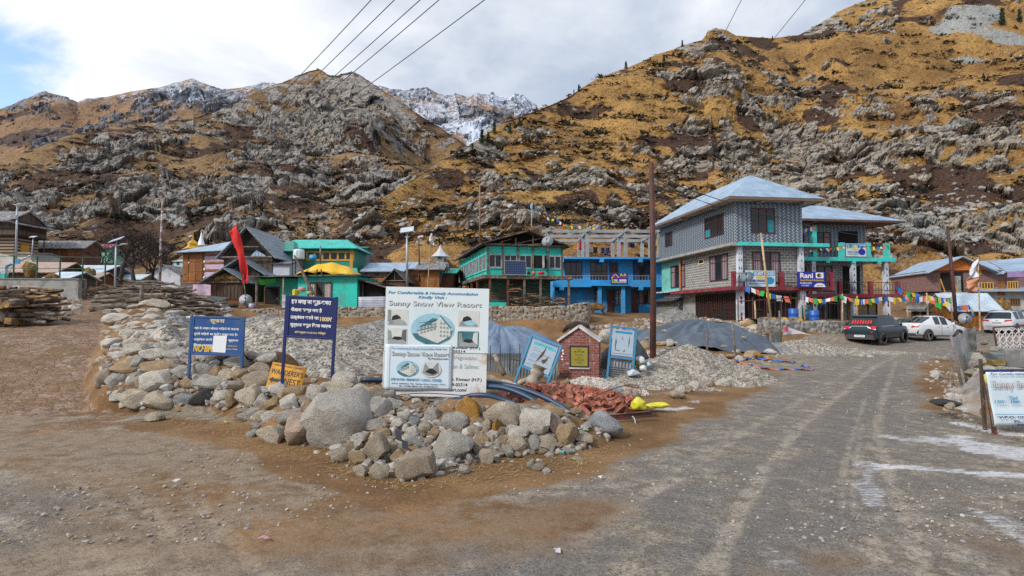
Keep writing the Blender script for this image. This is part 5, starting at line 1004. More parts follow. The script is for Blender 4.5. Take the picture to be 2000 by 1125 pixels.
for i, (px, py, c, lab) in enumerate(((832, 931, (.5, .05, .5), 'magenta wrapper at the foot of the front boulder'), (1098, 888, (.02, .45, .55), 'turquoise scrap of plastic on the verge'), (1145, 845, (.35, .7, .1), 'lime green bottle top beside the tan boulder'), (420, 852, (.6, .12, .03), 'orange wrapper on the dirt below the blue notice board'), (440, 828, (.55, .6, .1), 'yellow green wrapper on the dirt below the blue notice board'), (1128, 843, (.65, .65, .66), 'white plastic bottle beside the tan boulder'), (345, 945, (.6, .6, .65), 'white scrap on the tar of the junction'), (515, 1060, (.6, .3, .4), 'pink and white wrapper on the junction'), (1175, 938, (.62, .60, .55), 'pale flat chip of wood on the road edge'), (1845, 678, (.02, .2, .6), 'blue plastic scrap lying on the far road'), (1155, 783, (.5, .35, .62), 'lilac wrapper on the bricks'), (1088, 1085, (.6, .6, .6), 'white scrap of paper on the dark tar'), (1300, 778, (.6, .1, .3), 'pink rag on the gravel edge'))):
    p = hit(px, py); bag_ = M().slab([(-.05, -.02, 0), (.03, -.035, .012), (.055, .02, .0), (.0, .01, .02), (-.04, .03, .01)], .006)
    tag(ob('litter', bag_, mat('scrap_%d' % i, c, .5, .1, 9, 0), mx=Matrix.Translation(p+Vector((0, 0, .03))) @ Matrix.Rotation(i*1.3, 4, 'Z') @ Matrix.Scale(.8, 4)), lab, 'litter')
# blue and orange tarpaulin strip laid in a ring on the road side
r = np.random.RandomState(4); ringm = M(); ring2 = M()
cx, cy = wl(1505, 19.0)[0], 19.0
def ringf(u, v, w=.10):
    a = u*2*math.pi*.93+.4; q = 1+.10*math.sin(a*5)+(v-.5)*w; x = cx+.98*math.cos(a)*q; y_ = cy+1.3*math.sin(a)*q; return (x, y_, H1(x, y_)+.03+.025*math.sin(a*13+v*4))
t = thing('plastic_strip', 'blue and orange plastic strip lying in a loose ring beside the road', 'plastic strip', (0, 0, 0))
ob('blue_strip', M().grid(lambda u, v: ringf(u, v), 90, 2), mat('strip_blue', (.02, .12, .42), .5, .3, 6, .2), t); ob('orange_strip', M().grid(lambda u, v: Vector(ringf(u, v*.6+.75)), 90, 2), mat('strip_orange', (.55, .16, .05), .5, .3, 6, .2), t)
# stakes in the plot
for px, bot, top, dx, Y, lab in ((1380, 700, 645, 2, 21.5, 'thin leaning stake in front of the dark slate tarpaulin'), (1438, 705, 628, -8, 21.5, 'dark stake leaning beside the grey sand'), (1486, 690, 625, -1, 26.0, 'stake in front of the blue grey tin sheet'), (1514, 676, 612, -14, 26.0, 'tallest leaning stake at the end of the tin sheets'), (1526, 668, 607, -4, 27.5, 'upright grey stake beside the white banner')):
    post_at('wooden_stake', px, bot, top, Y, .05 if Y > 25 else .04, WOODG, lab, 'stake', dx=dx)
# ------------------------------------------------------------ building kit
GLASS, nt, b = newmat('window_glass'); b.inputs['Base Color'].default_value = (.018, .022, .026, 1); b.inputs['Roughness'].default_value = .12
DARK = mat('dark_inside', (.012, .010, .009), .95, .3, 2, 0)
MAROON = mat('maroon_timber', (.075, .014, .012), .5, .25, 4, .15, .003, col2=(.05, .02, .016), cov=.43)
def painted(name, c, dirt=(.25, .22, .2), cov=.38): return mat(name, c, .75, .12, 1.5, .12, .004, col2=[x*.6+y*.25 for x, y in zip(c, dirt)], cov=cov, csc=1.3)
TEAL = painted('teal_wall', (.025, .55, .45)); AQUA = painted('aqua_trim', (.06, .62, .56)); SKYB = painted('blue_wall', (.025, .34, .76)); PINKW = painted('lilac_wall', (.56, .42, .56)); WHITEW = painted('whitewash', (.66, .66, .70)); MAG = painted('magenta_wall', (.62, .10, .42))
REDT = painted('red_trim', (.24, .018, .035)); LILW = painted('pale_blue_column', (.62, .66, .74)); CONCP = painted('plain_concrete', (.34, .335, .32))
OWOOD = mat('orange_wood', (.33, .125, .022), .6, .25, 3, .3, .005, col2=(.20, .07, .015), cov=.42, st=(1, 1, .3)); DWOOD = mat('dark_wood', (.065, .040, .027), .85, .4, 3, .5, .006, col2=(.11, .085, .065), cov=.42, st=(2, 2, .4)); RWOOD = mat('red_brown_wood', (.16, .055, .025), .75, .3, 3, .4, .005, col2=(.08, .04, .025), cov=.43); YWOOD = mat('yellow_wood', (.52, .27, .035), .6, .2, 3, .2)
HAY = mat('hay', (.40, .25, .07), .95, .4, 9, 1.0, .05, col2=(.2, .12, .04), cov=.44, csc=6)
def roofmat(name, c, per=.18, met=.25, c2=None, ax=0):
    if name in MATS: return MATS[name]
    m, nt, b = newmat(name); v = nd(nt, 'ShaderNodeTexCoord').outputs['Object']; sp = nd(nt, 'ShaderNodeSeparateXYZ', {0: v})
    w = mth(nt, 'SINE', mth(nt, 'MULTIPLY', sp.outputs[ax], 2*math.pi/per))
    n = nz(nt, v, 1.2, 6, .6); n2 = nz(nt, vscale(nt, v, (3, .35, 3) if ax == 0 else (.35, 3, 3)), 1.6, 5, .6)
    col = mixc(nt, rmp(nt, n, .3, .7), [x*.8 for x in c], [min(1, x*1.18) for x in c]); col = mixc(nt, mth(nt, 'MULTIPLY', rmp(nt, n2, .52, .68), .5), col, c2 or [x*.5 for x in c])
    col = mixc(nt, mth(nt, 'MULTIPLY', rmp(nt, w, .3, 1), .22), col, [min(1, x*1.5) for x in c])
    nt.links.new(col, b.inputs['Base Color']); b.inputs['Roughness'].default_value = .5; b.inputs['Metallic'].default_value = met; bump(nt, b, w, .5, .02)
    MATS[name] = m; return m
R_BLUE = roofmat('roof_blue_tin', (.33, .44, .56), .25, c2=(.20, .27, .36)); R_BLUEY = roofmat('roof_blue_tin_side', (.33, .44, .56), .25, c2=(.20, .27, .36), ax=1); R_TEAL = roofmat('roof_teal_tin', (.03, .46, .39), .2, .1); R_LIGHT = roofmat('roof_light_tin', (.52, .62, .70), .22, c2=(.40, .48, .56)); R_RUST = roofmat('roof_rusty_tin', (.40, .27, .21), .3, .1, c2=(.46, .43, .41)); R_SLATE = mat('roof_slate', (.26, .26, .27), .85, .35, 4, .6, .02, col2=(.14, .13, .13), cov=.45, csc=4); R_PINK = roofmat('roof_pink_tin', (.5, .13, .2), .2, .1); R_DARK = mat('roof_dark_boards', (.055, .045, .04), .9, .4, 4, .6, .02, col2=(.16, .14, .13), cov=.43)
def masonry(name, c1, c2, mo, bw, rh, ms, bias=0.0, bp=.5, wob=.0):
    m, nt, b = newmat(name); v = nd(nt, 'ShaderNodeTexCoord').outputs['Object']
    if wob: v = nd(nt, 'ShaderNodeVectorMath', {0: v, 1: nd(nt, 'ShaderNodeVectorMath', {0: nd(nt, 'ShaderNodeTexNoise', {'Vector': v, 'Scale': 2.5}).outputs['Color'], 1: (wob, wob, wob)}, operation='MULTIPLY').outputs[0]}, operation='ADD').outputs[0]
    sp = nd(nt, 'ShaderNodeSeparateXYZ', {0: v}); bv = nd(nt, 'ShaderNodeCombineXYZ', {0: mth(nt, 'ADD', sp.outputs[0], sp.outputs[1]), 1: sp.outputs[2]}).outputs[0]
    bt = nd(nt, 'ShaderNodeTexBrick', {'Vector': bv, 'Color1': c4(c1), 'Color2': c4(c2), 'Mortar': c4(mo), 'Scale': 1.0, 'Mortar Size': ms, 'Brick Width': bw, 'Row Height': rh, 'Bias': bias})
    c = mixc(nt, mth(nt, 'MULTIPLY', rmp(nt, nz(nt, v, 3, 6, .65), .5, .7), .45), bt.outputs[0], [x*.5 for x in c1])
    nt.links.new(c, b.inputs['Base Color']); b.inputs['Roughness'].default_value = .9; bump(nt, b, mth(nt, 'SUBTRACT', 1.0, bt.outputs['Fac']), bp, .02)
    return m
GBLOCK = masonry('grey_block', (.17, .165, .16), (.27, .26, .245), (.50, .49, .47), .42, .19, .022); RSTONE = masonry('retaining_stone', (.19, .185, .18), (.34, .325, .30), (.36, .355, .34), .36, .20, .035, .1, .8, .12); GBLOCK2 = masonry('small_grey_block', (.13, .13, .125), (.2, .195, .19), (.33, .32, .31), .36, .16, .018)
REDB = masonry('red_brick_far', (.17, .06, .05), (.23, .10, .08), (.25, .2, .19), .3, .09, .015)
TILE, nt, b = newmat('patterned_tile'); v = nd(nt, 'ShaderNodeTexCoord').outputs['Object']; sp = nd(nt, 'ShaderNodeSeparateXYZ', {0: v})
uu = mth(nt, 'MULTIPLY', mth(nt, 'ADD', sp.outputs[0], sp.outputs[1]), 3.1); zz_ = mth(nt, 'MULTIPLY', sp.outputs[2], 4.6)
wv = mth(nt, 'ADD', uu, mth(nt, 'MULTIPLY', mth(nt, 'SINE', mth(nt, 'MULTIPLY', zz_, 6.283)), .16)); l1 = mth(nt, 'ABSOLUTE', mth(nt, 'SUBTRACT', mth(nt, 'FRACT', wv), .5))
hz = mth(nt, 'ADD', zz_, mth(nt, 'MULTIPLY', mth(nt, 'FLOOR', wv), .5)); l2 = mth(nt, 'ABSOLUTE', mth(nt, 'SUBTRACT', mth(nt, 'FRACT', hz), .5))
k1 = mth(nt, 'LESS_THAN', l1, .11); k2 = mth(nt, 'LESS_THAN', l2, .13)
c = mixc(nt, mth(nt, 'MULTIPLY', k2, .75), (.055, .085, .12), (.26, .30, .34)); c = mixc(nt, k1, c, (.36, .395, .44)); c = mixc(nt, mth(nt, 'MULTIPLY', rmp(nt, nz(nt, v, 1.0, 5), .5, .75), .25), c, (.10, .11, .12))
nt.links.new(c, b.inputs['Base Color']); b.inputs['Roughness'].default_value = .4
class Face:
    def __init__(s, mx, ax, c, sg=1): s.mx, s.ax, s.c, s.sg = mx, ax, c, sg
    def map(s, u, z, d=0): return (u, s.c-d*s.sg, z) if s.ax == 'y' else (s.c-d*s.sg, u, z)
    def uz(s, px, py):
        o = s.mx.inverted() @ Vector((0, 0, CAMZ)); q = s.mx.inverted() @ W(px, py, 10.0); d = q-o
        i = 1 if s.ax == 'y' else 0; k = (s.c-o[i])/d[i]; p = o+d*k
        return (p.x if s.ax == 'y' else p.y), p.z
    def box(s, m, u0, u1, z0, z1, d0, d1, mi=0):
        v = [s.map(u, z, d) for z in (z0, z1) for d in (d0, d1) for u in (u0, u1)]
        return m.add(v, [(0, 2, 3, 1), (4, 5, 7, 6), (0, 1, 5, 4), (2, 6, 7, 3), (0, 4, 6, 2), (1, 3, 7, 5)], mi)
    def win(s, t, u0, u1, z0, z1, n=3, fm=None, cur=None, fw=.07, name='window', trans=.7, glass=None, ledge=None, cw=1):
        fm = fm or MAROON; u0, u1 = min(u0, u1), max(u0, u1); z0, z1 = min(z0, z1), max(z0, z1); m = M(); d0, d1 = .004, .055
        s.box(m, u0, u1, z0, z0+fw, d0, d1); s.box(m, u0, u1, z1-fw, z1, d0, d1)
        w = (u1-u0-fw)/n
        for k in range(n+1): s.box(m, u0+k*w, u0+k*w+fw, z0+fw, z1-fw, d0, d1)
        if trans:
            zt = z0+(z1-z0)*trans
            for k in range(n): s.box(m, u0+k*w+fw, u0+(k+1)*w, zt, zt+fw*.7, d0, d1-.01)
        o = ob(name, m, fm, t)
        ob('pane', s.box(M(), u0+fw*.5, u1-fw*.5, z0+fw*.5, z1-fw*.5, -.02, .012), glass or GLASS, o)
        if cur:
            for k in range(n):
                if n > 2 and k == n//2 or cw < 1 and k == 0: continue
                a, b_ = u0+k*w+fw*1.2, u0+(k+1)*w-fw*.2
                c_ = M().grid(lambda p, q: s.map(a+(b_-a)*p, z0+fw+(z1-z0-2*fw)*q*.97*cw, .018+.010*math.sin(p*19)), 14, 1); ob('curtain', c_, cur, o)
        if ledge: ob('sill', s.box(M(), u0-.08, u1+.08, z0-.07, z0-.003, .0, .11), ledge, o)
        return o
    def winp(s, t, x0, x1, y0, y1, **k):
        a, b_ = s.uz(x0, y1), s.uz(x1, y0); return s.win(t, a[0], b_[0], a[1], b_[1], **k)
    def door(s, t, u0, u1, z0, z1, mt=None, fm=None, panels=2):
        fm = fm or MAROON; m = M(); f = .08
        s.box(m, u0, u0+f, z0, z1, .004, .06); s.box(m, u1-f, u1, z0, z1, .004, .06); s.box(m, u0+f, u1-f, z1-f, z1, .004, .06); o = ob('door', m, fm, t)
        l = M(); s.box(l, u0+f, u1-f, z0, z1-f, .0, .02); ob('leaf', l, mt or MAROON, o); p = M(); h = (z1-f-z0)/panels
        for k in range(panels): s.box(p, u0+f+.09, u1-f-.09, z0+k*h+.09, z0+(k+1)*h-.09, .02, .035)
        ob('leaf_panel', p, mt or MAROON, o); ob('handle', s.box(M(), u1-f-.08, u1-f-.05, (z0+z1)/2-.08, (z0+z1)/2+.06, .02, .06), GREYP, o); return o
class B:
    def __init__(s, name, label, cat, p0, p1, group=None):
        s.mx, s.L = frame(p0, p1); s.t = thing(name, label, cat, mx=s.mx, group=group); s.n = 0
    def face(s, ax='y', c=0.0, sg=1): return Face(s.mx, ax, c, sg)
    def part(s, name, m, mt, **k): return ob(name, m, mt, s.t, **k)
    def box(s, name, mt, *a, **k): return ob(name, M().box(*a), mt, s.t, **k)
    def roof(s, quads, mt, th=.06, name='roof'):
        m = M()
        for q in quads: m.slab(q, -th)
        return ob(name, m, mt, s.t)
def gz(px, py, Y): return W(px, py, Y).z
# ------------------------------------------------------------ guest house with the patterned tiles
an = math.radians(8); C0 = W(1440, 629, 40.0); C0.z = 1.05
g = B('guest_house', 'three storey guest house with patterned tile upper floor, aqua balconies and blue hipped roofs', 'guest house', C0, C0+Vector((math.cos(an), math.sin(an), 0)))
t = g.t; D = 13.0; Wd = 4.75; z1, z2, z3 = 2.45, 5.40, 8.15
F0 = g.face('y', 0); FL = g.face('x', 0)
g.box('ground_floor_wall', CONCP, .02, Wd, .02, D-.3, -.4, z1-.22); g.box('first_floor_wall', GBLOCK, .0, Wd, 0, D-4.2, z1, z2-.2); g.box('first_floor_wall', painted('teal_plaster', (.16, .52, .47)), -.002, Wd, D-4.2, D, z1-.1, z2-.2); g.box('top_floor_wall', TILE, -.12, Wd+.1, -.12, D+.1, z2+.02, z3)
sl = M(); sl.box(-.75, Wd+.3, -.62, D+.25, z2-.2, z2); ob('floor_slab', sl, CONCP, t)
e = M(); e.box(-.2, 6.5, -.68, -.62, z2-.2, z2+.04).box(6.44, 6.5, -.62, 3.4, z2-.2, z2+.04); ob('balcony_edge', e, AQUA, t); ob('balcony_slab', M().box(Wd+.3, 6.44, -.62, 3.4, z2-.19, z2-.01), painted('pale_blue_soffit', (.42, .50, .56)), t)
sl = M(); sl.box(-.85, Wd+.2, -.75, D-4.0, z1-.22, z1-.04).box(Wd+.2, 6.7, -.75, 1.2, z1-.22, z1-.04); ob('floor_slab', sl, CONCP, t); e = M(); e.box(-.9, 6.75, -.81, -.75, z1-.24, z1).box(-.91, -.85, -.75, D-4.0, z1-.24, z1).box(6.7, 6.76, -.75, 1.2, z1-.24, z1); ob('balcony_edge', e, REDT, t)
for x in (.0, Wd-.25): ob('column', M().box(x-.08, x+.27, -.36, -.10, z1, z2-.2), LILW, t); 
for x in (-.05, Wd-.28): ob('column', M().box(x-.08, x+.36, -.42, -.10, -.4, z1-.24), LILW, t)
mk = M()
for x, zs_ in ((.09, (z1+.7, z1+1.25, z1+1.8, z1+2.25)), (Wd-.16, (z1+.7, z1+1.25, z1+1.8, z1+2.25))):
    for k, z in enumerate(zs_):
        for dx in ((-.08, .08) if x < 1 else (0,)): mk.add([(x+dx-.05, -.366, z), (x+dx, -.366, z-.12), (x+dx+.05, -.366, z), (x+dx, -.366, z+.12)], [(0, 1, 2, 3)])
ob('column_pattern', mk, INK, t)
mk = M()
for x in (.08, Wd-.13):
    for z in (.45, 1.55):
        for dz in (-.13, .13): mk.add([(x+.08*math.cos(a*.6283), -.427, z+dz+.14*math.sin(a*.6283)) for a in range(10)], [tuple(range(10))])
ob('column_pattern', mk, REDT, t)
TC = mat('curtain_teal', (.02, .28, .33), .8, .2, 4, 0); PC_ = mat('curtain_lace', (.30, .22, .24), .8, .35, 16, 0); CREAMC = mat('curtain_cream', (.5, .47, .42), .8, .2, 8, 0)
F1 = g.face('y', -.12); FL1 = g.face('x', -.12)
F1.winp(t, 1467, 1513, 407, 455, n=3, cur=TC, cw=.55); F0.winp(t, 1470, 1523, 492, 553, n=3, cur=PC_)
FL1.winp(t, 1377, 1413, 415, 467, n=3, cur=TC, cw=.4); FL1.winp(t, 1300, 1313, 451, 483, n=2); FL.winp(t, 1387, 1422, 494, 550, n=3, cur=PC_); FL.winp(t, 1311, 1338, 515, 563, n=3, cur=PC_); FL.winp(t, 1365, 1375, 505, 517, n=1, fm=CREAM, trans=0)
FG = g.face('x', .02); a = FG.uz(1361, 622); b_ = FG.uz(1438, 571)
def lattice(Fc, u0, u1, z0, z1, n, nm='timber_screen'):
    m = M(); Fc.box(m, min(u0, u1), max(u0, u1), z0, z1, .0, .02); o = ob(nm, m, DARK, t); f = M(); u0, u1 = min(u0, u1), max(u0, u1); w = (u1-u0)/n
    for k in range(n+1): Fc.box(f, u0+k*w-.05, u0+k*w+.05, z0, z1, .02, .075)
    for k in range(n):
        h = z0+(z1-z0)*(.25+.22*(k % 3)); Fc.box(f, u0+k*w+.05, u0+k*w+w-.05, h, h+.09, .02, .07); Fc.box(f, u0+k*w+w*.45, u0+k*w+w*.6, h+.09, z1-.1, .02, .06); Fc.box(f, u0+k*w+.05, u0+k*w+w-.05, z1-.1, z1, .02, .075); Fc.box(f, u0+k*w+.05, u0+k*w+w-.05, z0, z0+.12, .02, .075)
    ob('screen_frame', f, MAROON, o)
lattice(FG, a[0], b_[0], -.1, 2.1, 9); FG0 = g.face('y', .02); lattice(FG0, .42, Wd-.45, -.3, 2.1, 5)
# stone lean-to and its tin cover on the left face
ob('lean_to_wall', M().box(-.45, -.02, D-4.3, D+.2, -.6, 1.7), GBLOCK2, t); ob('lean_to_roof', M().slab([(-1.0, D-4.7, 1.72), (.0, D-4.7, 1.98), (.0, D+.5, 1.98), (-1.0, D+.5, 1.72)], -.06), DTIN, t); ob('ledge', M().box(-.5, -.003, D-4.25, D+.1, z1+.0, z1+.10), painted('pale_ledge', (.5, .6, .66)), t)
ob('drainpipe', M().tube([(-.14, D-4.25, z2-.3), (-.14, D-4.25, z1-.1)], .10, 8), mat('orange_pipe', (.45, .16, .05), .6), t); ob('drainpipe', M().tube([(-.42, D-4.5, 1.6), (-.42, D-4.5, -.4)], .07, 8), DTIN, t)
# roofs
zr, ze = 10.75, 8.45; ex0, ex1, ey0, ey1 = -1.0, Wd+1.15, -1.1, D+.9; xm = (ex0+ex1)/2; hy = 2.3
g.roof([[(ex0, ey0, ze), (xm, hy, zr), (xm, ey1-2.5, zr), (ex0, ey1, ze)]], R_BLUEY); g.roof([[(ex0, ey0, ze), (ex1, ey0, ze), (xm, hy, zr)]], R_BLUE); g.roof([[(xm, ey1-2.5, zr), (ex1, ey1, ze), (ex0, ey1, ze)]], R_BLUE); g.roof([[(ex1, ey0, ze), (ex1, ey1, ze), (xm, ey1-2.5, zr), (xm, hy, zr)]], R_BLUEY)
sf = M().box(ex0+.06, ex1-.06, ey0+.06, ey1-.06, ze-.16, ze-.10); ob('soffit', sf, painted('pale_soffit', (.46, .47, .47)), t); f = M(); f.box(ex0, ex1, ey0-.02, ey0+.05, ze-.2, ze-.07).box(ex0-.02, ex0+.05, ey0+.05, ey1, ze-.2, ze-.07).box(ex1-.05, ex1+.02, ey0+.05, ey1, ze-.2, ze-.07); ob('fascia', f, mat('fascia_wood', (.20, .11, .06), .7), t); ob('upper_wall', M().box(-.06, Wd+.06, -.06, D, z3, ze-.16), TILE, t)
for x, y in ((ex0+.3, 2.0), (ex0+.3, 7.0), (1.5, ey0+.3), (4.6, ey0+.3)): ob('eave_bracket', M().box(x-.08, x+.5 if y > 0 else x+.08, y-.08, y+.08 if y > 0 else y+.7, ze-.34, ze-.163), CONCP, t)
# right wing
wx0, wx1, wy, wb = Wd+.12, 14.9, 5.2, 3.85; q1, q2, q3 = 2.10, 4.92, 7.45
g.box('ground_floor_wall', GBLOCK, wx0, wx1, wy, 12, -.4, q1-.2); g.box('first_floor_wall', GBLOCK, wx0, wx1-1.2, wy, 12, q1, q2-.2); g.box('top_floor_wall', TILE, wx0, wx1-.9, wy, 12, q2, q3)
ob('floor_slab', M().box(wx0, wx1+.35, wb, 12.1, q2-.2, q2), painted('pale_blue_soffit', (.42, .50, .56)), t); ob('floor_slab', M().box(wx0, wx1+.9, wb-.1, 12.1, q1-.2, q1), CONCP, t)
ob('balcony_edge', M().box(wx0-.1, wx1+.45, wb-.07, wb, q2-.24, q2+.06), AQUA, t); ob('balcony_edge', M().box(wx0-.1, wx1+.95, wb-.18, wb-.1, q1-.22, q1+.05), REDT, t)
bb = M()
for x in (7.4, 9.6, 11.8, 14.0): bb.box(x-.15, x+.15, wb-.09, wb+.5, q2-.40, q2-.242)
ob('beam_end', bb, AQUA, t)
for x in (wx0+.3, 8.5, 11.9, 14.7): ob('column', M().box(x-.16, x+.16, wb+.05, wb+.37, q1, q2-.2), LILW, t); ob('column', M().box(x-.18, x+.18, wb+.0, wb+.4, -.4, q1-.2), LILW, t)
mk = M(); mk2 = M()
for x in (8.5, 11.9, 14.7):
    for z in (q1+.5, q1+1.0, q1+1.5, q1+2.0): mk.add([(x-.07, wb+.046, z), (x, wb+.046, z-.13), (x+.07, wb+.046, z), (x, wb+.046, z+.13)], [(0, 1, 2, 3)])
    for z in (.4, 1.4):
        for dz in (-.12, .12): mk2.add([(x+.08*math.cos(a*.6283), wb-.004, z+dz+.13*math.sin(a*.6283)) for a in range(10)], [tuple(range(10))])
ob('column_pattern', mk, INK, t); ob('column_pattern', mk2, REDT, t)
for x in (8.55, 10.9, 13.1, 14.75): ob('balcony_post', M().box(x-.17, x+.17, wb-.075, wb+.26, q2+.06, q2+1.2 if x > 9 else q2+2.3), AQUA, t)
for x in (-.55, 2.9, 5.9, 6.6): ob('balcony_post', M().box(x-.13, x+.13, -.74, -.5, z1, z1+1.0), REDT, t)
for x in (8.0, 10.6, 13.2, 15.6): ob('balcony_post', M().box(x-.13, x+.13, wb-.1, wb+.14, q1+.05, q1+1.05), REDT, t)
rl = M()
for zz2 in (.35, .95): rl.tube([(wx0+1.2, wb+.02, q1+zz2), (15.6, wb+.02, q1+zz2)], .022, 5)
for k in range(44):
    x = wx0+1.3+k*.235; rl.tube([(x, wb+.02, q1+.06), (x, wb+.02, q1+.95)], .012, 4)
ob('railing', rl, mat('dark_iron', (.05, .03, .03), .6), t)
rl = M()
for zz2 in (.3, .9): rl.tube([(-.5, -.62, z1+zz2), (6.6, -.62, z1+zz2)], .022, 5)
for k in range(30): rl.tube([(-.4+k*.235, -.62, z1), (-.4+k*.235, -.62, z1+.9)], .012, 4)
ob('railing', rl, MATS['dark_iron'], t)
FW = g.face('y', wy)
for x0, x1, z0_, z1_, n, c_ in ((5.6, 7.2, q2+.7, q2+2.1, 3, PC_), (9.2, 10.9, q2+.6, q2+2.2, 3, PC_), (5.9, 7.7, q1+.5, q1+2.3, 3, CREAMC), (9.0, 11.0, q1+.3, q1+2.3, 3, PC_), (5.5, 7.6, .2, 1.75, 4, None), (9.6, 11.6, .2, 1.75, 4, None)): FW.win(t, x0, x1, z0_, z1_, n=n, cur=c_)
FW.door(t, 7.6, 8.6, q2, q2+2.2); FW.door(t, 8.0, 8.8, q1, q1+2.25); FW.door(t, 8.15, 9.1, -.4, 1.75); FW.door(t, 12.2, 13.0, -.4, 1.7, OWOOD, OWOOD); FW.door(t, 14.0, 14.8, -.4, 1.7, YWOOD, DARK)
ob('opening', FW.box(M(), 11.9, 13.4, q1, q1+2.3, .0, .02), DARK, t); ob('opening', FW.box(M(), 11.6, 13.3, q2+.2, q2+2.3, .0, .02), DARK, t)
ob('yellow_panel', FW.box(M(), 13.0, 13.9, .4, 1.8, .0, .03), YWOOD, t)
rz0, rz1 = 7.85, 9.75; rx0, rx1, ry0, ry1 = wx0-.05, 15.9, wb-.55, 12.6
g.roof([[(rx0, ry0, rz0), (rx1, ry0, rz0), (rx1-3.6, (ry0+ry1)/2, rz1), (rx0, (ry0+ry1)/2, rz1)], [(rx0, (ry0+ry1)/2, rz1), (rx1-3.6, (ry0+ry1)/2, rz1), (rx1, ry1, rz0), (rx0, ry1, rz0)]], R_BLUE); g.roof([[(rx1, ry0, rz0), (rx1, ry1, rz0), (rx1-3.6, (ry0+ry1)/2, rz1)]], R_BLUEY)
ob('soffit', M().box(rx0+.05, rx1-.05, ry0+.05, ry1-.05, rz0-.14, rz0-.09), RWOOD, t); ob('fascia', M().box(rx0, rx1, ry0-.03, ry0+.05, rz0-.2, rz0-.065), RWOOD, t); ob('upper_wall', M().box(wx0, wx1-.9, wy+.02, 12, q3, rz0-.14), TILE, t)
# signs hung on it
def sign_on(name, label, mx, w, h, back, lines, extra=None, tilt=0):
    s_ = thing(name, label, 'sign', mx=leanx(mx, tilt)); ob('panel', M().box(0, w, 0, .12 if 'box' in name else .012, 0, h), back, s_)
    for tx, x, z, tw, th, m_, b__ in lines: text(tx, x, z, tw, th, -.012, m_, s_, bold=b__)
    if extra: extra(s_)
    return s_
NAVY = mat('sign_navy', (.015, .02, .30), .4, .1, 3, 0)
def ext(s_):
    ob('logo_panel', M().box(1.28, 1.84, -.012, 0, .62, 1.0), WHT, s_); ob('logo', ell(1.53, .81, .17, .13, -.016), BLK, s_); ob('logo', ell(1.62, .81, .09, .08, -.019), mat('gold', (.5, .33, .06), .5), s_)
    ob('white_arc', M().add([(1.55+.42*math.cos(math.pi*k/16), -.013, .03+.26*math.sin(math.pi*k/16)) for k in range(17)], [tuple(range(17))]), WHT, s_); text('OPEN NOW', 1.33, .08, .44, .09, -.018, BLK, s_)
sign_on('sign_box', 'navy box sign reading Rani with white and yellow lettering on the balcony', g.mx @ Matrix.Translation((3.85, -1.05, z1-.05)), 1.95, 1.05, NAVY, [('Rani', .12, .62, .95, .36, WHT, .03), ('Guest House & Restaurant', .12, .42, 1.72, .14, YEL, .02), ('ROOMS & FOOD', .12, .22, .85, .12, WHT, .02), ('AVAILABLE', .22, .08, .55, .08, WHT, .02)], ext)
LB = mat('banner_light_blue', (.42, .62, .74), .55, .25, 1.2, 0, col2=(.62, .72, .74), cov=.45)
sign_on('guest_house_banner', 'light blue guest house banner with a white heading on the lower balcony', g.mx @ Matrix.Translation((.15, -.86, z1-.02)), 2.15, 1.08, LB, [('GUEST HOUSE', .62, .78, 1.42, .19, WHT, .03), ('ROOMS AVAILABLE', .3, .33, 1.1, .16, NAVY, .03), ('RESTAURANT & PARKING', .25, .17, 1.3, .08, INK, .02)], lambda s_: (ob('heading_band', M().box(.55, 2.1, -.006, 0, .74, 1.02), CYANP, s_), ob('picture', ell(1.75, .42, .32, .25, -.008), CYANP, s_), ob('picture', ell(1.1, .62, .35, .09, -.008), YEL, s_)))
sign_on('guest_house_banner', 'light blue guest house banner hung on the upper aqua balcony of the wing', g.mx @ Matrix.Translation((11.1, wb-.12, q2+.12)), 1.75, 1.0, LB, [('RANI GUEST HOUSE', .08, .76, 1.58, .15, WHT, .03), ('ROOMS AVAILABLE', .15, .30, .9, .11, NAVY, .02), ('RESTAURANT', .15, .15, .9, .08, INK, .02)], lambda s_: (ob('heading_band', M().box(.03, 1.72, -.006, 0, .70, .97), CYANP, s_), ob('picture', ell(1.35, .36, .3, .25, -.008), NAVY, s_), ob('picture', ell(.75, .56, .3, .08, -.008), YEL, s_)))
def dish(p, r, az, el, label, mt=None, arm=True, name='satellite_dish', pole=.6):
    mx = Matrix.Translation(p) @ Matrix.Rotation(az, 4, 'Z') @ Matrix.Rotation(math.pi/2-el, 4, 'X')
    t_ = thing(name, label, 'satellite dish', mx=mx); pr = [(r*k/8, .32*r*(k/8)**2) for k in range(9)]
    o = ob('reflector', M().lathe(pr, 24), mt or mat('dish_grey', (.42, .44, .46), .45, .1, 4, .05), t_, smooth=True); s_ = o.modifiers.new('th', 'SOLIDIFY'); s_.thickness = .015
    ob('feed_arm', M().tube([(0, -r*.95, .25*r), (0, -r*.2, r*.95), (0, 0, r*.95)], .02, 6), BLK, t_); ob('feed_horn', M().lathe([(.03, 0), (.06, .1), (.06, .14)], 8, Matrix.Translation((0, 0, r*.85))), BLK, t_)
    inv = mx.inverted(); ob('mast', M().tube([inv @ Vector(p), inv @ (Vector(p)+Vector((0, .1, -.25))), inv @ (Vector(p)+Vector((0, .12, -pole)))], .03, 6), GREYP, t_); return t_
dish(W(1460, 543, 38.7), .42, math.radians(-35), math.radians(35), 'grey satellite dish in front of the light blue guest house banner', mat('dish_blue_grey', (.25, .33, .38), .5))
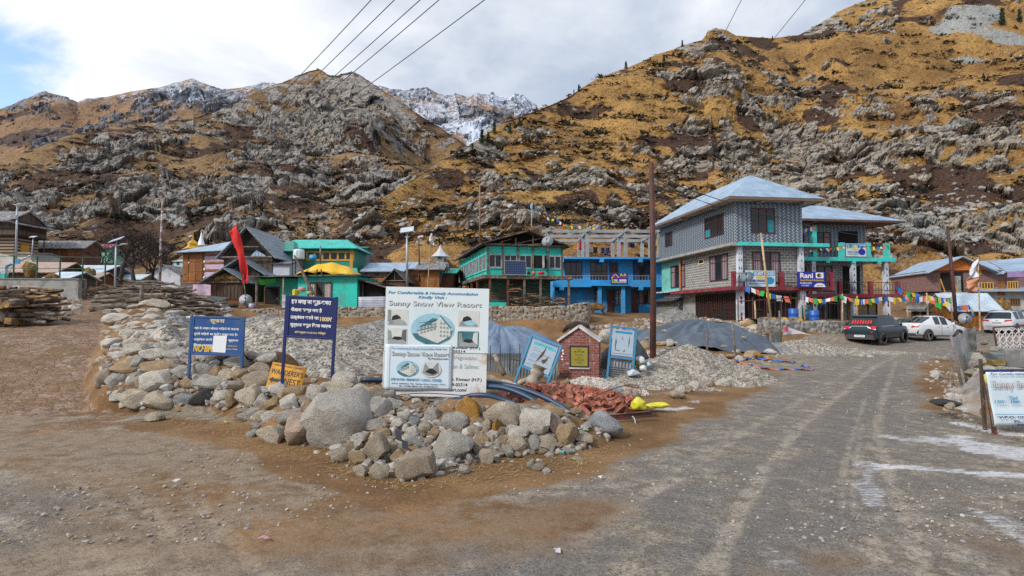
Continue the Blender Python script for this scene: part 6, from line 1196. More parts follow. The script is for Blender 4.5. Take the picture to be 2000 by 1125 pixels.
# ------------------------------------------------------------ blue two storey house
b1 = B('blue_house', 'bright blue two storey homestay with a bare concrete frame on its roof', 'house', W(1085, 612, 55), W(1302, 612, 55)); t = b1.t; L = b1.L; zb = b1.mx.translation.z
b1.box('wall', SKYB, 0, L, 1.2, 9, -.8, 5.1); F1 = b1.face('y', 1.2); z1b, z2b = 2.62, 5.05
ob('floor_slab', M().box(-.2, L+.1, .1, 1.2, z1b-.12, z1b+.06), SKYB, t); ob('roof_slab', M().box(-.2, L+.3, .0, 9.2, z2b+.05, z2b+.22), SKYB, t); e = M(); e.box(-.2, L+.1, .04, .1, z1b-.16, z1b+.5); ob('parapet', e, SKYB, t)
for x in (.6, 4.35, 8.0): ob('beam_end', M().box(x*1.0+.0-.2, x+.2, .0, 1.2, z2b-.25, z2b+.05), SKYB, t); ob('beam_end', M().box(x-.2, x+.2, -.06, 1.2, z1b-.45, z1b-.16), SKYB, t)
for x in (4.0, 6.15): ob('column', M().box(x-.17, x+.17, -1.0, -.66, -.3, z1b-.1), SKYB, t)
ob('porch_slab', M().box(3.3, 6.9, -1.3, .04, z1b-.1, z1b+.08), SKYB, t)
LACE = mat('lace_curtain', (.45, .55, .58), .8, .3, 14, 0)
F1.winp(t, 1103, 1137, 512, 543, n=3, trans=0); F1.winp(t, 1236, 1272, 510, 548, n=3, cur=mat('curtain_navy', (.02, .07, .22), .8), trans=.6); F1.winp(t, 1153, 1186, 512, 548, n=3, trans=.5); F1.door(t, *[F1.uz(1190, 548)[0], F1.uz(1207, 548)[0]], F1.uz(1190, 548)[1]-.4, F1.uz(1190, 513)[1])
F1.winp(t, 1161, 1176, 565, 597, n=2, cur=PC_); F1.winp(t, 1201, 1216, 566, 596, n=2, cur=LACE); F1.winp(t, 1248, 1274, 566, 594, n=3, cur=PC_)
for a, b_ in ((1186, 1200), (1233, 1247)): F1.door(t, F1.uz(a, 600)[0], F1.uz(b_, 600)[0], F1.uz(a, 611)[1], F1.uz(a, 566)[1])
rl = M(); 
for k in range(34): x = .3+k*.29; rl.tube([(x, .07, z1b+.5), (x, .07, z1b+.9)], .015, 4)
rl.tube([(.2, .07, z1b+.9), (L, .07, z1b+.9)], .02, 5); ob('railing', rl, GREYP, t)
x0 = b1.face('y', -1.3).uz(1172, 560)[0]; x1 = b1.face('y', -1.3).uz(1232, 560)[0]
rl = M()
for k in range(24): x = x0+k*(x1-x0)/23; rl.tube([(x, -1.26, z1b+.08), (x, -1.26, z1b+1.05)], .016, 4)
rl.tube([(x0, -1.26, z1b+1.06), (x1, -1.26, z1b+1.06)], .025, 5).tube([(x0, .0, z1b+1.06), (x0, -1.26, z1b+1.06)], .025, 5); ob('porch_railing', rl, MATS['dark_iron'], t)
sign_on('homestay_sign', 'blue and yellow homestay sign with a house outline on the blue balcony', b1.mx @ Matrix.Translation((x0+.95, -1.36, z1b+.06)), 1.6, 1.0, NAVY, [('R.R', .88, .70, .60, .24, YEL, .04), ('Homestay', .30, .46, 1.22, .2, RED, .03), ('ROOMS FOOD', .55, .08, .9, .12, WHT, .02)], lambda s_: (ob('house_outline', M().slab([(.05, -.015, .55), (.42, -.015, .95), (.47, -.015, .89), (.10, -.015, .49)], -.005).slab([(.42, -.015, .95), (.8, -.015, .62), (.75, -.015, .56), (.37, -.015, .89)], -.005).slab([(.13, -.015, .1), (.13, -.015, .5), (.20, -.015, .5), (.20, -.015, .1)], -.005).slab([(.2, -.015, .1), (.2, -.015, .17), (.6, -.015, .17), (.6, -.015, .1)], -.005), YEL, s_), ob('picture', rrect(.28, .66, .22, .42, -.014), SKYP, s_), ob('picture', rrect(.8, 1.45, .22, .42, -.014), IVORY, s_)))
cf = M(); fr = b1.face('y', .6)
xs_ = [fr.uz(p, 480)[0] for p in (1147, 1222, 1287)]; hc = 2.35; zt = z2b+.22
for j, yy in enumerate((.6, 4.2, 7.8)):
    for x in xs_+[xs_[0]-3.7]: ob('frame_column', M().box(x-.16, x+.16, yy-.16, yy+.16, zt, zt+hc), CONCP, t)
    ob('frame_beam', M().box(xs_[0]-4.3, xs_[2]+.5, yy-.15, yy+.15, zt+hc, zt+hc+.3), CONCP, t)
for x in xs_+[xs_[0]-3.7]: ob('frame_beam', M().box(x-.13, x+.13, -.4, .45, zt+hc+.02, zt+hc+.34), CONCP, t); ob('frame_beam', M().box(x-.13, x+.13, .75, 7.65, zt+hc+.02, zt+hc+.28), CONCP, t)
cl_ = [('red_cloth', 1133, 480, (.55, .03, .02), 7, 18, 'red garment'), ('shirt', 1153, 487, (.6, .62, .68), 8, 8, 'pale garment'), ('trousers', 1163, 489, (.02, .02, .025), 10, 12, 'black garment'), ('trousers', 1177, 490, (.015, .025, .09), 8, 12, 'navy garment'), ('trousers', 1187, 490, (.02, .03, .12), 9, 12, 'dark blue garment'), ('shirt', 1213, 485, (.45, .2, .35), 5, 10, 'pink garment'), ('shirt', 1235, 480, (.02, .03, .06), 12, 8, 'dark garment'), ('shirt', 1280, 470, (.6, .58, .03), 5, 22, 'yellow garment')]
for nm, px, py, c, w, h, lab in cl_:
    s_ = F/56.; p = W(px, py, 56.0); m_ = M().grid(lambda u, v: (p.x+(u-.5)*w/s_*(1-.25*math.sin(v*3)), p.y+.06*math.sin(u*9+v*3), p.z+h/s_*(.5-v)+.1*abs(u-.5)), 8, 8)
    o = ob(nm, m_, mat('cloth_'+lab.replace(' ', '_'), c, .85, .2, 4, .2), smooth=True); s__ = o.modifiers.new('th', 'SOLIDIFY'); s__.thickness = .02; tag(o, lab+' hung to dry under the concrete frame of the blue house', 'laundry')
mb = B('magenta_house', 'sliver of a magenta house between the blue homestay and the guest house', 'house', W(1290, 610, 58), W(1330, 610, 58)); mb.box('wall', MAG, 0, 2.2, .4, 6, -.5, 5.3); ob('balcony', M().box(-.1, 2.2, -.4, .4, 2.2, 3.0), MAG, mb.t); ob('roof', M().box(-.3, 2.4, -.2, 6.2, 5.3, 5.5), CONCP, mb.t); mb.face('y', .4).win(mb.t, .5, 1.6, 3.4, 4.6, n=2)
# ------------------------------------------------------------ teal wooden house on posts
a, b_ = W(952, 600, 42), W(1098, 601, 43.3); a.z = b_.z = 2.05
h = B('wooden_house', 'weathered teal wooden house raised on posts with a long shuttered side', 'house', a, b_); t = h.t; L = h.L; zf, zt = 2.35, 4.5
F_ = h.face('y', 0); Fl = h.face('x', 0)
h.box('upper_wall', TEAL, 0, L, 0, 13.5, zf, zt); h.box('lower_wall', mat('teal_boards', (.03, .22, .19), .85, .35, 3, .5, .01, col2=(.09, .06, .04), cov=.45, st=(.3, .3, 4)), .6, L-.4, 1.6, 12, -.6, zf-.12)
ob('deck', M().box(-.5, L+.5, -.75, 13.6, zf-.12, zf), WOODG, t); e = M().tube([(-.5, -.7, zf-.2), (L+.6, -.7, zf-.2)], .08, 8).tube([(-.45, -.7, zf-.2), (-.45, 13.5, zf-.2)], .08, 8); ob('deck_beam', e, WOODG, t)
for x in (.05, 1.35, 2.55, 3.75, L+.3): ob('post', M().box(x-.07, x+.07, -.72, -.58, -.8, zf-.12), RWOOD if x < 1.5 else WOODG, t)
for y in (2, 4.5, 7, 10): ob('post', M().box(-.45, -.31, y-.07, y+.07, -.8, zf-.12), RWOOD, t)
pm = M(); wb_ = M(); gl = M()
n = 5; w = L/n
for k in range(n+1): F_.box(pm, k*w-.06, k*w+.06, zf, zt+.05, .002, .09)
for k in range(n): F_.box(wb_, k*w+.08, (k+1)*w-.08, zt-.62, zt-.56, .002, .05); F_.box(wb_, k*w+.08, (k+1)*w-.08, zt-.16, zt-.10, .002, .05); F_.box(wb_, k*w+.08, (k+1)*w-.08, zf+.50, zf+.56, .002, .06)
ob('wall_post', pm, WOODG, t); ob('wall_rail', wb_, AQUA, t)
LILF = mat('faded_white_frame', (.50, .48, .52), .75, .2, 5, .2, col2=(.3, .27, .27), cov=.42)
for k in (0, 1, 2, 4): F_.win(t, k*w+.09, (k+1)*w-.09, zf+.58, zt-.63, n=2, fm=LILF, fw=.06, trans=0)
ob('open_window', F_.box(M(), 3*w+.09, 4*w-.09, zf+.56, zt-.63, .002, .02), DARK, t); ob('window_leaf', M().box(3*w+.72, 3*w+.77, -.42, -.02, zf+.6, zt-.66), LILF, t)
sh = M(); tr = M(); ns = 17
for k in range(ns): Fl.box(sh, .25+k*.76, .25+k*.76+.60, zf+.52, zt-.62, .002, .05)
ob('shutter', sh, mat('faded_lilac_boards', (.30, .25, .30), .85, .35, 4, .4, .006, col2=(.17, .13, .14), cov=.45), t)
for k in range(ns//2+1): Fl.box(tr, .15+k*1.52, .15+k*1.52+.09, zf, zt, .002, .075)
Fl.box(tr, 0, 13.3, zt-.60, zt-.5, .002, .08); Fl.box(tr, 0, 13.3, zf+.40, zf+.50, .002, .08); ob('side_trim', tr, AQUA, t)
# gable of old boards
zr_ = zt+1.15; xm = L*.52
h.roof([[(-.6, -.7, zt+.12), (xm, -.7, zr_), (xm, 14.2, zr_), (-.6, 14.2, zt+.12)], [(xm, -.7, zr_), (L+.5, -.7, zt+.05), (L+.5, 14.2, zt+.05), (xm, 14.2, zr_)]], R_DARK, .09)
ob('gable', M().prism([(0, zt+.12), (L, zt+.12), (xm, zr_-.15)], .5, .6), DARK, t); tm = M()
tm.tube([(-.3, -.3, zt+.08), (L+.3, -.3, zt+.06)], .07, 6)
for x, zz2 in ((1.0, .35), (2.0, .6), (3.3, .85), (4.3, .5)): tm.tube([(x, -.3, zt+.1), (x, -.3, zt+zz2)], .05, 5)
tm.tube([(2.0, -.28, zt+.15), (3.9, -.28, zt+.6)], .05, 5).tube([(.8, -.28, zt+.2), (1.7, -.28, zt+.5)], .04, 5).tube([(3.4, -.28, zt+.15), (4.8, -.28, zt+.3)], .05, 5); ob('roof_timber', tm, BARK, t)
ob('teal_panel', M().box(-.35, 1.15, -.95, -.88, -.75, .42), TEAL, t)
sp_ = thing('solar_panel', 'dark blue solar panel leaning on the deck of the teal wooden house', 'solar panel', mx=leanx(h.mx @ Matrix.Translation((1.05, -.86, zf+.02)), math.radians(-6)))
PVM, nt, b = newmat('solar_cells'); v = nd(nt, 'ShaderNodeTexCoord').outputs['Object']; bt = nd(nt, 'ShaderNodeTexBrick', {'Vector': nd(nt, 'ShaderNodeMapping', {'Vector': v, 'Rotation': (math.pi/2, 0, 0)}).outputs[0], 'Color1': c4((.006, .018, .075)), 'Color2': c4((.008, .025, .09)), 'Mortar': c4((.12, .16, .24)), 'Scale': 1.0, 'Mortar Size': .006, 'Brick Width': .16, 'Row Height': .16}, offset=0.0); nt.links.new(bt.outputs[0], b.inputs['Base Color']); b.inputs['Roughness'].default_value = .15
ob('cells', M().box(.03, 1.57, -.02, .0, .03, 1.0), PVM, sp_); f = M(); f.box(0, 1.6, -.025, .02, 0, .03).box(0, 1.6, -.025, .02, 1.0, 1.03).box(0, .03, -.025, .02, .03, 1.0).box(1.57, 1.6, -.025, .02, .03, 1.0); ob('frame', f, GREYP, sp_)
dish(W(1070, 473, 42.0), .42, math.radians(-15), math.radians(25), 'grey satellite dish under the gable of the teal wooden house')
for px, py, c, w_, lab in ((1057, 534, (.5, .02, .03), .5, 'red bundle on the deck of the teal wooden house'), (1042, 534, (.5, .2, .06), .22, 'small orange box on the deck of the teal wooden house'), (1033, 532, (.10, .05, .04), .25, 'brown tin beside the solar panel on the deck')):
    s_ = M().lathe([(.01, 0), (w_*.5, .02), (w_*.5, .16), (w_*.3, .24), (.01, .26)], 10, Matrix.Translation(W(px, 537, 42.1)+Vector((0, 0, .02)))); tag(ob('bundle', s_, mat('bundle_%d' % px, c, .8, .2, 5, .3), smooth=True), lab, 'bundle')
# ------------------------------------------------------------ simple houses: one kit
def house(name, label, px0, px1, py, Y, hw, depth, wallm, ridge, over, roofm, axis='x', wins=(), Y1=None, hip=0, fm=None, cat='house', dz=.6, sides=True, doors=(), y0=0):
    """ridge along x (slope faces us) or along y (gable faces us)"""
    a, b_ = W(px0, py, Y), W(px1, py, Y1 or Y); b_.z = a.z; q = B(name, label, cat, a, b_); L = q.L; t_ = q.t
    q.box('wall', wallm, 0, L, 0, depth, -dz, hw)
    o = over
    if axis == 'x':
        ym = depth/2; q.roof([[(-o, -o, hw-.05), (L+o, -o, hw-.05), (L+o-hip, ym, hw+ridge), (-o+hip, ym, hw+ridge)], [(-o+hip, ym, hw+ridge), (L+o-hip, ym, hw+ridge), (L+o, depth+o, hw-.05), (-o, depth+o, hw-.05)]], roofm, .07)
        if hip: q.roof([[(L+o, -o, hw-.05), (L+o, depth+o, hw-.05), (L+o-hip, ym, hw+ridge)], [(-o, depth+o, hw-.05), (-o, -o, hw-.05), (-o+hip, ym, hw+ridge)]], roofm, .07)
        else:
            for x in (0, L-.1): ob('gable', M().prism([(.02, hw), (depth-.02, hw), (ym, hw+ridge*.88)], x, x+.1, 'x'), wallm, t_)
    else:
        xm = L/2; q.roof([[(-o, -o, hw-.1), (xm, -o, hw+ridge), (xm, depth+o, hw+ridge), (-o, depth+o, hw-.1)], [(xm, -o, hw+ridge), (L+o, -o, hw-.1), (L+o, depth+o, hw-.1), (xm, depth+o, hw+ridge)]], roofm, .07)
        ob('gable', M().prism([(.02, hw), (L-.02, hw), (xm, hw+ridge*.86)], .0, .1), wallm, t_)
    f = q.face('y', 0)
    for w_ in wins: f.winp(t_, w_[0], w_[1], w_[2], w_[3], n=w_[4] if len(w_) > 4 else 2, fm=fm, trans=0, fw=.06)
    for d_ in doors: f.door(t_, f.uz(d_[0], d_[3])[0], f.uz(d_[1], d_[3])[0], f.uz(d_[0], d_[3])[1], f.uz(d_[0], d_[2])[1], d_[4] if len(d_) > 4 else None, d_[4] if len(d_) > 4 else None)
    return q
# teal house under the yellow tarpaulin
a, b_ = W(505, 604, 40.2), W(697, 604, 39.6); a.z = b_.z = 2.02
q = B('teal_house', 'low teal plastered house with a maroon window, below a yellow tarpaulin', 'house', a, b_); t = q.t; L = q.L; xr = L*.40
q.box('wall', TEAL, xr, L, 0, 4.5, -.5, 2.2); q.box('wall', TEAL, 0, xr, .9, 4.5, -.5, 2.1); ob('roof', M().slab([(-.6, -.45, 2.12), (L+.3, -.45, 2.2), (L+.3, 4.8, 2.35), (-.6, 4.8, 2.3)], .09), DTIN, t)
f = q.face('y', 0); f.winp(t, 601, 649, 551, 590, n=3, fm=RWOOD, cur=CREAMC, trans=0, fw=.09); f2 = q.face('y', .9); f2.door(t, f2.uz(516, 600)[0], f2.uz(546, 600)[0], -.1, 1.55, DARK, RWOOD)
ob('porch_post', M().tube([(-.05, -.2, -.3), (-.05, -.2, 2.1)], .09, 8), BARK, t); ob('porch_post', M().tube([(xr-.9, -.25, -.1), (xr-.9, -.25, 2.1)], .05, 6), BAMBOO, t); ob('awning', M().grid(lambda u, v: (.0+u*1.3, -.3+.2*v, 2.05-.45*v*(1-.5*u)-.06*math.sin(u*3.1)), 8, 4), mat('awning_green', (.03, .30, .04), .6), t)
ob('shed', M().box(L+.02, L+1.6, .6, 4.2, -.5, 1.7), DARK, t); ob('shed_roof', M().slab([(L+.0, .0, 1.95), (L+2.1, -.2, 1.35), (L+2.1, 4.3, 1.4), (L+.0, 4.3, 1.98)], .06), R_DARK, t); ob('shed_post', M().tube([(L+.25, .4, -.4), (L+.25, .4, 1.7)], .06, 6), RWOOD, t)
yt = thing('yellow_tarpaulin', 'yellow tarpaulin over a heap on the roof of the teal house', 'tarpaulin', mx=q.mx)
YT = mat('tarp_yellow', (.72, .43, .01), .5, .14, 2, .3, .02)
def ytf(u, v):
    x = xr-.1+(u)*4.2; e_ = (math.sin(math.pi*min(1, max(0, u*1.02)))**.55); y = -.3+v*3.2; pv = math.sin(math.pi*min(.9, v+.12))
    z = 2.25+.98*e_*pv*(1-.35*u*u)+.035*math.sin(u*23+v*6)+.04*math.sin(u*9-v*11)-.30*(u > .86)*(u-.86)*7*.3
    if v == 0: z = 2.26+.14*abs(math.sin(u*10))+.12*(math.sin(u*5))
    return (x, y, z)
o = ob('cover', M().grid(ytf, 60, 18), YT, yt, smooth=True); s_ = o.modifiers.new('th', 'SOLIDIFY'); s_.thickness = .02
for px, lab in ((618, 'short dark prop holding the yellow tarpaulin'), (631, 'leaning dark prop under the yellow tarpaulin')): tag(ob('prop', M().tube([W(px-2, 538, 39.3), W(px+(2 if px < 620 else -4), 526, 39.3)], .05, 6), BARK), lab, 'prop')
tag(ob('ladder_pole', M().tube([W(612, 575, 39.2), W(594, 538, 39.2), W(575, 499, 39.4)], [.13, .11, .06], 8), WOODG), 'thick grey pole leaning against the teal house roof', 'pole')
post_at('stove_pipe', 626, 512, 480, 41.5, .06, DTIN, 'dark stove pipe with faint smoke above the yellow tarpaulin', 'chimney')
for px, py, w_, h_, c, lab, nm in ((578, 571, 14, 12, (.6, .5, .03), 'yellow crate on the ledge above the dark blue notice board', 'crate'), (590, 565, 14, 9, (.6, .28, .24), 'pink bundle on the yellow crate ledge', 'bundle'), (604, 572, 10, 7, (.5, .4, .15), 'tan pot on the ledge by the teal house', 'pot')):
    s_ = F/39.; p = W(px, py, 39.0); m_ = M().lathe([(.02, -h_/s_/2), (w_/s_/2, -h_/s_/2+.02), (w_/s_/2, h_/s_/2-.06), (w_/s_/2*.7, h_/s_/2), (.02, h_/s_/2)], 12 if nm != 'crate' else 4, Matrix.Translation(p)); tag(ob(nm, m_, mat('ledge_'+nm, c, .7, .15, 5, .2), smooth=nm != 'crate'), lab, nm)
dr = M().lathe([(.27, 0), (.28, .04), (.27, .05), (.27, .42), (.285, .44), (.27, .46), (.27, .84), (.28, .88), (.02, .88)], 18, Matrix.Translation(W(559, 602, 39.2))); tag(ob('metal_drum', dr, GREYP, smooth=True), 'grey metal drum by the doorway of the teal house', 'drum')
dish(W(480, 587, 39.0), .40, math.radians(20), math.radians(20), 'grey satellite dish in front of the dark barn and teal doorway')
tag(ob('plastic_tub', M().lathe([(0, 0), (.16, 0), (.2, .35), (.19, .35), (.15, .02)], 12, Matrix.Translation(W(491, 603, 39.0))), mat('tub_lilac', (.5, .5, .68), .5), smooth=True), 'pale lilac tub beside the grey satellite dish', 'tub')
tag(ob('plank', M().box(0, 3.0, 0, .25, 0, .09, mx=Matrix.Translation(W(470, 606, 38.3))), WOODG), 'long grey plank along the footing below the teal doorway', 'plank'); tag(ob('tarred_pipe', M().tube([W(424, 597, 38.8), W(464, 597, 38.6)], .10, 8), BLK, smooth=True), 'short black pipe on the bricks below the dark barn', 'pipe')
# long green house
q = house('green_house', 'long teal roofed house with yellow wood posts between dark windows', 532, 688, 545, 50, 2.65, 4.6, painted('green_wall', (.025, .25, .17)), 1.0, .5, R_TEAL, hip=1.6, dz=2); t = q.t; L = q.L; f = q.face('y', 0)
f.winp(t, 598, 692, 490, 510, n=6, fm=YWOOD, trans=0, fw=.16); 
for u in (0, L-.2): ob('corner_post', f.box(M(), u, u+.25, .9, 2.5, .002, .1), YWOOD, t)
ob('skirt_roof', M().slab([(1.0, -1.6, .25), (L+.9, -1.6, .25), (L+.4, .0, .95), (1.0, .0, .95)], -.06), R_TEAL, t); ob('porch_wall', M().box(1.4, L+.1, -1.0, -.02, -2, .3), RWOOD, t)
q2 = house('green_gable_house', 'dark green gabled wing with yellow posts beside the long teal roof', 513, 566, 545, 47.5, 2.3, 6, painted('green_wall', (.025, .25, .17)), 1.15, .45, roofmat('roof_dark_teal', (.02, .24, .19), .25, .1), 'x', hip=1.3, dz=1.5); q2.face('y', 0).winp(q2.t, 527, 556, 487, 505, n=3, fm=YWOOD, trans=0, fw=.14)
tg = thing('water_tank', 'white strapped water tank on a dark stand by the green house', 'water tank', W(583, 541, 43)); hs = gz(583, 507, 43)-gz(583, 541, 43)
o = ob('tank', M().lathe([(.1, hs), (.38, hs+.02), (.40, hs+.1), (.40, hs+.62), (.36, hs+.72), (.1, hs+.78)], 20), mat('tank_white', (.60, .66, .70), .4, .05, 4, 0), tg, smooth=True); st = M()
for x in (-.35, .35):
    for y in (-.3, .3): st.box(x-.03, x+.03, y-.03, y+.03, -.3, hs)
st.box(-.4, .4, -.35, .35, hs-.06, hs-.002); ob('stand', st, BLK, tg); ob('strap', M().tube([(0, -.41, hs), (0, -.41, hs+.62), (0, -.1, hs+.79)], .015, 5), TEAL, tg)
tag(ob('plastic_barrel', M().lathe([(.02, -.25), (.3, -.25), (.33, 0), (.25, .22), (.02, .25)], 14, Matrix.Translation(W(611, 503, 48.6))), mat('barrel_cyan', (.06, .32, .50), .4), smooth=True), 'pale blue barrel in front of the green house windows', 'barrel')
q = house('lilac_shed', 'small white walled shed with a flat tin roof below the green house', 533, 565, 541, 44, 1.05, 2.5, mat('shed_white', (.52, .53, .60), .7, .15, 2, .2), .25, .2, DTIN, dz=.5)
q = house('glass_cabin', 'blue glazed cabin with a flat green roof behind the long green house', 690, 713, 530, 58, 2.4, 2, mat('cabin_blue', (.04, .22, .30), .3, .2, 3, 0), .15, .3, roofmat('roof_dark_teal', (.02, .24, .19), .25, .1), dz=1)
# dark barns
BT = roofmat('roof_barn_edge', (.20, .24, .28), .3, .2)
q = house('dark_barn', 'tall dark timber barn with an open gable and tin roof', 436, 531, 548, 44, 1.75, 5, DWOOD, 2.3, .45, BT, 'y', dz=.8); t = q.t; L = q.L
ob('open_gable', M().prism([(.1, 1.7), (L-.1, 1.7), (L/2, 3.65)], -.03, -.01), DARK, t); m_ = M(); m_.tube([(-.1, -.3, 1.72), (L+.1, -.3, 1.75)], .07, 6).tube([(.9, -.3, 2.5), (L-.9, -.3, 2.5)], .05, 6).tube([(-.3, -.35, 1.7), (L/2, -.35, 3.9)], .05, 6).tube([(L/2, -.35, 3.9), (L+.3, -.35, 1.7)], .05, 6); ob('gable_timber', m_, WOODG, t); ob('tin_patch', M().slab([(L*.55, -.06, 1.8), (L*.9, -.06, 1.8), (L*.68, -.06, 2.3)], -.02), R_BLUE, t); ob('hay', M().grid(lambda u, v: (.3+u*1.6, -.15-.3*math.sin(v*3.1), .3+v*1.2*math.sin(.3+u*2.6)+.05*math.sin(u*17)), 14, 8), HAY, t, smooth=True)
q = house('dark_barn', 'middle dark timber barn with a sagging lower roof behind the red flag', 441, 507, 572, 42.5, 1.35, 4, DWOOD, 1.15, .75, BT, 'y', dz=.8)
q = house('hay_barn', 'small dark barn with hay under its gable and a red brick base', 411, 474, 584, 41, 1.2, 4, DWOOD, .95, .6, BT, 'y', dz=.05); t = q.t; L = q.L
ob('hay', M().grid(lambda u, v: (.15+u*(L-.3), -.02-.25*math.sin(v*3.1), 1.2+v*.62*(.35+math.sin(math.pi*u)*.65)+.05*math.sin(u*21+v*5)), 24, 8), HAY, t, smooth=True); ob('base', M().box(.0, L, .05, 4, -.6, -.052), mat('red_base', (.28, .08, .055), .85, .2, 4, .3), t); ob('lintel', M().tube([(-.5, -.1, 1.17), (L+.3, -.1, 1.2)], .08, 6), WOODG, t); m_ = M(); f = q.face('y', 0)
for k in range(9): f.box(m_, .1+k*L/9, .1+k*L/9+.05, .05, 1.1, .002, .03)
ob('wall_batten', m_, RWOOD, t)
tag(ob('brick_footing', M().box(0, 4.2, 0, .6, -.6, .35, mx=Matrix.Translation(W(424, 612, 38.4))), REDB), 'low red brick footing below the hay barn', 'footing')
# orange wooden temple house
a, b_ = W(356, 551, 47), W(452, 551, 46); b_.z = a.z; q = B('temple_house', 'orange carved wooden house with lilac striped wall and a blue tin roof', 'house', a, b_); t = q.t; L = q.L
q.box('wall', OWOOD, 0, 1.95, 0, 5, -.1, 2.35); q.box('striped_wall', PINKW, 1.96, L, .05, 5, -1.4, 2.35); q.box('lower_wall', PINKW, .9, 1.95, .1, 5, -1.4, -.1); f = q.face('y', 0); m_ = M()
for z in (.25, .85, 1.45, 2.05): f.box(m_, 1.96, L, z, z+.14, -.045, .03)
ob('band', m_, OWOOD, t); m_ = M()
for u0_, u1_, z0_, z1_ in ((.06, .55, .1, .5), (.06, .55, .62, 1.5), (.06, .55, 1.7, 2.2), (.68, 1.25, .1, .7), (1.3, 1.85, .1, .7), (.68, 1.25, .8, 1.5), (1.3, 1.85, .8, 1.5), (.68, 1.85, 1.6, 2.2)): f.box(m_, u0_, u1_, z0_, z1_, .002, .04)
ob('carved_panel', m_, mat('orange_wood_dark', (.26, .09, .016), .6, .2, 4, .3), t); f.win(t, .2, .42, .75, 1.4, n=1, fm=OWOOD, trans=0, fw=.03); f.win(t, .15, .5, 1.85, 2.1, n=1, fm=OWOOD, trans=0, fw=.03); m_ = M()
for z in (.35, 1.0, 1.6): f.box(m_, 1.98, 2.12, z-.06, z+.08, .03, .06)
f.box(m_, .56, .66, 1.5, 1.6, .03, .05); ob('white_knob', m_, WHT, t)
q.roof([[(-.4, -.6, 2.35), (L+.4, -.6, 2.4), (L+.1, 2.6, 3.55), (2.6, 2.6, 3.55)]], R_BLUE); q.roof([[(-.4, 5.6, 2.35), (-.4, -.6, 2.35), (2.6, 2.6, 3.55)]], R_BLUEY); q.roof([[(2.6, 2.6, 3.55), (L+.1, 2.6, 3.55), (L+.4, 5.6, 2.4), (-.4, 5.6, 2.35)]], R_BLUE)
m_ = M().lathe([(.95, 0), (.55, .22), (.5, .26), (.42, .42), (.5, .46), (.2, .75), (.1, .82), (.08, 1.05), (0, 1.15)], 4, Matrix.Translation(W(376, 487, 50))); tag(ob('golden_finial', m_, mat('golden_paint', (.62, .34, .02), .4, .15, 4, .1)), 'golden tiered roof finial behind the blue temple roof', 'finial'); m_ = M().lathe([(.35, 0), (.30, .1), (.1, .8), (.05, 1.1), (0, 1.3)], 10, Matrix.Translation(W(393, 480, 52))); tag(ob('white_spire', m_, WHT, smooth=True), 'small white spire behind the blue temple roof', 'spire')
# houses on the left
q = house('white_house', 'whitewashed gabled house behind the bare trees', 286, 352, 556, 52, .95, 6, WHITEW, .85, .25, R_SLATE, 'y', dz=.8); q = house('cyan_house', 'pale cyan house with a small dark window beside the orange temple house', 339, 362, 533, 62, 1.3, 4, painted('cyan_wall', (.42, .66, .66)), .3, .15, R_LIGHT, wins=((345, 350, 511, 517),), dz=1)
q = house('yellow_hut', 'low pale yellow hut with a grey and green roof behind the trees', 218, 272, 558, 48, .55, 2, painted('yellow_wall', (.55, .42, .2)), .45, .3, R_LIGHT, dz=1)
q = house('pink_roof_house', 'distant house with a pink roof and green walls', 186, 212, 498, 75, .9, 4, painted('mint_wall', (.2, .5, .38)), .7, .4, R_PINK, dz=1); q = house('long_hall', 'long brown timber hall with a pale slate roof', 58, 164, 502, 62, .95, 2.6, RWOOD, .95, .35, R_SLATE, dz=2, wins=((118, 150, 488, 497, 9),), fm=OWOOD)
a, b_ = W(-70, 492, 57.5), W(27, 492, 57.5); q = B('temple_tower', 'dark timber and stone temple tower with a projecting upper storey and slate roof', 'tower', a, b_); t = q.t; L = q.L
STR, nt, b = newmat('timber_and_stone_courses'); v = nd(nt, 'ShaderNodeTexCoord').outputs['Object']; sp = nd(nt, 'ShaderNodeSeparateXYZ', {0: v}); fz = mth(nt, 'FRACT', mth(nt, 'MULTIPLY', sp.outputs[2], 3.2)); c = mixc(nt, rmp(nt, fz, .50, .56), mixc(nt, nz(nt, v, 5, 4), (.22, .16, .10), (.48, .37, .25)), (.045, .03, .022)); nt.links.new(c, b.inputs['Base Color']); b.inputs['Roughness'].default_value = .9; bump(nt, b, fz, .6, .03)
q.box('lower_wall', STR, .2, L-.2, .2, 3.2, -.6, 1.6); q.box('upper_wall', DWOOD, -.4, L+.35, -.3, 3.5, 1.6, 3.0); ob('door', q.face('x', L-.2, -1).box(M(), 1.0, 2.0, -.2, .9, .002, .06), YWOOD, t); m_ = M()
for z in (1.62, 2.2, 2.9): m_.box(-.5, L+.4, -.36, -.302, z, z+.1); m_.box(L+.352, L+.41, -.3, 3.5, z, z+.1)
ob('storey_beam', m_, mat('black_wood', (.03, .022, .018), .8, .3, 3, .3), t); ob('corner_prop', M().tube([(L+.3, 3.3, -1.5), (L+.3, 3.3, 1.6)], .06, 6), DWOOD, t)
q.roof([[(-1, -1.0, 2.95), (L+.2, -1.0, 2.95), (L+.1, 1.7, 4.3), (-1, 1.7, 4.3)], [(-1, 1.7, 4.3), (L+.1, 1.7, 4.3), (L+.2, 4.3, 2.95), (-1, 4.3, 2.95)]], R_SLATE, .12); q.roof([[(L+.2, -1.0, 2.95), (L+1.1, -.6, 2.65), (L+1.1, 4.1, 2.65), (L+.2, 4.3, 2.95)]], R_SLATE, .1, 'side_roof'); ob('gable', M().prism([(-.6, 2.9), (3.9, 2.9), (1.7, 4.1)], L-.1, L, 'x'), DWOOD, t)
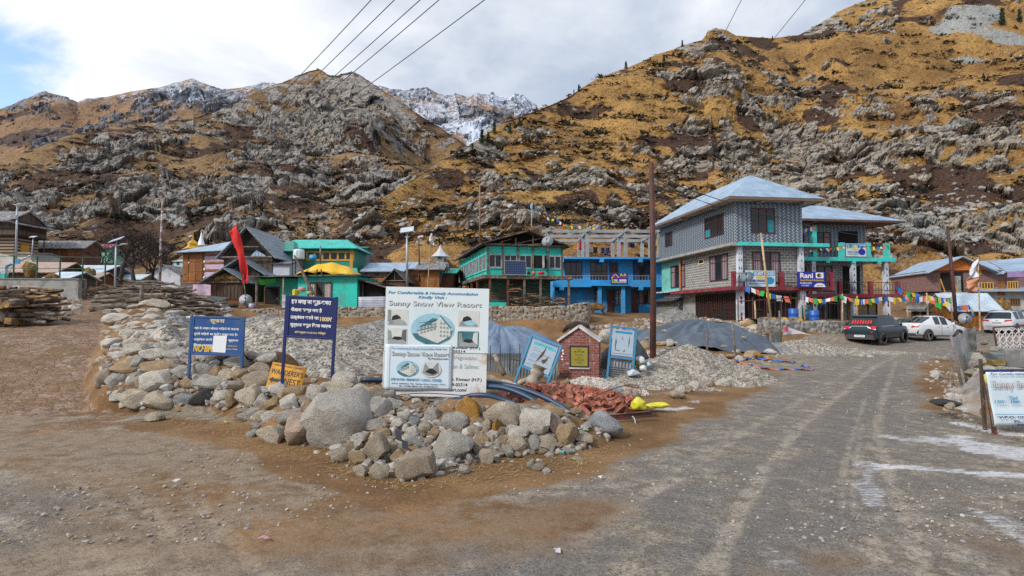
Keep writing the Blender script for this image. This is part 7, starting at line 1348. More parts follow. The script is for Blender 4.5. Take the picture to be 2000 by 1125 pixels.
tag(ob('stone_mound', M().grid(lambda u, v: (W(-60+u*150, 0, 55).x, 54-2*math.sin(v*3.1), gz(0, 508-14*math.sin(math.pi*min(1, u*1.1)), 55)+1.0*(v-1)), 20, 5), SM['grey'], smooth=True), 'grey rock shelf under the temple tower', 'rock')
q = house('tin_shed', 'long shed with a rusty pink and grey tin roof behind the grey wall', -80, 105, 549, 40, .70, 4.5, DWOOD, .85, .3, R_RUST, dz=.5, Y1=41); q = house('blue_roof_shed', 'low shed with a bright pale blue tin roof and dark eaves', 122, 192, 548, 46, .62, 4, DWOOD, .75, .4, R_LIGHT, dz=.6); q = house('small_shed', 'small lean shed with a white blue roof edge beside the rusty tin shed', 94, 134, 552, 38.5, .35, 2.5, DWOOD, .45, .25, R_LIGHT, dz=.4); q = house('concrete_cabin', 'plain pale concrete cabin with a blue panel above the rusty tin roof', 33, 62, 518, 46, 1.0, 3, painted('pale_concrete', (.45, .43, .38)), .12, .15, CONC, dz=1.5); q = house('brown_hut', 'small brown hut with a rusty roof at the end of the grey wall', 160, 190, 555, 42, .5, 2, RWOOD, .4, .2, R_RUST, dz=.5)
for px, lab in ((30, 'brown hay bale hung on the fence by the rusty shed'), (175, 'hay bale on the brown hut roof'), (95, 'low hay heap in front of the small lean shed')):
    p = W({30: 58, 175: 174, 95: 102}[px], {30: 528, 175: 532, 95: 543}[px], 37.5 if px != 175 else 41); v, f_ = ico(3); v = v*(1+fbm(v*2.2+px, 3, 5)[:, None]*.3)*np.array([.38, .35, .5 if px == 30 else .28]); tag(npmesh('hay_bale', v+np.array(p), f_, HAY), lab, 'hay')
# middle distance wooden houses
q = house('brown_house', 'brown timber house with a long blue tin roof behind the billboard', 712, 783, 552, 50, 1.0, 6, RWOOD, .95, .35, R_BLUE, wins=((718, 732, 534, 545, 2), (741, 757, 533, 545, 3)), dz=1.2, fm=OWOOD); ob('balcony', M().box(.8, 2.2, -.3, -.02, .02, .38), OWOOD, q.t)
q = house('orange_house', 'orange brown house with small windows and a blue tin roof by the solar street lamp', 789, 826, 552, 51, 1.25, 5, OWOOD, .75, .3, R_BLUE, wins=((806, 815, 533, 541, 2),), dz=1); q = house('slate_house', 'small timber house with a pale slate roof beside the white flag pole', 822, 858, 556, 49, 1.3, 4, OWOOD, .75, .5, R_SLATE, dz=1)
q = house('open_barn', 'open fronted A shaped dark barn above the billboard', 752, 790, 566, 46, .72, 4, RWOOD, .95, .25, R_DARK, 'y', dz=.4); ob('open_gable', M().prism([(.05, .72), (q.L-.05, .72), (q.L/2, 1.5)], -.03, -.01), DARK, q.t); m_ = M().tube([(q.L/2, -.06, .7), (q.L/2, -.06, 1.5)], .04, 5).tube([(-.2, -.06, .7), (q.L+.2, -.06, .7)], .05, 5); ob('gable_timber', m_, WOODG, q.t)
pg = thing('stupa', 'small white pagoda topped shrine beside the teal wooden house', 'shrine', W(860, 522, 54)); zz0 = 0
ob('body', M().box(-.32, .32, -.32, .32, -.8, 1.25), WHITEW, pg); ob('niche', M().box(-.14, .14, -.34, -.322, .75, 1.1), OWOOD, pg); ob('canopy', M().lathe([(.95, .95), (.85, 1.0), (.45, 1.35), (.40, 1.4), (.15, 1.75), (.06, 2.0), (0, 2.1)], 8), mat('white_slate', (.5, .5, .52), .8, .25, 6, .4), pg)
q = house('dark_shed', 'shed with green roof and blue sheets beside the shuttered teal house', 836, 884, 566, 50, 1.5, 6, RWOOD, .55, .4, R_TEAL, wins=((868, 876, 514, 530, 2),), fm=LILF, dz=.8); ob('blue_sheet', M().slab([(.6, -.1, 1.5), (1.3, -.1, 1.6), (1.0, -.5, .0), (-.2, -.5, .0)], .03), mat('sheet_blue', (.10, .30, .55), .5, .3, 2, .2), q.t)
# ------------------------------------------------------------ houses on the right
q = house('timber_hut', 'orange plank hut with a big pale blue tin roof beside the road', 1862, 1948, 629, 44, .85, 3.4, OWOOD, 1.35, .35, R_LIGHT, dz=.6, Y1=43.5); m_ = M(); f = q.face('y', 0)
for k in range(12): f.box(m_, .1+k*q.L/12, .13+k*q.L/12, .0, .8, .002, .02)
ob('plank_joint', m_, mat('orange_wood_dark', (.26, .09, .016)), q.t); v, f_ = ico(3); v = v*(1+fbm(v*2.2, 3, 5)[:, None]*.3)*np.array([.5, .6, .65]); tag(npmesh('hay_heap', v+np.array(W(1957, 600, 45)), f_, HAY), 'hay heap beside the pale blue tin roof', 'hay')
a, b_ = W(1815, 606, 62), W(2080, 606, 60); b_.z = a.z; q = B('brick_house', 'unfinished red brick house with orange boarded gables and blue roofs', 'house', a, b_); t = q.t; L = q.L
q.box('lower_wall', painted('pale_grey_plaster', (.38, .385, .37)), 1.4, L, 0, 8, -2.5, 1.9); q.box('upper_wall', REDB, 0, L, .6, 8, 2.0, 4.2); ob('verandah_roof', M().slab([(3.8, -.9, 1.95), (L, -.9, 1.95), (L, .6, 2.4), (3.8, .6, 2.4)], -.06), R_BLUE, t)
ob('dark_bay', M().box(1.5, 3.6, .55, .598, 2.1, 4.0), DARK, t)
for x in (1.3, 2.5): ob('prop', M().tube([(x+.9, -.2, -.5), (x, .3, 3.3)], .06, 6), YWOOD, t)
ob('concrete_post', M().box(2.75, 3.15, .1, .5, -1, 3.6), CONC, t)
def gab(x0, x1, ze_, zr_, o_=.5, y0=-.5):
    xm = (x0+x1)/2; q.roof([[(x0-o_, y0, ze_-.25), (xm, y0, zr_), (xm, 8.3, zr_), (x0-o_, 8.3, ze_-.25)], [(xm, y0, zr_), (x1+o_, y0, ze_-.25), (x1+o_, 8.3, ze_-.25), (xm, 8.3, zr_)]], R_BLUEY, .1); ob('gable_boards', M().prism([(x0+.1, ze_), (x1-.1, ze_), (xm, zr_-.25)], .3, .4), mat('gable_orange', (.55, .16, .025), .65, .2, 4, .3), t)
gab(.2, 6.0, 4.2, 5.65); gab(7.2, 9.6, 4.0, 5.2); q.roof([[(6.0, .2, 4.2), (L+.5, .2, 4.2), (L+.5, 4.4, 5.5), (6.0, 4.4, 5.5)]], R_BLUE); f = q.face('y', .6); f0 = q.face('y', 0)
f.winp(t, 1892, 1916, 525, 537, n=3, fm=YWOOD, trans=0, fw=.12); f.winp(t, 1950, 1973, 521, 533, n=3, fm=YWOOD, trans=0, fw=.12); f0.winp(t, 1916, 1940, 551, 565, n=4, fm=YWOOD, trans=0, fw=.1); f0.winp(t, 1967, 1988, 549, 565, n=4, fm=YWOOD, trans=0, fw=.1); f0.winp(t, 1972, 1992, 583, 597, n=4, fm=OWOOD, trans=0, fw=.1)
for a_, b2, c_, d_ in ((1890, 1902, 553, 575), (1948, 1962, 550, 577), (1950, 1964, 582, 606)): f0.door(t, f0.uz(a_, d_)[0], f0.uz(b2, d_)[0], f0.uz(a_, d_)[1], f0.uz(a_, c_)[1], OWOOD, OWOOD)
ob('floor_band', M().box(1.2, L, -.15, -.02, .0, .15), CONCP, t)
a, b_ = W(1962, 610, 29), W(2110, 612, 28); b_.z = a.z; q = B('roofed_shelter', 'roadside shelter corner with purple fascia and blue roof on a teal post', 'shelter', a, b_); t = q.t; L = q.L
q.roof([[(-.3, -1.2, 1.95), (L, -1.2, 2.05), (L, 2.6, 2.95), (.3, 2.6, 2.75)]], R_BLUE, .05); ob('fascia', M().slab([(-.3, -1.24, 1.66), (L, -1.24, 1.75), (L, -1.24, 2.02), (-.3, -1.24, 1.90)], .04), mat('fascia_purple', (.25, .18, .36), .6, .3, 3, .1), t); ob('post', M().box(.72, .92, -.9, -.7, -1.4, 2.0), mat('post_teal_grey', (.05, .17, .17), .6, .3, 3, .1), t); ob('post', M().box(L-.4, L-.2, -.9, -.7, -1.2, 2.05), MATS['post_teal_grey'], t)
# ------------------------------------------------------------ stone walls
WALLM = tone_mat('dry_stone', [(.035, .03, .025), (.22, .19, .15), (.44, .38, .30), (.28, .25, .215), (.36, .25, .14)])
def drywall(name, pts, hts, label, mt=WALLM, s=.28, th=.5, den=14, rough=.10, seed=3):
    """stones stand out of the wall face: pts = list of (x, y, z base), hts = heights"""
    P = [Vector(p) for p in pts]; ds = [0]
    for i in range(len(P)-1): ds.append(ds[-1]+(P[i+1]-P[i]).length)
    L = ds[-1]; nu = max(8, int(L*den)); nv = max(8, int(max(hts)*den)); U, V = np.meshgrid(np.linspace(0, L, nu), np.linspace(0, 1, nv))
    X = np.interp(U, ds, [p.x for p in P]); Y = np.interp(U, ds, [p.y for p in P]); Zb = np.interp(U, ds, [p.z for p in P]); H = np.interp(U, ds, hts)
    H = H*(1+.06*fbm(np.stack([U.ravel()*1.5, 0*U.ravel(), 0*U.ravel()], -1), 3, seed).reshape(U.shape)); Zt = Zb+H*V
    q = np.stack([U.ravel()/s, Zt.ravel()/s*1.45, np.full(U.size, .5)], -1); q += fbm(q*.8, 2, seed)[:, None]*.25
    hg, tl, cr = blocks(q, seed); out = rough*(np.minimum(cr, .35)/.35)**.6*(.45+.75*hg)
    dx = np.gradient(X, axis=1).ravel(); dy = np.gradient(Y, axis=1).ravel(); ln = np.hypot(dx, dy)+1e-9
    nx, ny = dy/ln, -dx/ln
    Vv = np.stack([X.ravel()+nx*out, Y.ravel()+ny*out, Zt.ravel()+(V.ravel() > .98)*out*.6], -1)
    back = np.stack([X[-1]-nx.reshape(U.shape)[-1]*th, Y[-1]-ny.reshape(U.shape)[-1]*th, Zt[-1]+.02], -1); bot = back.copy(); bot[:, 2] = Zb[0]
    VV = np.concatenate([Vv, back, bot]); n0 = nu*nv; f = gridfaces(nu, nv); i = np.arange(nu-1); a_ = (nv-1)*nu+i
    f = np.concatenate([f, np.stack([a_, a_+1, n0+i+1, n0+i], -1), np.stack([n0+i, n0+i+1, n0+nu+i+1, n0+nu+i], -1)])
    tone = np.concatenate([np.where(cr > .09, np.clip(.2+hg*.8, 0, 1), .0), np.full(2*nu, .4)])
    o = npmesh(name, VV, f, mt, True, {'tone': tone}); return tag(o, label, 'wall')
G_ = lambda px, Y, dz=-.1: Vector((wl(px, Y)[0], Y, H1(wl(px, Y)[0], Y)+dz))
def wallpts(l, top): 
    pts = [Vector((wl(p, Y)[0], Y, min(H1(wl(p, Y)[0], Y), gz(p, b_, Y))-.15)) for p, Y, b_, t_ in l]; return pts, [gz(p, t_, Y)-q.z for (p, Y, b_, t_), q in zip(l, pts)]
def dw(name, l, label, **k): pts, h_ = wallpts(l, 0); return drywall(name, pts, h_, label, **k)
dw('stone_wall', [(470, 38.2, 632, 606), (585, 38.2, 640, 604), (700, 38.2, 644, 602), (770, 38.2, 648, 603), (830, 38, 650, 602)], 'dry stone wall below the teal house and tin fence', seed=4)
dw('stone_wall', [(930, 36, 655, 601), (1000, 36, 656, 601), (1100, 36, 656, 598), (1146, 36.2, 650, 592), (1152, 37.5, 640, 600)], 'beige dry stone wall below the teal wooden house', seed=9, s=.26)
RW = [(1478, 34.2, 672, 627), (1560, 34.0, 672, 628), (1650, 34.2, 672, 629), (1705, 35, 670, 629)]
pts, h_ = wallpts(RW, 0); drywall('retaining_wall', pts, h_, 'mortared grey stone retaining wall below the guest house yard', tone_mat('mortared_stone', [(.20, .195, .185), (.17, .165, .16), (.38, .36, .33), (.25, .24, .225)]), .30, 1.6, 14, .11, 15)
dw('retaining_wall', [(1705, 36, 665, 629), (1770, 38.5, 660, 622), (1850, 41.5, 655, 626), (1868, 42.5, 655, 632)], 'pale rounded stone wall curving behind the white cars', mt=tone_mat('pale_wall', [(.10, .09, .08), (.42, .39, .34), (.30, .27, .23)]), s=.36, th=.8, rough=.09, seed=22)
dw('low_wall', [(1862, 44, 656, 622), (1920, 46, 660, 624), (2050, 47, 660, 625)], 'plain grey wall along the far bend of the road', mt=tone_mat('plain_grey', [(.26, .26, .25), (.32, .31, .3)]), s=.5, rough=.03, seed=31)
a, b_ = W(-140, 585, 33.5), W(152, 583, 34); q = thing('concrete_wall', 'grey plastered wall behind the split logs with patches of old white paint', 'wall', mx=frame(a, b_)[0]); L = frame(a, b_)[1]; hh_ = gz(0, 545, 33.5)-a.z; ob('wall', M().box(0, L, 0, .35, -.6, hh_), mat('old_plaster', (.24, .245, .235), .9, .25, 1.2, .4, .01, col2=(.34, .335, .31), cov=.44), q); ob('coping', M().box(-.05, L+.05, -.05, .4, hh_, hh_+.07), CONC, q); ob('white_patch', M().box(4.2, 4.9, -.003, 0, .45, .8).box(5.0, 5.9, -.003, 0, .5, .78), WHITEW, q)
tin('corrugated_sheet', [(700, 604, 38.4), (754, 604, 38.4), (754, 579, 38.4), (700, 580, 38.4)], 0, 'striped pale tin fence on the stone wall left of the billboard', mat('pale_striped_tin', (.40, .42, .50), .5, .15, 3, .1, met=.2), 1, d=.0)
bpy.data.objects['corrugated_sheet.%03d' % (len([o for o in bpy.data.objects if o.name.startswith('corrugated_sheet')])-1)].data.materials[0] = roofmat('striped_fence', (.42, .44, .52), .14, .2, ax=2)
# ------------------------------------------------------------ cars
def paint(name, c, ro=.22, coat=.6):
    m, nt, b = newmat(name); v = nd(nt, 'ShaderNodeTexCoord').outputs['Object']; z = nd(nt, 'ShaderNodeSeparateXYZ', {0: v}).outputs[2]
    d = mth(nt, 'MULTIPLY', mth(nt, 'SUBTRACT', 1.0, rmp(nt, z, .25, .75)), rmp(nt, nz(nt, v, 4, 5), .3, .7)); nt.links.new(mixc(nt, mth(nt, 'MULTIPLY', d, .28), c, (.22, .18, .14)), b.inputs['Base Color']); b.inputs['Roughness'].default_value = ro; b.inputs['Coat Weight'].default_value = coat; b.inputs['Coat Roughness'].default_value = .08; return m
CGL, nt, b = newmat('car_glass'); b.inputs['Base Color'].default_value = (.02, .03, .032, 1); b.inputs['Roughness'].default_value = .06
TYRE = mat('tyre', (.022, .022, .023), .85, .3, 9, .3, .003, col2=(.10, .085, .07), cov=.42); RIM = mat('wheel_rim', (.30, .30, .31), .4, .15, 6, 0, met=.6); TAIL = mat('tail_light', (.45, .008, .012), .2, .1, 4, 0); PLAST = mat('bumper_plastic', (.045, .047, .05), .65, .2, 6, .1); CHR = mat('bright_trim', (.62, .63, .64), .25, .05, 4, 0, met=.5)
def car(name, label, st, wheels, body, px, py, Y, az, r=.33, extra=None, rimm=None):
    p = W(px, py, Y); f = Vector((math.sin(az), math.cos(az), 0)); s_ = Vector((f.y, -f.x, 0))     # s_ = right-hand side
    mx = Matrix(((f.x, -s_.x, 0, p.x), (f.y, -s_.y, 0, p.y), (0, 0, 1, p.z), (0, 0, 0, 1)))
    ax = p+f*.7; e_ = p+f*3.2; za, ze_ = H1(ax.x, ax.y), H1(e_.x, e_.y); pt = math.atan((ze_-za)/2.5); mx.translation.z = za-.7*math.tan(pt)-.01; mx = mx @ Matrix.Rotation(-pt, 4, 'Y'); t = thing(name, label, 'car', mx=mx)
    V = []
    for x, zb, zl, zt, hb, ht in st:
        half = [(0, zb), (hb*.80, zb), (hb*.95, zb+.10), (hb, zb+(zl-zb)*.45), (hb*.985, zl-.06), (hb*.955, zl), (ht, zt-.05 if zt-zl > .1 else zt-.012), (ht*.86, zt), (0, zt+.015)]
        V += [(x, y, z) for y, z in half]+[(x, -y, z) for y, z in half[-2:0:-1]]
    n = 16; parts = {'body': [], 'side_window': [], 'side_window_': [], 'windscreen': [], 'rear_window': []}
    for i in range(len(st)-1):
        a, b_ = st[i], st[i+1]; cab = (a[3]-a[2] > .15) and (b_[3]-b_[2] > .15); rear = (a[3]-a[2] <= .15) and (b_[3]-b_[2] > .15); front = (a[3]-a[2] > .15) and (b_[3]-b_[2] <= .15); pillar = b_[0]-a[0] < .16
        for k in range(n):
            q = (i*n+k, (i+1)*n+k, (i+1)*n+(k+1) % n, i*n+(k+1) % n)
            if cab and k in (5, 10) and not pillar: parts['side_window' if k == 5 else 'side_window_'].append(q)
            elif rear and k in (6, 7, 8, 9): parts['rear_window'].append(q)
            elif front and k in (6, 7, 8, 9): parts['windscreen'].append(q)
            else: parts['body'].append(q)
    parts['body'] += [tuple(range(n)), tuple(reversed(range((len(st)-1)*n, len(st)*n)))]
    for nm, fs in parts.items():
        us = sorted({i for q in fs for i in q}); ix = {u: k for k, u in enumerate(us)}; m = M(); m.v = [V[u] for u in us]; m.f = [tuple(ix[i] for i in q) for q in fs]; m.mi = [0]*len(fs)
        o = ob(nm.rstrip('_'), m, body if nm == 'body' else CGL, t, smooth=True); o.data.set_sharp_from_angle(angle=math.radians(38))
    hw = max(q[4] for q in st)
    for wx in wheels:
        for sg in (1, -1):
            rot = Matrix.Rotation(math.pi/2*(-sg), 4, 'X'); mxw = Matrix.Translation((wx, sg*(hw-.17), r)) @ rot
            o = ob('wheel', M().lathe([(r*.62, .0), (r*.95, .01), (r, .04), (r, .17), (r*.95, .20), (r*.66, .205), (r*.62, .185)], 24, mxw), TYRE, t, smooth=True)
            rm_ = M().lathe([(.02, .15), (r*.3, .165), (r*.5, .15), (r*.62, .19), (r*.64, .19)], 20, mxw); ob('rim', rm_, rimm or RIM, o, smooth=True)
            ar = M(); a0 = [(wx+(r+.07)*math.cos(math.pi*k/14), r+(r+.07)*math.sin(math.pi*k/14)) for k in range(15)]
            ar.prism([(x, z) for x, z in a0], sg*(hw-.10), sg*(hw+.006)); ob('wheel_arch', ar, PLAST, t)
    if extra: extra(t, hw)
    for sg in (1, -1): ob('mirror', M().lathe([(0, -.08), (.06, -.06), (.08, .03), (.05, .09), (0, .1)], 8, Matrix.Translation((st[-1][0]*.66, sg*(hw+.06), st[6][2]+.05))), body if sg else body, t, smooth=True)
    return t
SUV = [(0, .50, .78, .80, .66, .6), (.03, .36, .92, .94, .80, .72), (.10, .30, 1.00, 1.03, .87, .76), (.17, .28, 1.02, 1.06, .89, .76), (.55, .26, 1.02, 1.50, .90, .66), (.70, .26, 1.01, 1.56, .90, .67), (1.35, .26, .99, 1.60, .90, .68), (1.46, .26, .99, 1.60, .90, .68), (2.30, .26, .97, 1.56, .90, .67), (3.02, .26, .95, 1.05, .89, .74), (3.15, .26, .95, 1.01, .89, .72), (3.65, .27, .90, .95, .86, .66), (3.93, .32, .76, .80, .78, .6), (4.0, .42, .66, .68, .68, .5)]
def suvx(t, hw):
    o = ob('bumper', M().slab([(-.005, .78, .30), (-.012, -.78, .30), (-.012, -.62, .56), (-.012, .62, .56)], .03), PLAST, t)
    pl = ob('number_plate', M().box(-.05, -.035, -.27, .27, .42, .53), WHT, t); m = M()
    for k in range(9): m.box(-.054, -.051, -.22+k*.05, -.195+k*.05, .45, .505)
    ob('characters', m, BLK, pl)
    for sg in (1, -1): ob('tail_light', M().slab([(.02, sg*.80, .86), (.0, sg*.50, .84), (.05, sg*.56, 1.0), (.11, sg*.84, 1.0)], .03*sg), TAIL, t); ob('reflector', M().box(-.02, .02, sg*.66-.05, sg*.66+.05, .44, .52), TAIL, t)
    ob('bright_line', M().slab([(.0, .82, .82), (-.02, .45, .93), (.0, .38, 1.0), (.03, .38, 1.03), (.02, .5, .97), (.02, .84, .88)], -.02).slab([(.0, -.82, .82), (-.02, -.45, .93), (.0, -.38, 1.0), (.03, -.38, 1.03), (.02, -.5, .97), (.02, -.84, .88)], .02).box(.03, .05, -.4, .4, .99, 1.03), CHR, t)
    m = M()
    for k in range(8):
        y0 = .52-k*.135; z0 = 1.12; x = lambda z: .17+(z-1.075)*.38/.44-.035
        m.add([(x(a), y, a) for y, a in ((y0, z0+.05*(k % 2)), (y0-.11, z0+.02), (y0-.09, z0+.20-.03*(k % 3)), (y0-.01, z0+.24))], [(0, 1, 2, 3)])
    ob('window_sticker', m, RED, t); ob('badge', M().box(-.01, .0, -.66, -.58, .66, .73), RED, t); ob('spoiler', M().slab([(.48, .66, 1.50), (.48, -.66, 1.50), (.70, -.66, 1.56), (.70, .66, 1.56)], .05), body_dark, t)
    m = M()
    for sg in (1, -1): m.box(.6, 2.7, sg*.865-.01, sg*.865+.012, .985, 1.015)
    ob('window_trim', m, CHR, t)
body_dark = paint('paint_dark_teal', (.006, .024, .036), .3, .1); body_white = paint('paint_car_white', (.70, .71, .73)); body_silver = paint('paint_silver', (.60, .62, .66))
car('parked_car', 'dark teal compact car with red lettering on its rear window', SUV, (.72, 3.22), body_dark, 1680, 674, 32.4, math.radians(56), .34, suvx, PLAST)
SED = [(0, .52, .80, .82, .66, .6), (.03, .38, .92, .95, .78, .70), (.10, .30, .97, 1.0, .84, .74), (.40, .25, .97, 1.03, .86, .70), (1.22, .24, .95, 1.40, .87, .62), (1.34, .24, .95, 1.43, .87, .63), (1.75, .24, .94, 1.47, .87, .64), (1.86, .24, .94, 1.47, .87, .64), (2.35, .24, .93, 1.42, .87, .63), (3.05, .24, .90, .98, .86, .70), (3.2, .24, .90, .95, .86, .68), (3.75, .26, .80, .85, .82, .6), (3.98, .32, .68, .71, .72, .5), (4.03, .42, .6, .62, .6, .4)]
def sedx(t, hw):
    for sg in (1, -1): ob('tail_light', M().slab([(.03, sg*.80, .78), (-.0, sg*.40, .74), (.02, sg*.44, .84), (.12, sg*.83, .90)], .03*sg), TAIL, t)
    ob('bumper', M().slab([(-.005, .76, .28), (-.012, -.76, .28), (-.012, -.66, .42), (-.012, .66, .42)], .03), PLAST, t); pl = ob('number_plate', M().box(-.02, -.002, -.25, .25, .54, .65), GREYP, t)
    for sg in (1, -1): ob('bumper_slash', M().slab([(.0, sg*.72, .42), (.03, sg*.78, .62), (.06, sg*.81, .62), (.05, sg*.78, .40)], .02*sg), BLK, t); 
    ob('door_line', M().box(1.80, 1.812, -.874, -.868, .35, .92).box(2.75, 2.762, -.874, -.868, .35, .9), BLK, t); ob('door_handle', M().box(1.5, 1.66, -.885, -.868, .82, .845).box(2.2, 2.36, -.885, -.868, .80, .825), CHR, t); ob('antenna', M().box(1.4, 1.5, -.02, .02, 1.46, 1.54), BLK, t)
car('parked_car', 'white saloon car parked ahead of the dark teal car', SED, (.78, 3.2), body_white, 1768, 664, 35.2, math.radians(73), .31, sedx)
def slvx(t, hw):
    for sg in (1, -1): ob('tail_light', M().slab([(.04, sg*.82, .92), (.0, sg*.42, .88), (.05, sg*.46, .98), (.12, sg*.84, 1.0)], .03*sg), TAIL, t)
    ob('bumper', M().slab([(-.005, .78, .30), (-.012, -.78, .30), (-.012, -.66, .62), (-.012, .66, .62)], .03), GREYP, t); ob('number_plate', M().box(-.02, -.002, -.25, .25, .76, .86), GREYP, t); ob('badge', M().box(.01, .03, -.08, .08, .95, 1.0), CHR, t); ob('roof_rail', M().tube([(.7, .6, 1.62), (2.1, .6, 1.6)], .02, 5).tube([(.7, -.6, 1.62), (2.1, -.6, 1.6)], .02, 5), BLK, t)
car('parked_car', 'silver white car seen from behind at the bend, beside the timber hut', SUV, (.72, 3.22), body_silver, 1948, 654, 41.0, math.radians(58), .34, slvx)
# ------------------------------------------------------------ cattle
def beast(label, mtb, mx, sc, pose):
    """one continuous skinned body: pelvis first"""
    J = dict(pel=(-.62, 0, 1.02, .27), mid=(-.15, 0, 1.0, .33), sho=(.35, 0, 1.05, .29), nk=(.62, 0, pose[0], .17), hd=(.85, 0, pose[1], .13), mz=(1.05, 0, pose[2], .085))
    E = [('pel', 'mid'), ('mid', 'sho'), ('sho', 'nk'), ('nk', 'hd'), ('hd', 'mz')]
    for sg, k in ((1, 'l'), (-1, 'r')):
        q = .06*sg
        J.update({'hh'+k: (-.62+q*.3, .17*sg, .78, .15), 'hk'+k: (-.50+q, .17*sg, .60, .10), 'hc'+k: (-.70+q, .17*sg, .36, .055), 'hf'+k: (-.66+q, .17*sg, .06, .06), 'fe'+k: (.33-q, .16*sg, .72, .13), 'fk'+k: (.36-q, .16*sg, .38, .07), 'ff'+k: (.35-q, .16*sg, .05, .06)})
        E += [('pel', 'hh'+k), ('hh'+k, 'hk'+k), ('hk'+k, 'hc'+k), ('hc'+k, 'hf'+k), ('sho', 'fe'+k), ('fe'+k, 'fk'+k), ('fk'+k, 'ff'+k)]
    J['t0'] = (-.90, 0, 1.05, .05); J['t1'] = (-.98, 0, .75, .03); J['t2'] = (-.97, 0, .42, .05); E += [('pel', 't0'), ('t0', 't1'), ('t1', 't2')]
    ks = list(J); me = bpy.data.meshes.new('body'); me.from_pydata([J[k][:3] for k in ks], [(ks.index(a), ks.index(b_)) for a, b_ in E], [])
    o = bpy.data.objects.new('body', me); COL.objects.link(o); md = o.modifiers.new('skin', 'SKIN'); md.use_smooth_shade = True
    for i, k in enumerate(ks):
        sv = me.skin_vertices[0].data[i]; sv.radius = (J[k][3], J[k][3]*(1.25 if k in ('mid', 'sho', 'pel') else 1)); sv.use_root = (i == 0)
    s_ = o.modifiers.new('sub', 'SUBSURF'); s_.levels = 2; s_.render_levels = 2; me.materials.append(mtb)
    t = thing('cow', label, 'cow', mx=mx @ Matrix.Scale(sc, 4)); o.parent = t
    hd = Vector(J['hd'][:3])
    for sg in (1, -1):
        ob('ear', M().slab([hd+Vector((-.04, sg*.09, .05)), hd+Vector((0, sg*.26, .04)), hd+Vector((.02, sg*.22, -.03)), hd+Vector((.02, sg*.1, 0))], .02*sg), mtb, t); ob('horn', M().tube([hd+Vector((-.02, sg*.07, .10)), hd+Vector((0, sg*.17, .18)), hd+Vector((.04, sg*.16, .28))], [.03, .022, .008], 6), GREYP, t); ob('eye', M().lathe([(0, -.02), (.02, 0), (0, .02)], 6, Matrix.Translation(hd+Vector((.08, sg*.115, .03)))), BLK, t)
    return t
p = W(1165, 622, 43.5); p.z = H1(p.x, p.y)+.03; beast('brown cow standing side on before the blue house', mat('cow_brown', (.23, .11, .035), .9, .3, 5, .5, .02, col2=(.10, .05, .02), cov=.42), Matrix.Translation(p) @ Matrix.Rotation(math.radians(172), 4, 'Z'), .78, (1.08, 1.10, .98))
p = W(1126, 654, 30); p.z = H1(p.x, p.y)-.02; beast('dark shaggy cow standing behind the brick memorial', mat('cow_dark', (.035, .022, .016), .95, .4, 6, .6, .03), Matrix.Translation(p) @ Matrix.Rotation(math.radians(150), 4, 'Z'), .75, (.95, .72, .52))
# ------------------------------------------------------------ poles, lamps, wires
GALV = mat('galvanised', (.36, .41, .46), .45, .12, 4, .05, .002, met=.4)
post_at('utility_pole', 1275, 724, 318, 15.0, .075, RUSTPOLE, 'tall rust red steel pole rising from the gravel heap', 'pole', dx=-3, n=10)
post_at('utility_pole', 1868, 626, 448, 43.0, .12, RUSTPOLE, 'dark rusty pole beside the timber hut and prayer flags', 'pole', dx=-17, n=8)
post_at('utility_pole', 312, 556, 390, 45.0, .09, mat('pale_rusty_pole', (.46, .42, .44), .7, .25, 3, .2, .004, col2=(.22, .10, .08), cov=.43), 'pale rust flecked pole by the log pile carrying five wires', 'pole', dx=6, n=8)
post_at('utility_pole', 820, 545, 465, 50, .07, WOODB, 'thin dark wooden pole behind the orange house', 'pole', dx=-2)
post_at('wooden_pole', 287, 555, 450, 52, .08, WOODB, 'thin dark pole among the bare trees', 'pole')
post_at('wooden_pole', 937, 470, 362, 95, .12, mat('orange_pole', (.32, .15, .08), .8), 'thin orange pole on the slope above the teal wooden house', 'pole')
def lamp(px, bot, top, Y, label, pw, ph, tilt, arm=None, r=.05):
    a = W(px, bot, Y); b_ = W(px+(3 if px < 300 else 0), top, Y); t = thing('street_lamp', label, 'street lamp', a); v = b_-a
    ob('pole', M().tube([(0, 0, -.3), v*.5, v], [r*1.15, r, r*.8], 8), GALV, t, smooth=True)
    ob('solar_panel', M().box(-pw/2, pw/2, -ph/2, ph/2, -.02, .02, mx=Matrix.Translation(v+Vector((0, 0, .06))) @ Matrix.Rotation(tilt[1], 4, 'Y') @ Matrix.Rotation(tilt[0], 4, 'X')), mat('panel_pale', (.50, .55, .62), .25, .1, 4, 0), t)
    if arm: ob('arm', M().tube([v*.9, v*.9+Vector(arm)], .03, 6), GALV, t); ob('lamp_head', M().box(-.16, .16, -.06, .06, -.03, .03, mx=Matrix.Translation(v*.9+Vector(arm))), GREYP, t)
lamp(224, 578, 470, 34, 'galvanised solar street lamp by the path in front of the bare trees', .78, .5, (math.radians(25), math.radians(-18)), (.55, -.1, .12), .055)
lamp(795, 560, 450, 44, 'galvanised solar street lamp rising behind the billboard', 1.0, .7, (math.radians(38), math.radians(-8)), (.06, -.3, -.1), .09)
lamp(62, 500, 464, 44, 'short solar lamp beside the temple tower', .4, .35, (math.radians(20), 0), None, .04)
lamp(31, 502, 402, 43, 'tall pale blue lamp post in front of the temple tower', .22, .5, (0, 0), (-.05, -.1, -.55), .07)
WIRE = mat('wire_black', (.02, .02, .022), .6, .1, 5, 0)
def wire(a, b_, sag, label, r=.012, grp=None):
    A, B_ = W(*a), W(*b_); pts = []
    for k in range(33):
        u = k/32; p = A.lerp(B_, u); p.z -= sag*4*u*(1-u); pts.append(p)
    return tag(ob('wire', M().tube(pts, r, 4), WIRE), label, 'wire', grp)
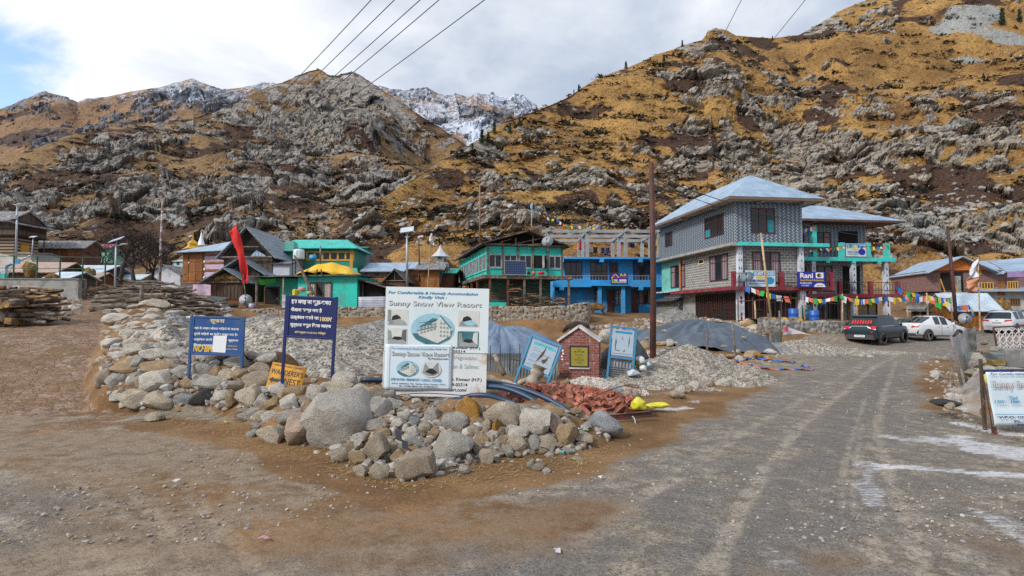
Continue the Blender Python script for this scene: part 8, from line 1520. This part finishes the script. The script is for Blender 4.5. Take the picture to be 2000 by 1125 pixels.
for k, (ex, py, lab) in enumerate(((1000, 396, 'first'), (1072, 402, 'second'), (1150, 409, 'third'), (1205, 417, 'fourth'), (1345, 424, 'fifth'))):
    wire((317, py, 45), (ex, -300, 7.5), .55, f'{lab} overhead wire from the left, rising from the pale pole across the sky', .009)
wire((1272, 322, 15), (1548, -200, 6), .12, 'wire rising steeply from the rust red pole', .004); wire((1273, 330, 15), (1728, -200, 6), .22, 'outer wire rising from the rust red pole', .004)
wire((1273, 345, 15), (1851, 456, 43), .9, 'long sagging wire across the guest house roof', .012); wire((1273, 352, 15), (1600, 432, 41), .6, 'wire from the rust red pole to the wing eaves', .010); wire((1276, 345, 15), (1445, 392, 39), .5, 'wire from the rust red pole to the guest house corner', .010)
wire((1762, 440, 45), (1851, 462, 43), .2, 'short wire between the wing roof and the dark rusty pole', .012); wire((470, 600, 39), (655, 545, 39.2), .25, 'orange line strung across the teal doorway', .014); wire((317, 430, 45), (-60, 420, 44), .8, 'wire running past the temple tower', .012)
# ------------------------------------------------------------ flags
FC = {'blue': (.02, .13, .42), 'white': (.62, .64, .68), 'red': (.62, .13, .06), 'green': (.02, .32, .07), 'yellow': (.72, .52, .02)}
FM = {k: mat('flag_'+k, c, .85, .18, 6, .2, .004) for k, c in FC.items()}
def flags(label, pts, sag=.15, size=.27, step=.27, group=None, part=True, seed=1):
    r_ = random.Random(seed); P = [W(*p) for p in pts]; o0 = P[0].copy(); path = []
    for i in range(len(P)-1):
        L = (P[i+1]-P[i]).length
        for k in range(14):
            u = k/14; p = P[i].lerp(P[i+1], u); p.z -= sag*4*u*(1-u)*min(1, L/3); path.append(p-o0)
    path.append(P[-1]-o0); t = thing('prayer_flags', label, 'prayer flags', o0, group=group)
    ob('cord', M().tube(path, .012, 4), WIRE, t); d = [0]
    for i in range(len(path)-1): d.append(d[-1]+(path[i+1]-path[i]).length)
    k = 0; s = step*.5; ks = list(FC)
    while s < d[-1]-step*.3:
        i = max(j for j in range(len(d)) if d[j] <= s); i = min(i, len(path)-2); u = (s-d[i])/max(1e-6, d[i+1]-d[i]); p = path[i].lerp(path[i+1], u); q = (path[i+1]-path[i]).normalized(); w = size*r_.uniform(.75, 1.0); h = size*r_.uniform(.8, 1.3); sw = r_.uniform(-.12, .12); fw_ = r_.uniform(-.12, .05)
        m = M().grid(lambda a, b_: p+q*w*(a-.5)+Vector((sw*b_, (fw_+.05*math.sin(a*5+k))*b_, -h*b_*(1-.12*math.sin(a*3.1+k)))), 3, 3)
        ob('flag', m, FM[ks[k % 5] if r_.random() > .15 else r_.choice(ks)], t, smooth=True); k += 1; s += step*r_.uniform(.85, 1.2)
    return t
flags('prayer flags from the red balcony corner down to the first bamboo pole', [(1457, 556, 38.6), (1490, 568, 37.6), (1548, 579, 36.8)], .15, .34, .36, seed=2)
flags('prayer flags between the second and third bamboo poles', [(1566, 576, 36.4), (1604, 584, 36.1), (1640, 574, 36)], .18, .28, .22, seed=3)
flags('prayer flags above the dark teal car', [(1640, 575, 36), (1676, 584, 35.9), (1726, 578, 36)], .12, .30, .22, seed=4)
flags('prayer flags above the white saloon car', [(1726, 578, 36), (1772, 580, 36.4), (1812, 576, 36.8)], .1, .30, .24, seed=5)
flags('prayer flags between the last bamboo poles and the dark rusty pole', [(1812, 576, 37), (1858, 582, 38)], .1, .30, .25, seed=6)
flags('prayer flags slanting down from the red balcony end of the wing', [(1748, 556, 43), (1790, 572, 41), (1862, 588, 39)], .2, .42, .42, seed=7)
flags('short string of prayer flags at the upper balcony corner', [(1553, 458, 42), (1572, 447, 42.5), (1594, 440, 43.4)], .05, .30, .30, seed=8)
flags('small prayer flags along the upper aqua balcony', [(1545, 486, 42.8), (1600, 484, 43.7), (1660, 478, 44.3), (1740, 480, 45)], .1, .22, .3, seed=9)
flags('tiny prayer flags strung on the rocky slope above the blue house', [(1044, 404, 96), (1090, 428, 96), (1125, 438, 96), (1180, 438, 96)], .6, .42, .75, seed=10)
flags('prayer flags blowing round the foot of the tall flag pole', [(1868, 598, 40), (1892, 596, 40), (1900, 606, 40), (1893, 616, 40)], .05, .3, .26, seed=11)
for px, bot, top, dx, Y, lab in ((1507, 626, 455, -21, 36.2, 'tallest crooked bamboo pole in the guest house yard'), (1476, 628, 588, -2, 36.5, 'short bamboo post by the rusty yard railing'), (1573, 630, 576, -5, 36.3, 'bamboo pole with prayer flags by the blue barrels'), (1645, 632, 574, 0, 36.0, 'yellow bamboo pole with flags behind the dark teal car'), (1674, 630, 578, 0, 36.0, 'bamboo pole with flags above the dark teal car roof'), (1774, 620, 576, -4, 36.6, 'bamboo pole with flags above the white saloon car'), (1813, 624, 572, -3, 37.2, 'bamboo pole with flags beside the pale stone wall'), (1860, 626, 580, -3, 38.4, 'bamboo pole with flags at the timber hut')):
    post_at('bamboo_pole', px, bot, top, Y, .055 if top > 500 else .07, BAMBOO, lab, 'pole', dx=dx)
def banner(label, pole, quad, mts, Y, nm='flag'):
    t = thing('flag', label, 'flag', W(pole[0], pole[1], Y)); o0 = W(pole[0], pole[1], Y)
    ob('pole', M().tube([(0, 0, -.2), W(pole[2], pole[3], Y)-o0], pole[4], 6), mts[0], t)
    for (q, m_) in zip(quad, mts[1:]):
        n = len(q)//2
        def fn(u, v):
            i = min(int(v*(n-1)), n-2); k = v*(n-1)-i; l = W(q[i][0]*(1-k)+q[i+1][0]*k, q[i][1]*(1-k)+q[i+1][1]*k, Y); r_ = q[::-1]; rr = W(r_[i][0]*(1-k)+r_[i+1][0]*k, r_[i][1]*(1-k)+r_[i+1][1]*k, Y); p = l.lerp(rr, u)-o0; p.y += .10*math.sin(u*4+v*7)+.05*math.sin(v*15+u*3); return p
        o = ob('cloth', M().grid(fn, 8, 24), m_, t, smooth=True); s_ = o.modifiers.new('th', 'SOLIDIFY'); s_.thickness = .012
REDF = mat('flag_bright_red', (.62, .018, .015), .75, .15, 2, .2, .01)
banner('tall bright red banner flag hanging beside the dark barns', (483, 600, 463, 434, .045), [[(447, 452), (452, 470), (462, 490), (468, 512), (472, 535), (472, 556), (488, 551), (484, 525), (477, 500), (473, 475), (468, 455), (462, 438)]], [BARK, REDF], 39.0)
banner('faded vertical prayer flag, white above orange, on a bamboo pole', (1914, 640, 1910, 502, .05), [[(1898, 522), (1893, 535), (1891, 545), (1909, 541), (1909, 520), (1908, 506)], [(1891, 545), (1888, 560), (1889, 571), (1908, 566), (1909, 555), (1909, 541)]], [BAMBOO, FM['white'], mat('flag_faded_orange', (.55, .24, .13), .85)], 40.0)
banner('white scarf flag on a bent pole behind the billboard', (835, 562, 842, 456, .045), [[(840, 458), (838, 468), (842, 477), (849, 480), (846, 466), (844, 455)]], [BAMBOO, FM['white']], 46.0)
banner('small blue flag on a thin pole on the rocky slope', (1038, 440, 1039, 396, .08), [[(1036, 398), (1036, 405), (1037, 413), (1041, 413), (1041, 405), (1040, 397)]], [GREYP, mat('flag_pale_blue', (.25, .42, .6), .85)], 95)
banner('small red flag behind the teal roof ridge', (539, 475, 540, 456, .04), [[(537, 462), (537, 466), (536, 470), (544, 470), (542, 464), (540, 458)]], [GREYP, REDF], 60)
# ------------------------------------------------------------ guest house yard
mx, L = frame(W(1442, 634, 36.8), W(1642, 632, 36.4)); q = thing('yard_railing', 'rust red pipe railing round the guest house yard', 'railing', mx=mx); m = M()
for zz2 in (.25, 1.45): m.tube([(0, 0, zz2), (L*.55, 0, zz2+.2), (L, 0, zz2-.2)], .03, 6)
ob('rail', m, STEEL_RUST, q)
for k in range(8): ob('post', M().tube([(k*L/7, 0, -.3), (k*L/7, 0, 1.7)], .032, 6), STEEL_RUST, q)
BARR = mat('barrel_blue', (.015, .10, .38), .4, .15, 4, .05)
for px, py, Y, h, lab in ((1550, 632, 36.0, .92, 'tall blue plastic barrel in the guest house yard'), (1590, 634, 36.0, .88, 'second blue plastic barrel beside the bamboo pole'), (1576, 622, 37.2, .85, 'dark teal barrel standing behind the blue ones')):
    tag(ob('barrel', M().lathe([(.02, 0), (.27, 0), (.29, .05), (.29, h*.33), (.30, h*.35), (.29, h*.37), (.29, h*.64), (.30, h*.66), (.29, h*.68), (.29, h-.05), (.26, h), (.02, h)], 20, Matrix.Translation(W(px, py, Y))), BARR if px != 1576 else mat('barrel_teal', (.02, .12, .17), .4), smooth=True), lab, 'barrel')
def cutlog(px, py, Y, r, ln, az, label, grp=None, tilt=0):
    mx = Matrix.Translation(W(px, py, Y)) @ Matrix.Rotation(az, 4, 'Z') @ Matrix.Rotation(-math.pi/2+tilt, 4, 'X'); t = thing('cut_log', label, 'log', mx=mx, group=grp)
    ob('bark', M().lathe([(r*.9, .0), (r, .03), (r*1.03, ln*.5), (r*.95, ln)], 14, None), BARK, t, smooth=True); ob('cut_end', M().lathe([(0, -.004), (r*.5, -.006), (r*.9, -.002)], 14), LOGEND, t)
cutlog(1512, 625, 34.9, .18, 1.4, math.radians(10), 'cut log end on the wall by the tallest bamboo pole'); cutlog(1533, 625, 34.9, .18, 1.4, math.radians(-8), 'middle cut log end on the guest house wall'); cutlog(1563, 626, 34.9, .19, 1.4, math.radians(12), 'cut log end on the wall by the blue barrels'); cutlog(1607, 676, 32.4, .13, 1.1, math.radians(50), 'cut log lying on the ground below the guest house wall'); cutlog(1590, 672, 32.8, .11, 1.0, math.radians(35), 'darker cut log on the ground behind another below the wall')
o = tag(ob('cloth_banner', M().grid(lambda u, v: W(1527+58*u+2*v, 0, 33.4)*0+Vector((W(1527+58*u+3*v*(1-u), 600, 33.4).x, 33.4+.15*math.sin(u*3.1), W(0, (668+10*u*0)-(v)*(33-20*u), 33.4).z)), 16, 6), mat('cloth_white', (.62, .62, .68), .7, .08, 2, .2, .01), smooth=True), 'white cloth banner stretched along the foot of the guest house wall', 'banner')
ob('printed_mark', M().box(0, .22, -.004, .004, 0, .3, mx=Matrix.Translation(W(1532, 648, 33.3))), mat('mark_red', (.5, .06, .12), .7), o)
pipe('black_hose', [(1565, 632, 34.3), (1572, 645, 33.8), (1585, 668, 33), (1600, 682, 32)], .03, BLK, 'black hose hanging down the guest house wall', 'hose', 6); pipe('blue_bar', [(1604, 682, 31.6), (1655, 681, 31.0)], .03, BARR, 'blue plastic pipe lying on the road edge', 'pipe', 6)
# plastic chairs on the terrace, small details
for px, lab in ((1690, 'dark plastic chair on the terrace behind the dark teal car'), (1708, 'second dark plastic chair on the terrace')):
    q = thing('garden_chair', lab, 'chair', W(px, 630, 38.5)); CH = mat('chair_dark', (.03, .028, .03), .5); ob('seat', M().box(-.24, .24, -.22, .22, .4, .44), CH, q); ob('backrest', M().slab([(-.24, .20, .44), (.24, .20, .44), (.2, .3, .88), (-.2, .3, .88)], .03), CH, q)
    for x in (-.2, .2):
        for y in (-.18, .18): ob('leg', M().box(x-.02, x+.02, y-.02, y+.02, 0, .4), CH, q)
q = thing('stall', 'low dark stall with stacked wood in front of the talus slope', 'stall', frame(W(1790, 630, 47), W(1862, 630, 47))[0].translation); ob('back_wall', M().box(0, 2.9, .5, .6, -.6, .9), DWOOD, q); ob('roof', M().slab([(-.2, -.6, .85), (3.1, -.6, .85), (3.1, 1.2, 1.05), (-.2, 1.2, 1.05)], .05), DTIN, q); ob('window', M().box(.3, .8, .44, .498, .3, .62).box(1.2, 1.8, .44, .498, .3, .62), WHITEW, q); ob('post', M().box(-.05, .05, -.5, -.4, -.6, .84), DWOOD, q); ob('post', M().box(2.85, 2.95, -.5, -.4, -.6, .84), DWOOD, q)
bag(1820, 597, 18, 14, 48, WHITEW, 'white water tank on the low dark stall roof', 21, 'small_tank')['category'] = 'tank'
dish(W(1884, 624, 42.2), .43, math.radians(-20), math.radians(22), 'grey satellite dish on the road wall beside the timber hut', name='satellite_dish', pole=.7)
# sports court: fence posts and hoop stand
GRN = mat('fence_green', (.02, .09, .055), .6)
mx, L = frame(W(-20, 547, 34.6), W(205, 548, 35.5)); q = thing('court_fence', 'green post and rail court fence standing on the grey wall', 'fence', mx=mx)
for k in range(6): ob('post', M().tube([(k*L/5, 0, -.2), (k*L/5, 0, 1.45)], .045, 6), GRN, q)
for z in (.72, 1.42): ob('rail', M().tube([(0, 0, z), (L, 0, z)], .02, 5), GRN, q)
q = thing('hoop_stand', 'white and turquoise basketball stand with a slanted arm behind the grey wall', 'basketball stand', W(8, 548, 35.6)); ob('post', M().box(-.13, .13, -.13, .13, -.3, .85), painted('hoop_white', (.6, .66, .68)), q); ob('post_sleeve', M().box(-.135, .135, -.135, .135, .05, .42), TEAL, q); ob('arm', M().tube([(0, 0, .8), (.75, 0, 1.15), (1.55, 0, 1.5)], .06, 6), MATS['hoop_white'], q); ob('arm_sleeve', M().tube([(.1, 0, .86), (.45, 0, 1.02)], .075, 6), mat('hoop_blue', (.03, .25, .5), .5), q); ob('brace', M().tube([(.05, 0, .1), (.55, 0, 1.0)], .03, 5), MATS['hoop_white'], q); ob('backboard', M().box(.75, 1.15, -.3, -.26, 1.0, 1.28), MATS['hoop_blue'], q)
# ------------------------------------------------------------ firewood
WD = [mat('firewood_grey', (.22, .185, .15), .9, .35, 5, .6, .008, col2=(.10, .08, .06), cov=.44), mat('firewood_brown', (.15, .09, .05), .9, .35, 5, .6, .008, col2=(.07, .045, .03), cov=.44), mat('firewood_tan', (.38, .23, .10), .85, .3, 5, .5, .008, col2=(.2, .11, .05), cov=.42)]
def woodpile(n, spot, ln, rr, mts, name, label, group, seed, bent=.03, az=0, azs=.25):
    r = random.Random(seed); protos = []
    for k in range(n):
        p = spot(r); L = r.uniform(*ln); rad = r.uniform(*rr)
        if len(protos) < 8:
            pts = [(x*L-.5*L, r.uniform(-bent, bent)*L, r.uniform(-bent, bent)*L) for x in (0, .3, .65, 1)]; o = ob(name, M().tube(spl(pts, 2), [rad*r.uniform(.8, 1.1) for _ in range(7)], r.choice((4, 5, 6, 7))), mts[0]); o.material_slots[0].link = 'OBJECT'; protos.append(o)
        else:
            o = r.choice(protos).copy(); COL.objects.link(o)
        o.material_slots[0].material = r.choice(mts); o.location = p; o.rotation_euler = (r.uniform(0, 6.28), r.uniform(-.14, .14), az(p) if callable(az) else az+r.uniform(-azs, azs)); tag(o, label, 'log', group)
def s1(r):
    px = r.uniform(-60, 112); Y = r.uniform(19.2, 20.8); top = 1.15 if px < 100 else .8; x = wl(px, Y)[0]; return Vector((x, Y, H1(x, Y)+.08+r.random()**.8*top*(1-.35*max(0, (Y-20)))))
woodpile(150, s1, (.45, 1.1), (.03, .065), WD, 'split_log', 'split log in the long stack beside the dirt path', 'split logs stacked beside the path', 3, .03, 0, .5)
def s1b(r):
    px = r.uniform(-40, 45); Y = 19.0; x = wl(px, Y)[0]; return Vector((x, Y, H1(x, Y)+.10+r.random()*.75))
woodpile(16, s1b, (.5, .7), (.10, .15), [WD[2], WD[0]], 'split_log', 'thick log showing its yellowish end at the front of the stack by the path', 'log ends facing out of the stack', 4, .01, math.pi/2, .3)
def s2(r):
    u = r.random(); px = 222+200*u; Y = 26.5+2.5*r.random()-u*.8; h = (.35+.95*math.sin(math.pi*min(1, .12+u*.95)))*(1-.15*(Y < 27)); x = wl(px, Y)[0]; return Vector((x, Y, H1(x, Y)+.05+r.random()*h))
woodpile(165, s2, (.7, 1.7), (.025, .06), WD[:2]+[WD[0]], 'firewood_pole', 'weathered grey branch in the big firewood heap by the pale pole', 'branches heaped by the pale pole', 5, .06, .1, .5)
def s2b(r):
    px = r.uniform(225, 290); Y = 24.8; x = wl(px, Y)[0]; return Vector((x, Y, H1(x, Y)+.12+r.random()*.75))
woodpile(12, s2b, (1.6, 2.4), (.08, .12), [WD[0]], 'log', 'thick weathered log at the front of the firewood heap beside the path', 'thick logs at the path edge', 6, .02, .05, .12)
post_at('wooden_stake', 274, 612, 556, 24.3, .09, WOODG, 'forked grey stake holding up the thick logs beside the path', 'stake', dx=4); post_at('wooden_stake', 166, 575, 545, 34.4, .10, WOODG, 'short stake at the end of the far dark firewood heap', 'stake')
def s3(r):
    u = r.random(); px = 155+170*u; Y = 35.5+1.5*r.random(); x = wl(px, Y)[0]; return Vector((x, Y, H1(x, Y)-.1+r.random()*(1.0*math.sin(math.pi*(.15+.7*u)))))
woodpile(90, s3, (.7, 1.5), (.03, .07), [WD[1], WD[1], WD[0]], 'firewood', 'dark stick in the far firewood heap under the bare trees', 'firewood heaped under the bare trees', 7, .06, 0, .4)
def s4(r):
    u = r.random(); px = 993+105*u; Y = 41.2; x = wl(px, Y)[0]; return Vector((x, Y+r.uniform(-.2, .3), 2.10+r.random()*(1.1*(1-u)**2+.75)*.9))
woodpile(85, s4, (.5, 1.0), (.025, .05), [WD[2], WD[0], WD[1]], 'kindling', 'cut stick in the kindling stacked under the teal wooden house', 'kindling under the teal wooden house', 8, .04, 0, 1.4)
def s5(r): return W(r.uniform(1815, 1858), r.uniform(612, 626), 45.5)
woodpile(24, s5, (.5, 1.1), (.03, .06), [WD[1], WD[0]], 'stacked_stick', 'dark stick stacked by the low stall near the timber hut', 'sticks by the low stall', 9, .04, 0, .5)
tag(ob('tin_cover', M().slab([(W(392, 588, 28).x, 28, W(0, 588, 28).z), (W(425, 590, 28).x, 28, W(0, 592, 28).z), (W(425, 590, 28).x, 29.2, W(0, 583, 29).z), (W(388, 590, 28).x, 29.2, W(0, 580, 29).z)], .05), BLK), 'black sheet with a green rope on the stones by the log heap', 'sheet')
pipe('rope', [(370, 582, 27.9), (385, 578, 27.9), (400, 584, 27.9), (412, 581, 27.9), (424, 588, 27.9)], .03, mat('rope_green', (.02, .12, .10), .7), 'dark green rope coiled on the black sheet', 'rope', 5)
pipe('orange_tube', [(362, 573, 28.3), (385, 576, 28.3)], .07, mat('tube_orange', (.6, .18, .05), .6), 'orange plastic tube lying on the firewood heap', 'tube', 8)
# ------------------------------------------------------------ trees
def branchtree(base, h, spread, seed, lean=(0, 0)):
    r = random.Random(seed); tr, cr = M(), M()
    def grow(p, d, ln, rad, lev):
        pts = [p]; q = p.copy(); dd = d.copy()
        for k in range(4):
            dd = (dd+Vector((r.uniform(-.25, .25), r.uniform(-.25, .25), r.uniform(-.08, .16)))).normalized(); q = q+dd*ln/4; pts.append(q.copy())
        (tr if lev == 0 else cr).tube(pts, [rad*(1-.13*i) for i in range(5)], 7 if lev == 0 else 5 if lev < 3 else 3, cap=False)
        if lev >= 5 or rad < .005: return
        for k in range((4 if lev == 0 else 3) + (1 if lev in (2, 3) else 0)):
            i = r.choice((2, 3, 4, 4)) if lev else r.choice((3, 4, 4)); a = r.uniform(0, 6.28); ax = Vector((math.cos(a), math.sin(a), r.uniform(-.1, .5)))
            nd_ = (dd*.65+ax*spread*r.uniform(.8, 1.4)).normalized(); grow(pts[i], nd_, ln*r.uniform(.62, .82), rad*.52, lev+1)
    grow(Vector((0, 0, -.2)), Vector((lean[0], lean[1], 1)).normalized(), h*.30, h*.032, 0); return tr, cr
BARKD = mat('bark_dark', (.045, .032, .027), .95, .4, 5, .6, .01)
for px, py, Y, h, sd, ln_, lab in ((262, 566, 37.5, 5.8, 3, (.0, 0), 'bare dark tree with wide low branches behind the firewood heap'), (290, 565, 38, 5.0, 9, (.25, 0), 'leaning bare tree in front of the white house'), (232, 556, 46, 7.0, 5, (-.05, 0), 'tallest bare tree by the solar street lamp'), (330, 552, 56, 6.0, 7, (.1, 0), 'bare twiggy tree behind the pale rust flecked pole'), (205, 552, 52, 5.0, 13, (-.2, 0), 'bare bushy tree beside the pale blue roof'), (160, 512, 66, 4.0, 15, (0, 0), 'bare tree at the end of the long timber hall')):
    tr, cr = branchtree(None, h, .75, sd, ln_); t = thing('bare_tree', lab, 'tree', W(px, py, Y)); ob('trunk', tr, BARKD, t, smooth=True); ob('crown', cr, BARKD, t)
PXg = np.array([[*pj(p)] for p in GRR[:520:3, ::3].reshape(-1, 3)]); PGr = GRR[:520:3, ::3].reshape(-1, 3)
def hillpt(px, py): return Vector(PGr[int(np.argmin((PXg[:, 0]-px)**2+(PXg[:, 1]-py)**2*1.0))])
CONI = mat('conifer_green', (.022, .045, .022), .95, .5, 2, .3, col2=(.045, .065, .03), cov=.45)
def conifer(h, seed):
    r = np.random.RandomState(seed); tk = M().tube([(0, 0, -.5), (0, 0, h*.95)], [h*.025, .02], 5); n = 420; z = r.rand(n)**.8; a = r.rand(n)*6.28; R = (1-z)*.30*h*(.35+.65*r.rand(n))*(.7+.3*np.sin(a*2+seed)); c = np.stack([np.cos(a)*R, np.sin(a)*R, h*(.06+.94*z)-R*.2], -1); s = h*.055
    d = r.normal(size=(n, 3, 3))*s; return tk, (c[:, None]+d).reshape(-1, 3), np.arange(3*n).reshape(n, 3)
for i, (px, py, hp, lab) in enumerate(((1334, 91, 13, 'single dark conifer on the skyline near the rocky knob'), (1223, 136, 15, 'dark conifer on the skyline halfway up the ridge'), (1299, 122, 15, 'conifer just below the skyline near the rocky knob'), (1131, 178, 14, 'lower dark conifer on the skyline of the ridge'), (1120, 184, 8, 'tiny conifer beside the lower skyline conifer'), (994, 262, 20, 'conifer on the slope above the valley notch'), (966, 262, 24, 'conifer at the edge of the slope by the snow gully'), (943, 282, 28, 'largest conifer of the group in the valley notch'), (955, 280, 22, 'conifer in the middle of the group in the valley notch'), (1015, 246, 16, 'conifer up the ridge from the valley notch'), (925, 296, 18, 'conifer at the lower end of the valley notch group'), (890, 310, 16, 'dark conifer lowest on the slope edge'), (1960, 52, 34, 'big dark conifer beside the grey scree patch'), (1992, 40, 26, 'dark conifer at the upper edge of the slope beyond the scree'), (1510, 78, 8, 'tiny conifer on the skyline saddle'))):
    p = hillpt(px, py); h = hp/F*p.y; tk, v, f_ = conifer(h, i); t = thing('conifer', lab, 'tree', p); ob('trunk', tk, BARKD, t); npmesh('crown', v, f_, CONI, False, parent=t)
# low dark juniper, brown scrub and boulders strewn over the hillside
def strew(name, mt, n, smin, smax, seed, wfun, label, cat, leaf=True, flat=.45, grid=GRR, at=ATR, rows=520, px_=PXR):
    r = np.random.RandomState(seed); G = grid[:rows]; idx = np.argwhere(np.ones(G.shape[:2], bool)); nn = G.shape[0]*G.shape[1]; k = r.choice(nn, n*6); ii = k//G.shape[1]; jj = k % G.shape[1]; P = G[ii, jj]; pxx = np.array([pj(p) for p in P]); w = wfun(pxx[:, 0], pxx[:, 1], at['rock'].reshape(-1, G.shape[1])[ii, jj], at['scrub'].reshape(-1, G.shape[1])[ii, jj]); keep = r.rand(len(k)) < w; P = P[keep][:n]; m = len(P)
    s = (smin+(smax-smin)*r.rand(m)**2)
    if leaf:
        q = 26; d = r.normal(size=(m, q, 3)); d /= np.linalg.norm(d, axis=2)[..., None]; d[:, :, 2] = np.abs(d[:, :, 2])*flat; d[:, :, 0] *= 2.1; c = P[:, None]+d*s[:, None, None]*(.5+.5*r.rand(m, q, 1)); tri = r.normal(size=(m, q, 3, 3))*s[:, None, None, None]*np.array([.42, .3, .22]); V = (c[:, :, None]+tri).reshape(-1, 3); f_ = np.arange(len(V)).reshape(-1, 3); return npmesh(name, V, f_, mt, False, {'tone': np.repeat(r.rand(m), q*3)}, 'stuff', label, cat)
    T, _ = rmat(m, 1, 1, .75, seed+1); T[:, :3, :3] *= s[:, None, None]; T[:, :3, 3] = P; V, f_ = scatter(RBv, RBf, T); return npmesh(name, V, f_, mt, False, {'tone': np.repeat(r.rand(m), len(RBv))}, 'stuff', label, cat)
JUN = tone_mat('juniper', [(.020, .018, .013), (.045, .036, .024), (.03, .03, .018)]); SCRB = tone_mat('scrub', [(.035, .020, .016), (.085, .045, .032), (.055, .034, .028)]); TUFT = tone_mat('grass_tufts', [(.20, .105, .03), (.42, .25, .07), (.32, .18, .05)])
RBv, RBf = ico(2); r_ = np.random.RandomState(9)
for _ in range(9):
    d = r_.normal(size=3); d /= np.linalg.norm(d); ex = np.clip(RBv@d-.62, 0, None); RBv = RBv-ex[:, None]*d
TAL = tone_mat('talus', [(.15, .145, .14), (.36, .35, .33), (.26, .24, .215), (.44, .42, .39), (.30, .24, .17)])
up = lambda x, y: (y < 480) & (x < 2060)
strew('juniper', JUN, 1150, .8, 3.4, 3, lambda x, y, k, s: (up(x, y))*(k < .5)*(.12+.3*((y < 320) & (x > 900))), 'low dark juniper bushes dotted over the golden hillside', 'juniper')
strew('juniper', JUN, 900, 1.5, 5, 23, lambda x, y, k, s: (y < 500)*(y > 190)*(x > -20)*(x < 900)*(k < .6)*.5, 'low dark juniper bushes dotted over the brown mountain', 'juniper', grid=GRL, at=ATL, rows=380)
strew('talus', TAL, 600, .8, 3.2, 26, lambda x, y, k, s: (y < 500)*(x > -20)*(x < 900)*(.12+.3*(y > 330)), 'grey boulders strewn over the brown mountain', 'boulders', leaf=False, grid=GRL, at=ATL, rows=380)
strew('scrub', SCRB, 900, .6, 1.8, 4, lambda x, y, k, s: up(x, y)*(y > 190)*(s > .55)*(k < .6)*.6, 'leafless brown scrub filling the gullies of the hillside', 'scrub')
strew('scrub', SCRB, 420, .5, 1.3, 14, lambda x, y, k, s: (y > 400)*(y < 540)*(x > 560)*(k < .7)*.4, 'brown thorn scrub along the foot of the hillside', 'scrub')
strew('grass_tufts', TUFT, 2600, .35, .9, 5, lambda x, y, k, s: up(x, y)*(k < .35)*.5, 'tufts of golden dry grass on the hillside', 'grass', flat=.9)
strew('talus', TAL, 1500, .25, 1.5, 6, lambda x, y, k, s: up(x, y)*(.10+.5*((y > 360) & (x > 1650))+.25*(y > 250)), 'grey boulders and talus strewn over the hillside', 'boulders', leaf=False)
# smoke from the stove pipe
sm = bpy.data.materials.new('smoke'); sm.use_nodes = True; nt = sm.node_tree; nt.nodes.clear(); o_ = nd(nt, 'ShaderNodeOutputMaterial'); v = nd(nt, 'ShaderNodeTexCoord').outputs['Object']; pv = nd(nt, 'ShaderNodeVolumePrincipled', {'Color': (.75, .82, .95, 1), 'Density': mth(nt, 'MULTIPLY', rmp(nt, nz(nt, v, 3.0, 4, .6), .45, .65), 1.6)}); nt.links.new(pv.outputs[0], o_.inputs['Volume'])
p = W(626, 478, 41.5); o = ob('smoke', M().lathe([(.02, 0), (.08, .05), (.16, .6), (.28, 1.2), (.22, 1.7), (.02, 1.9)], 10, Matrix.Translation(p) @ Matrix.Shear('XZ', 4, (-.18, 0))), sm); tag(o, 'faint bluish wisp of smoke above the stove pipe', 'smoke', None, 'stuff')
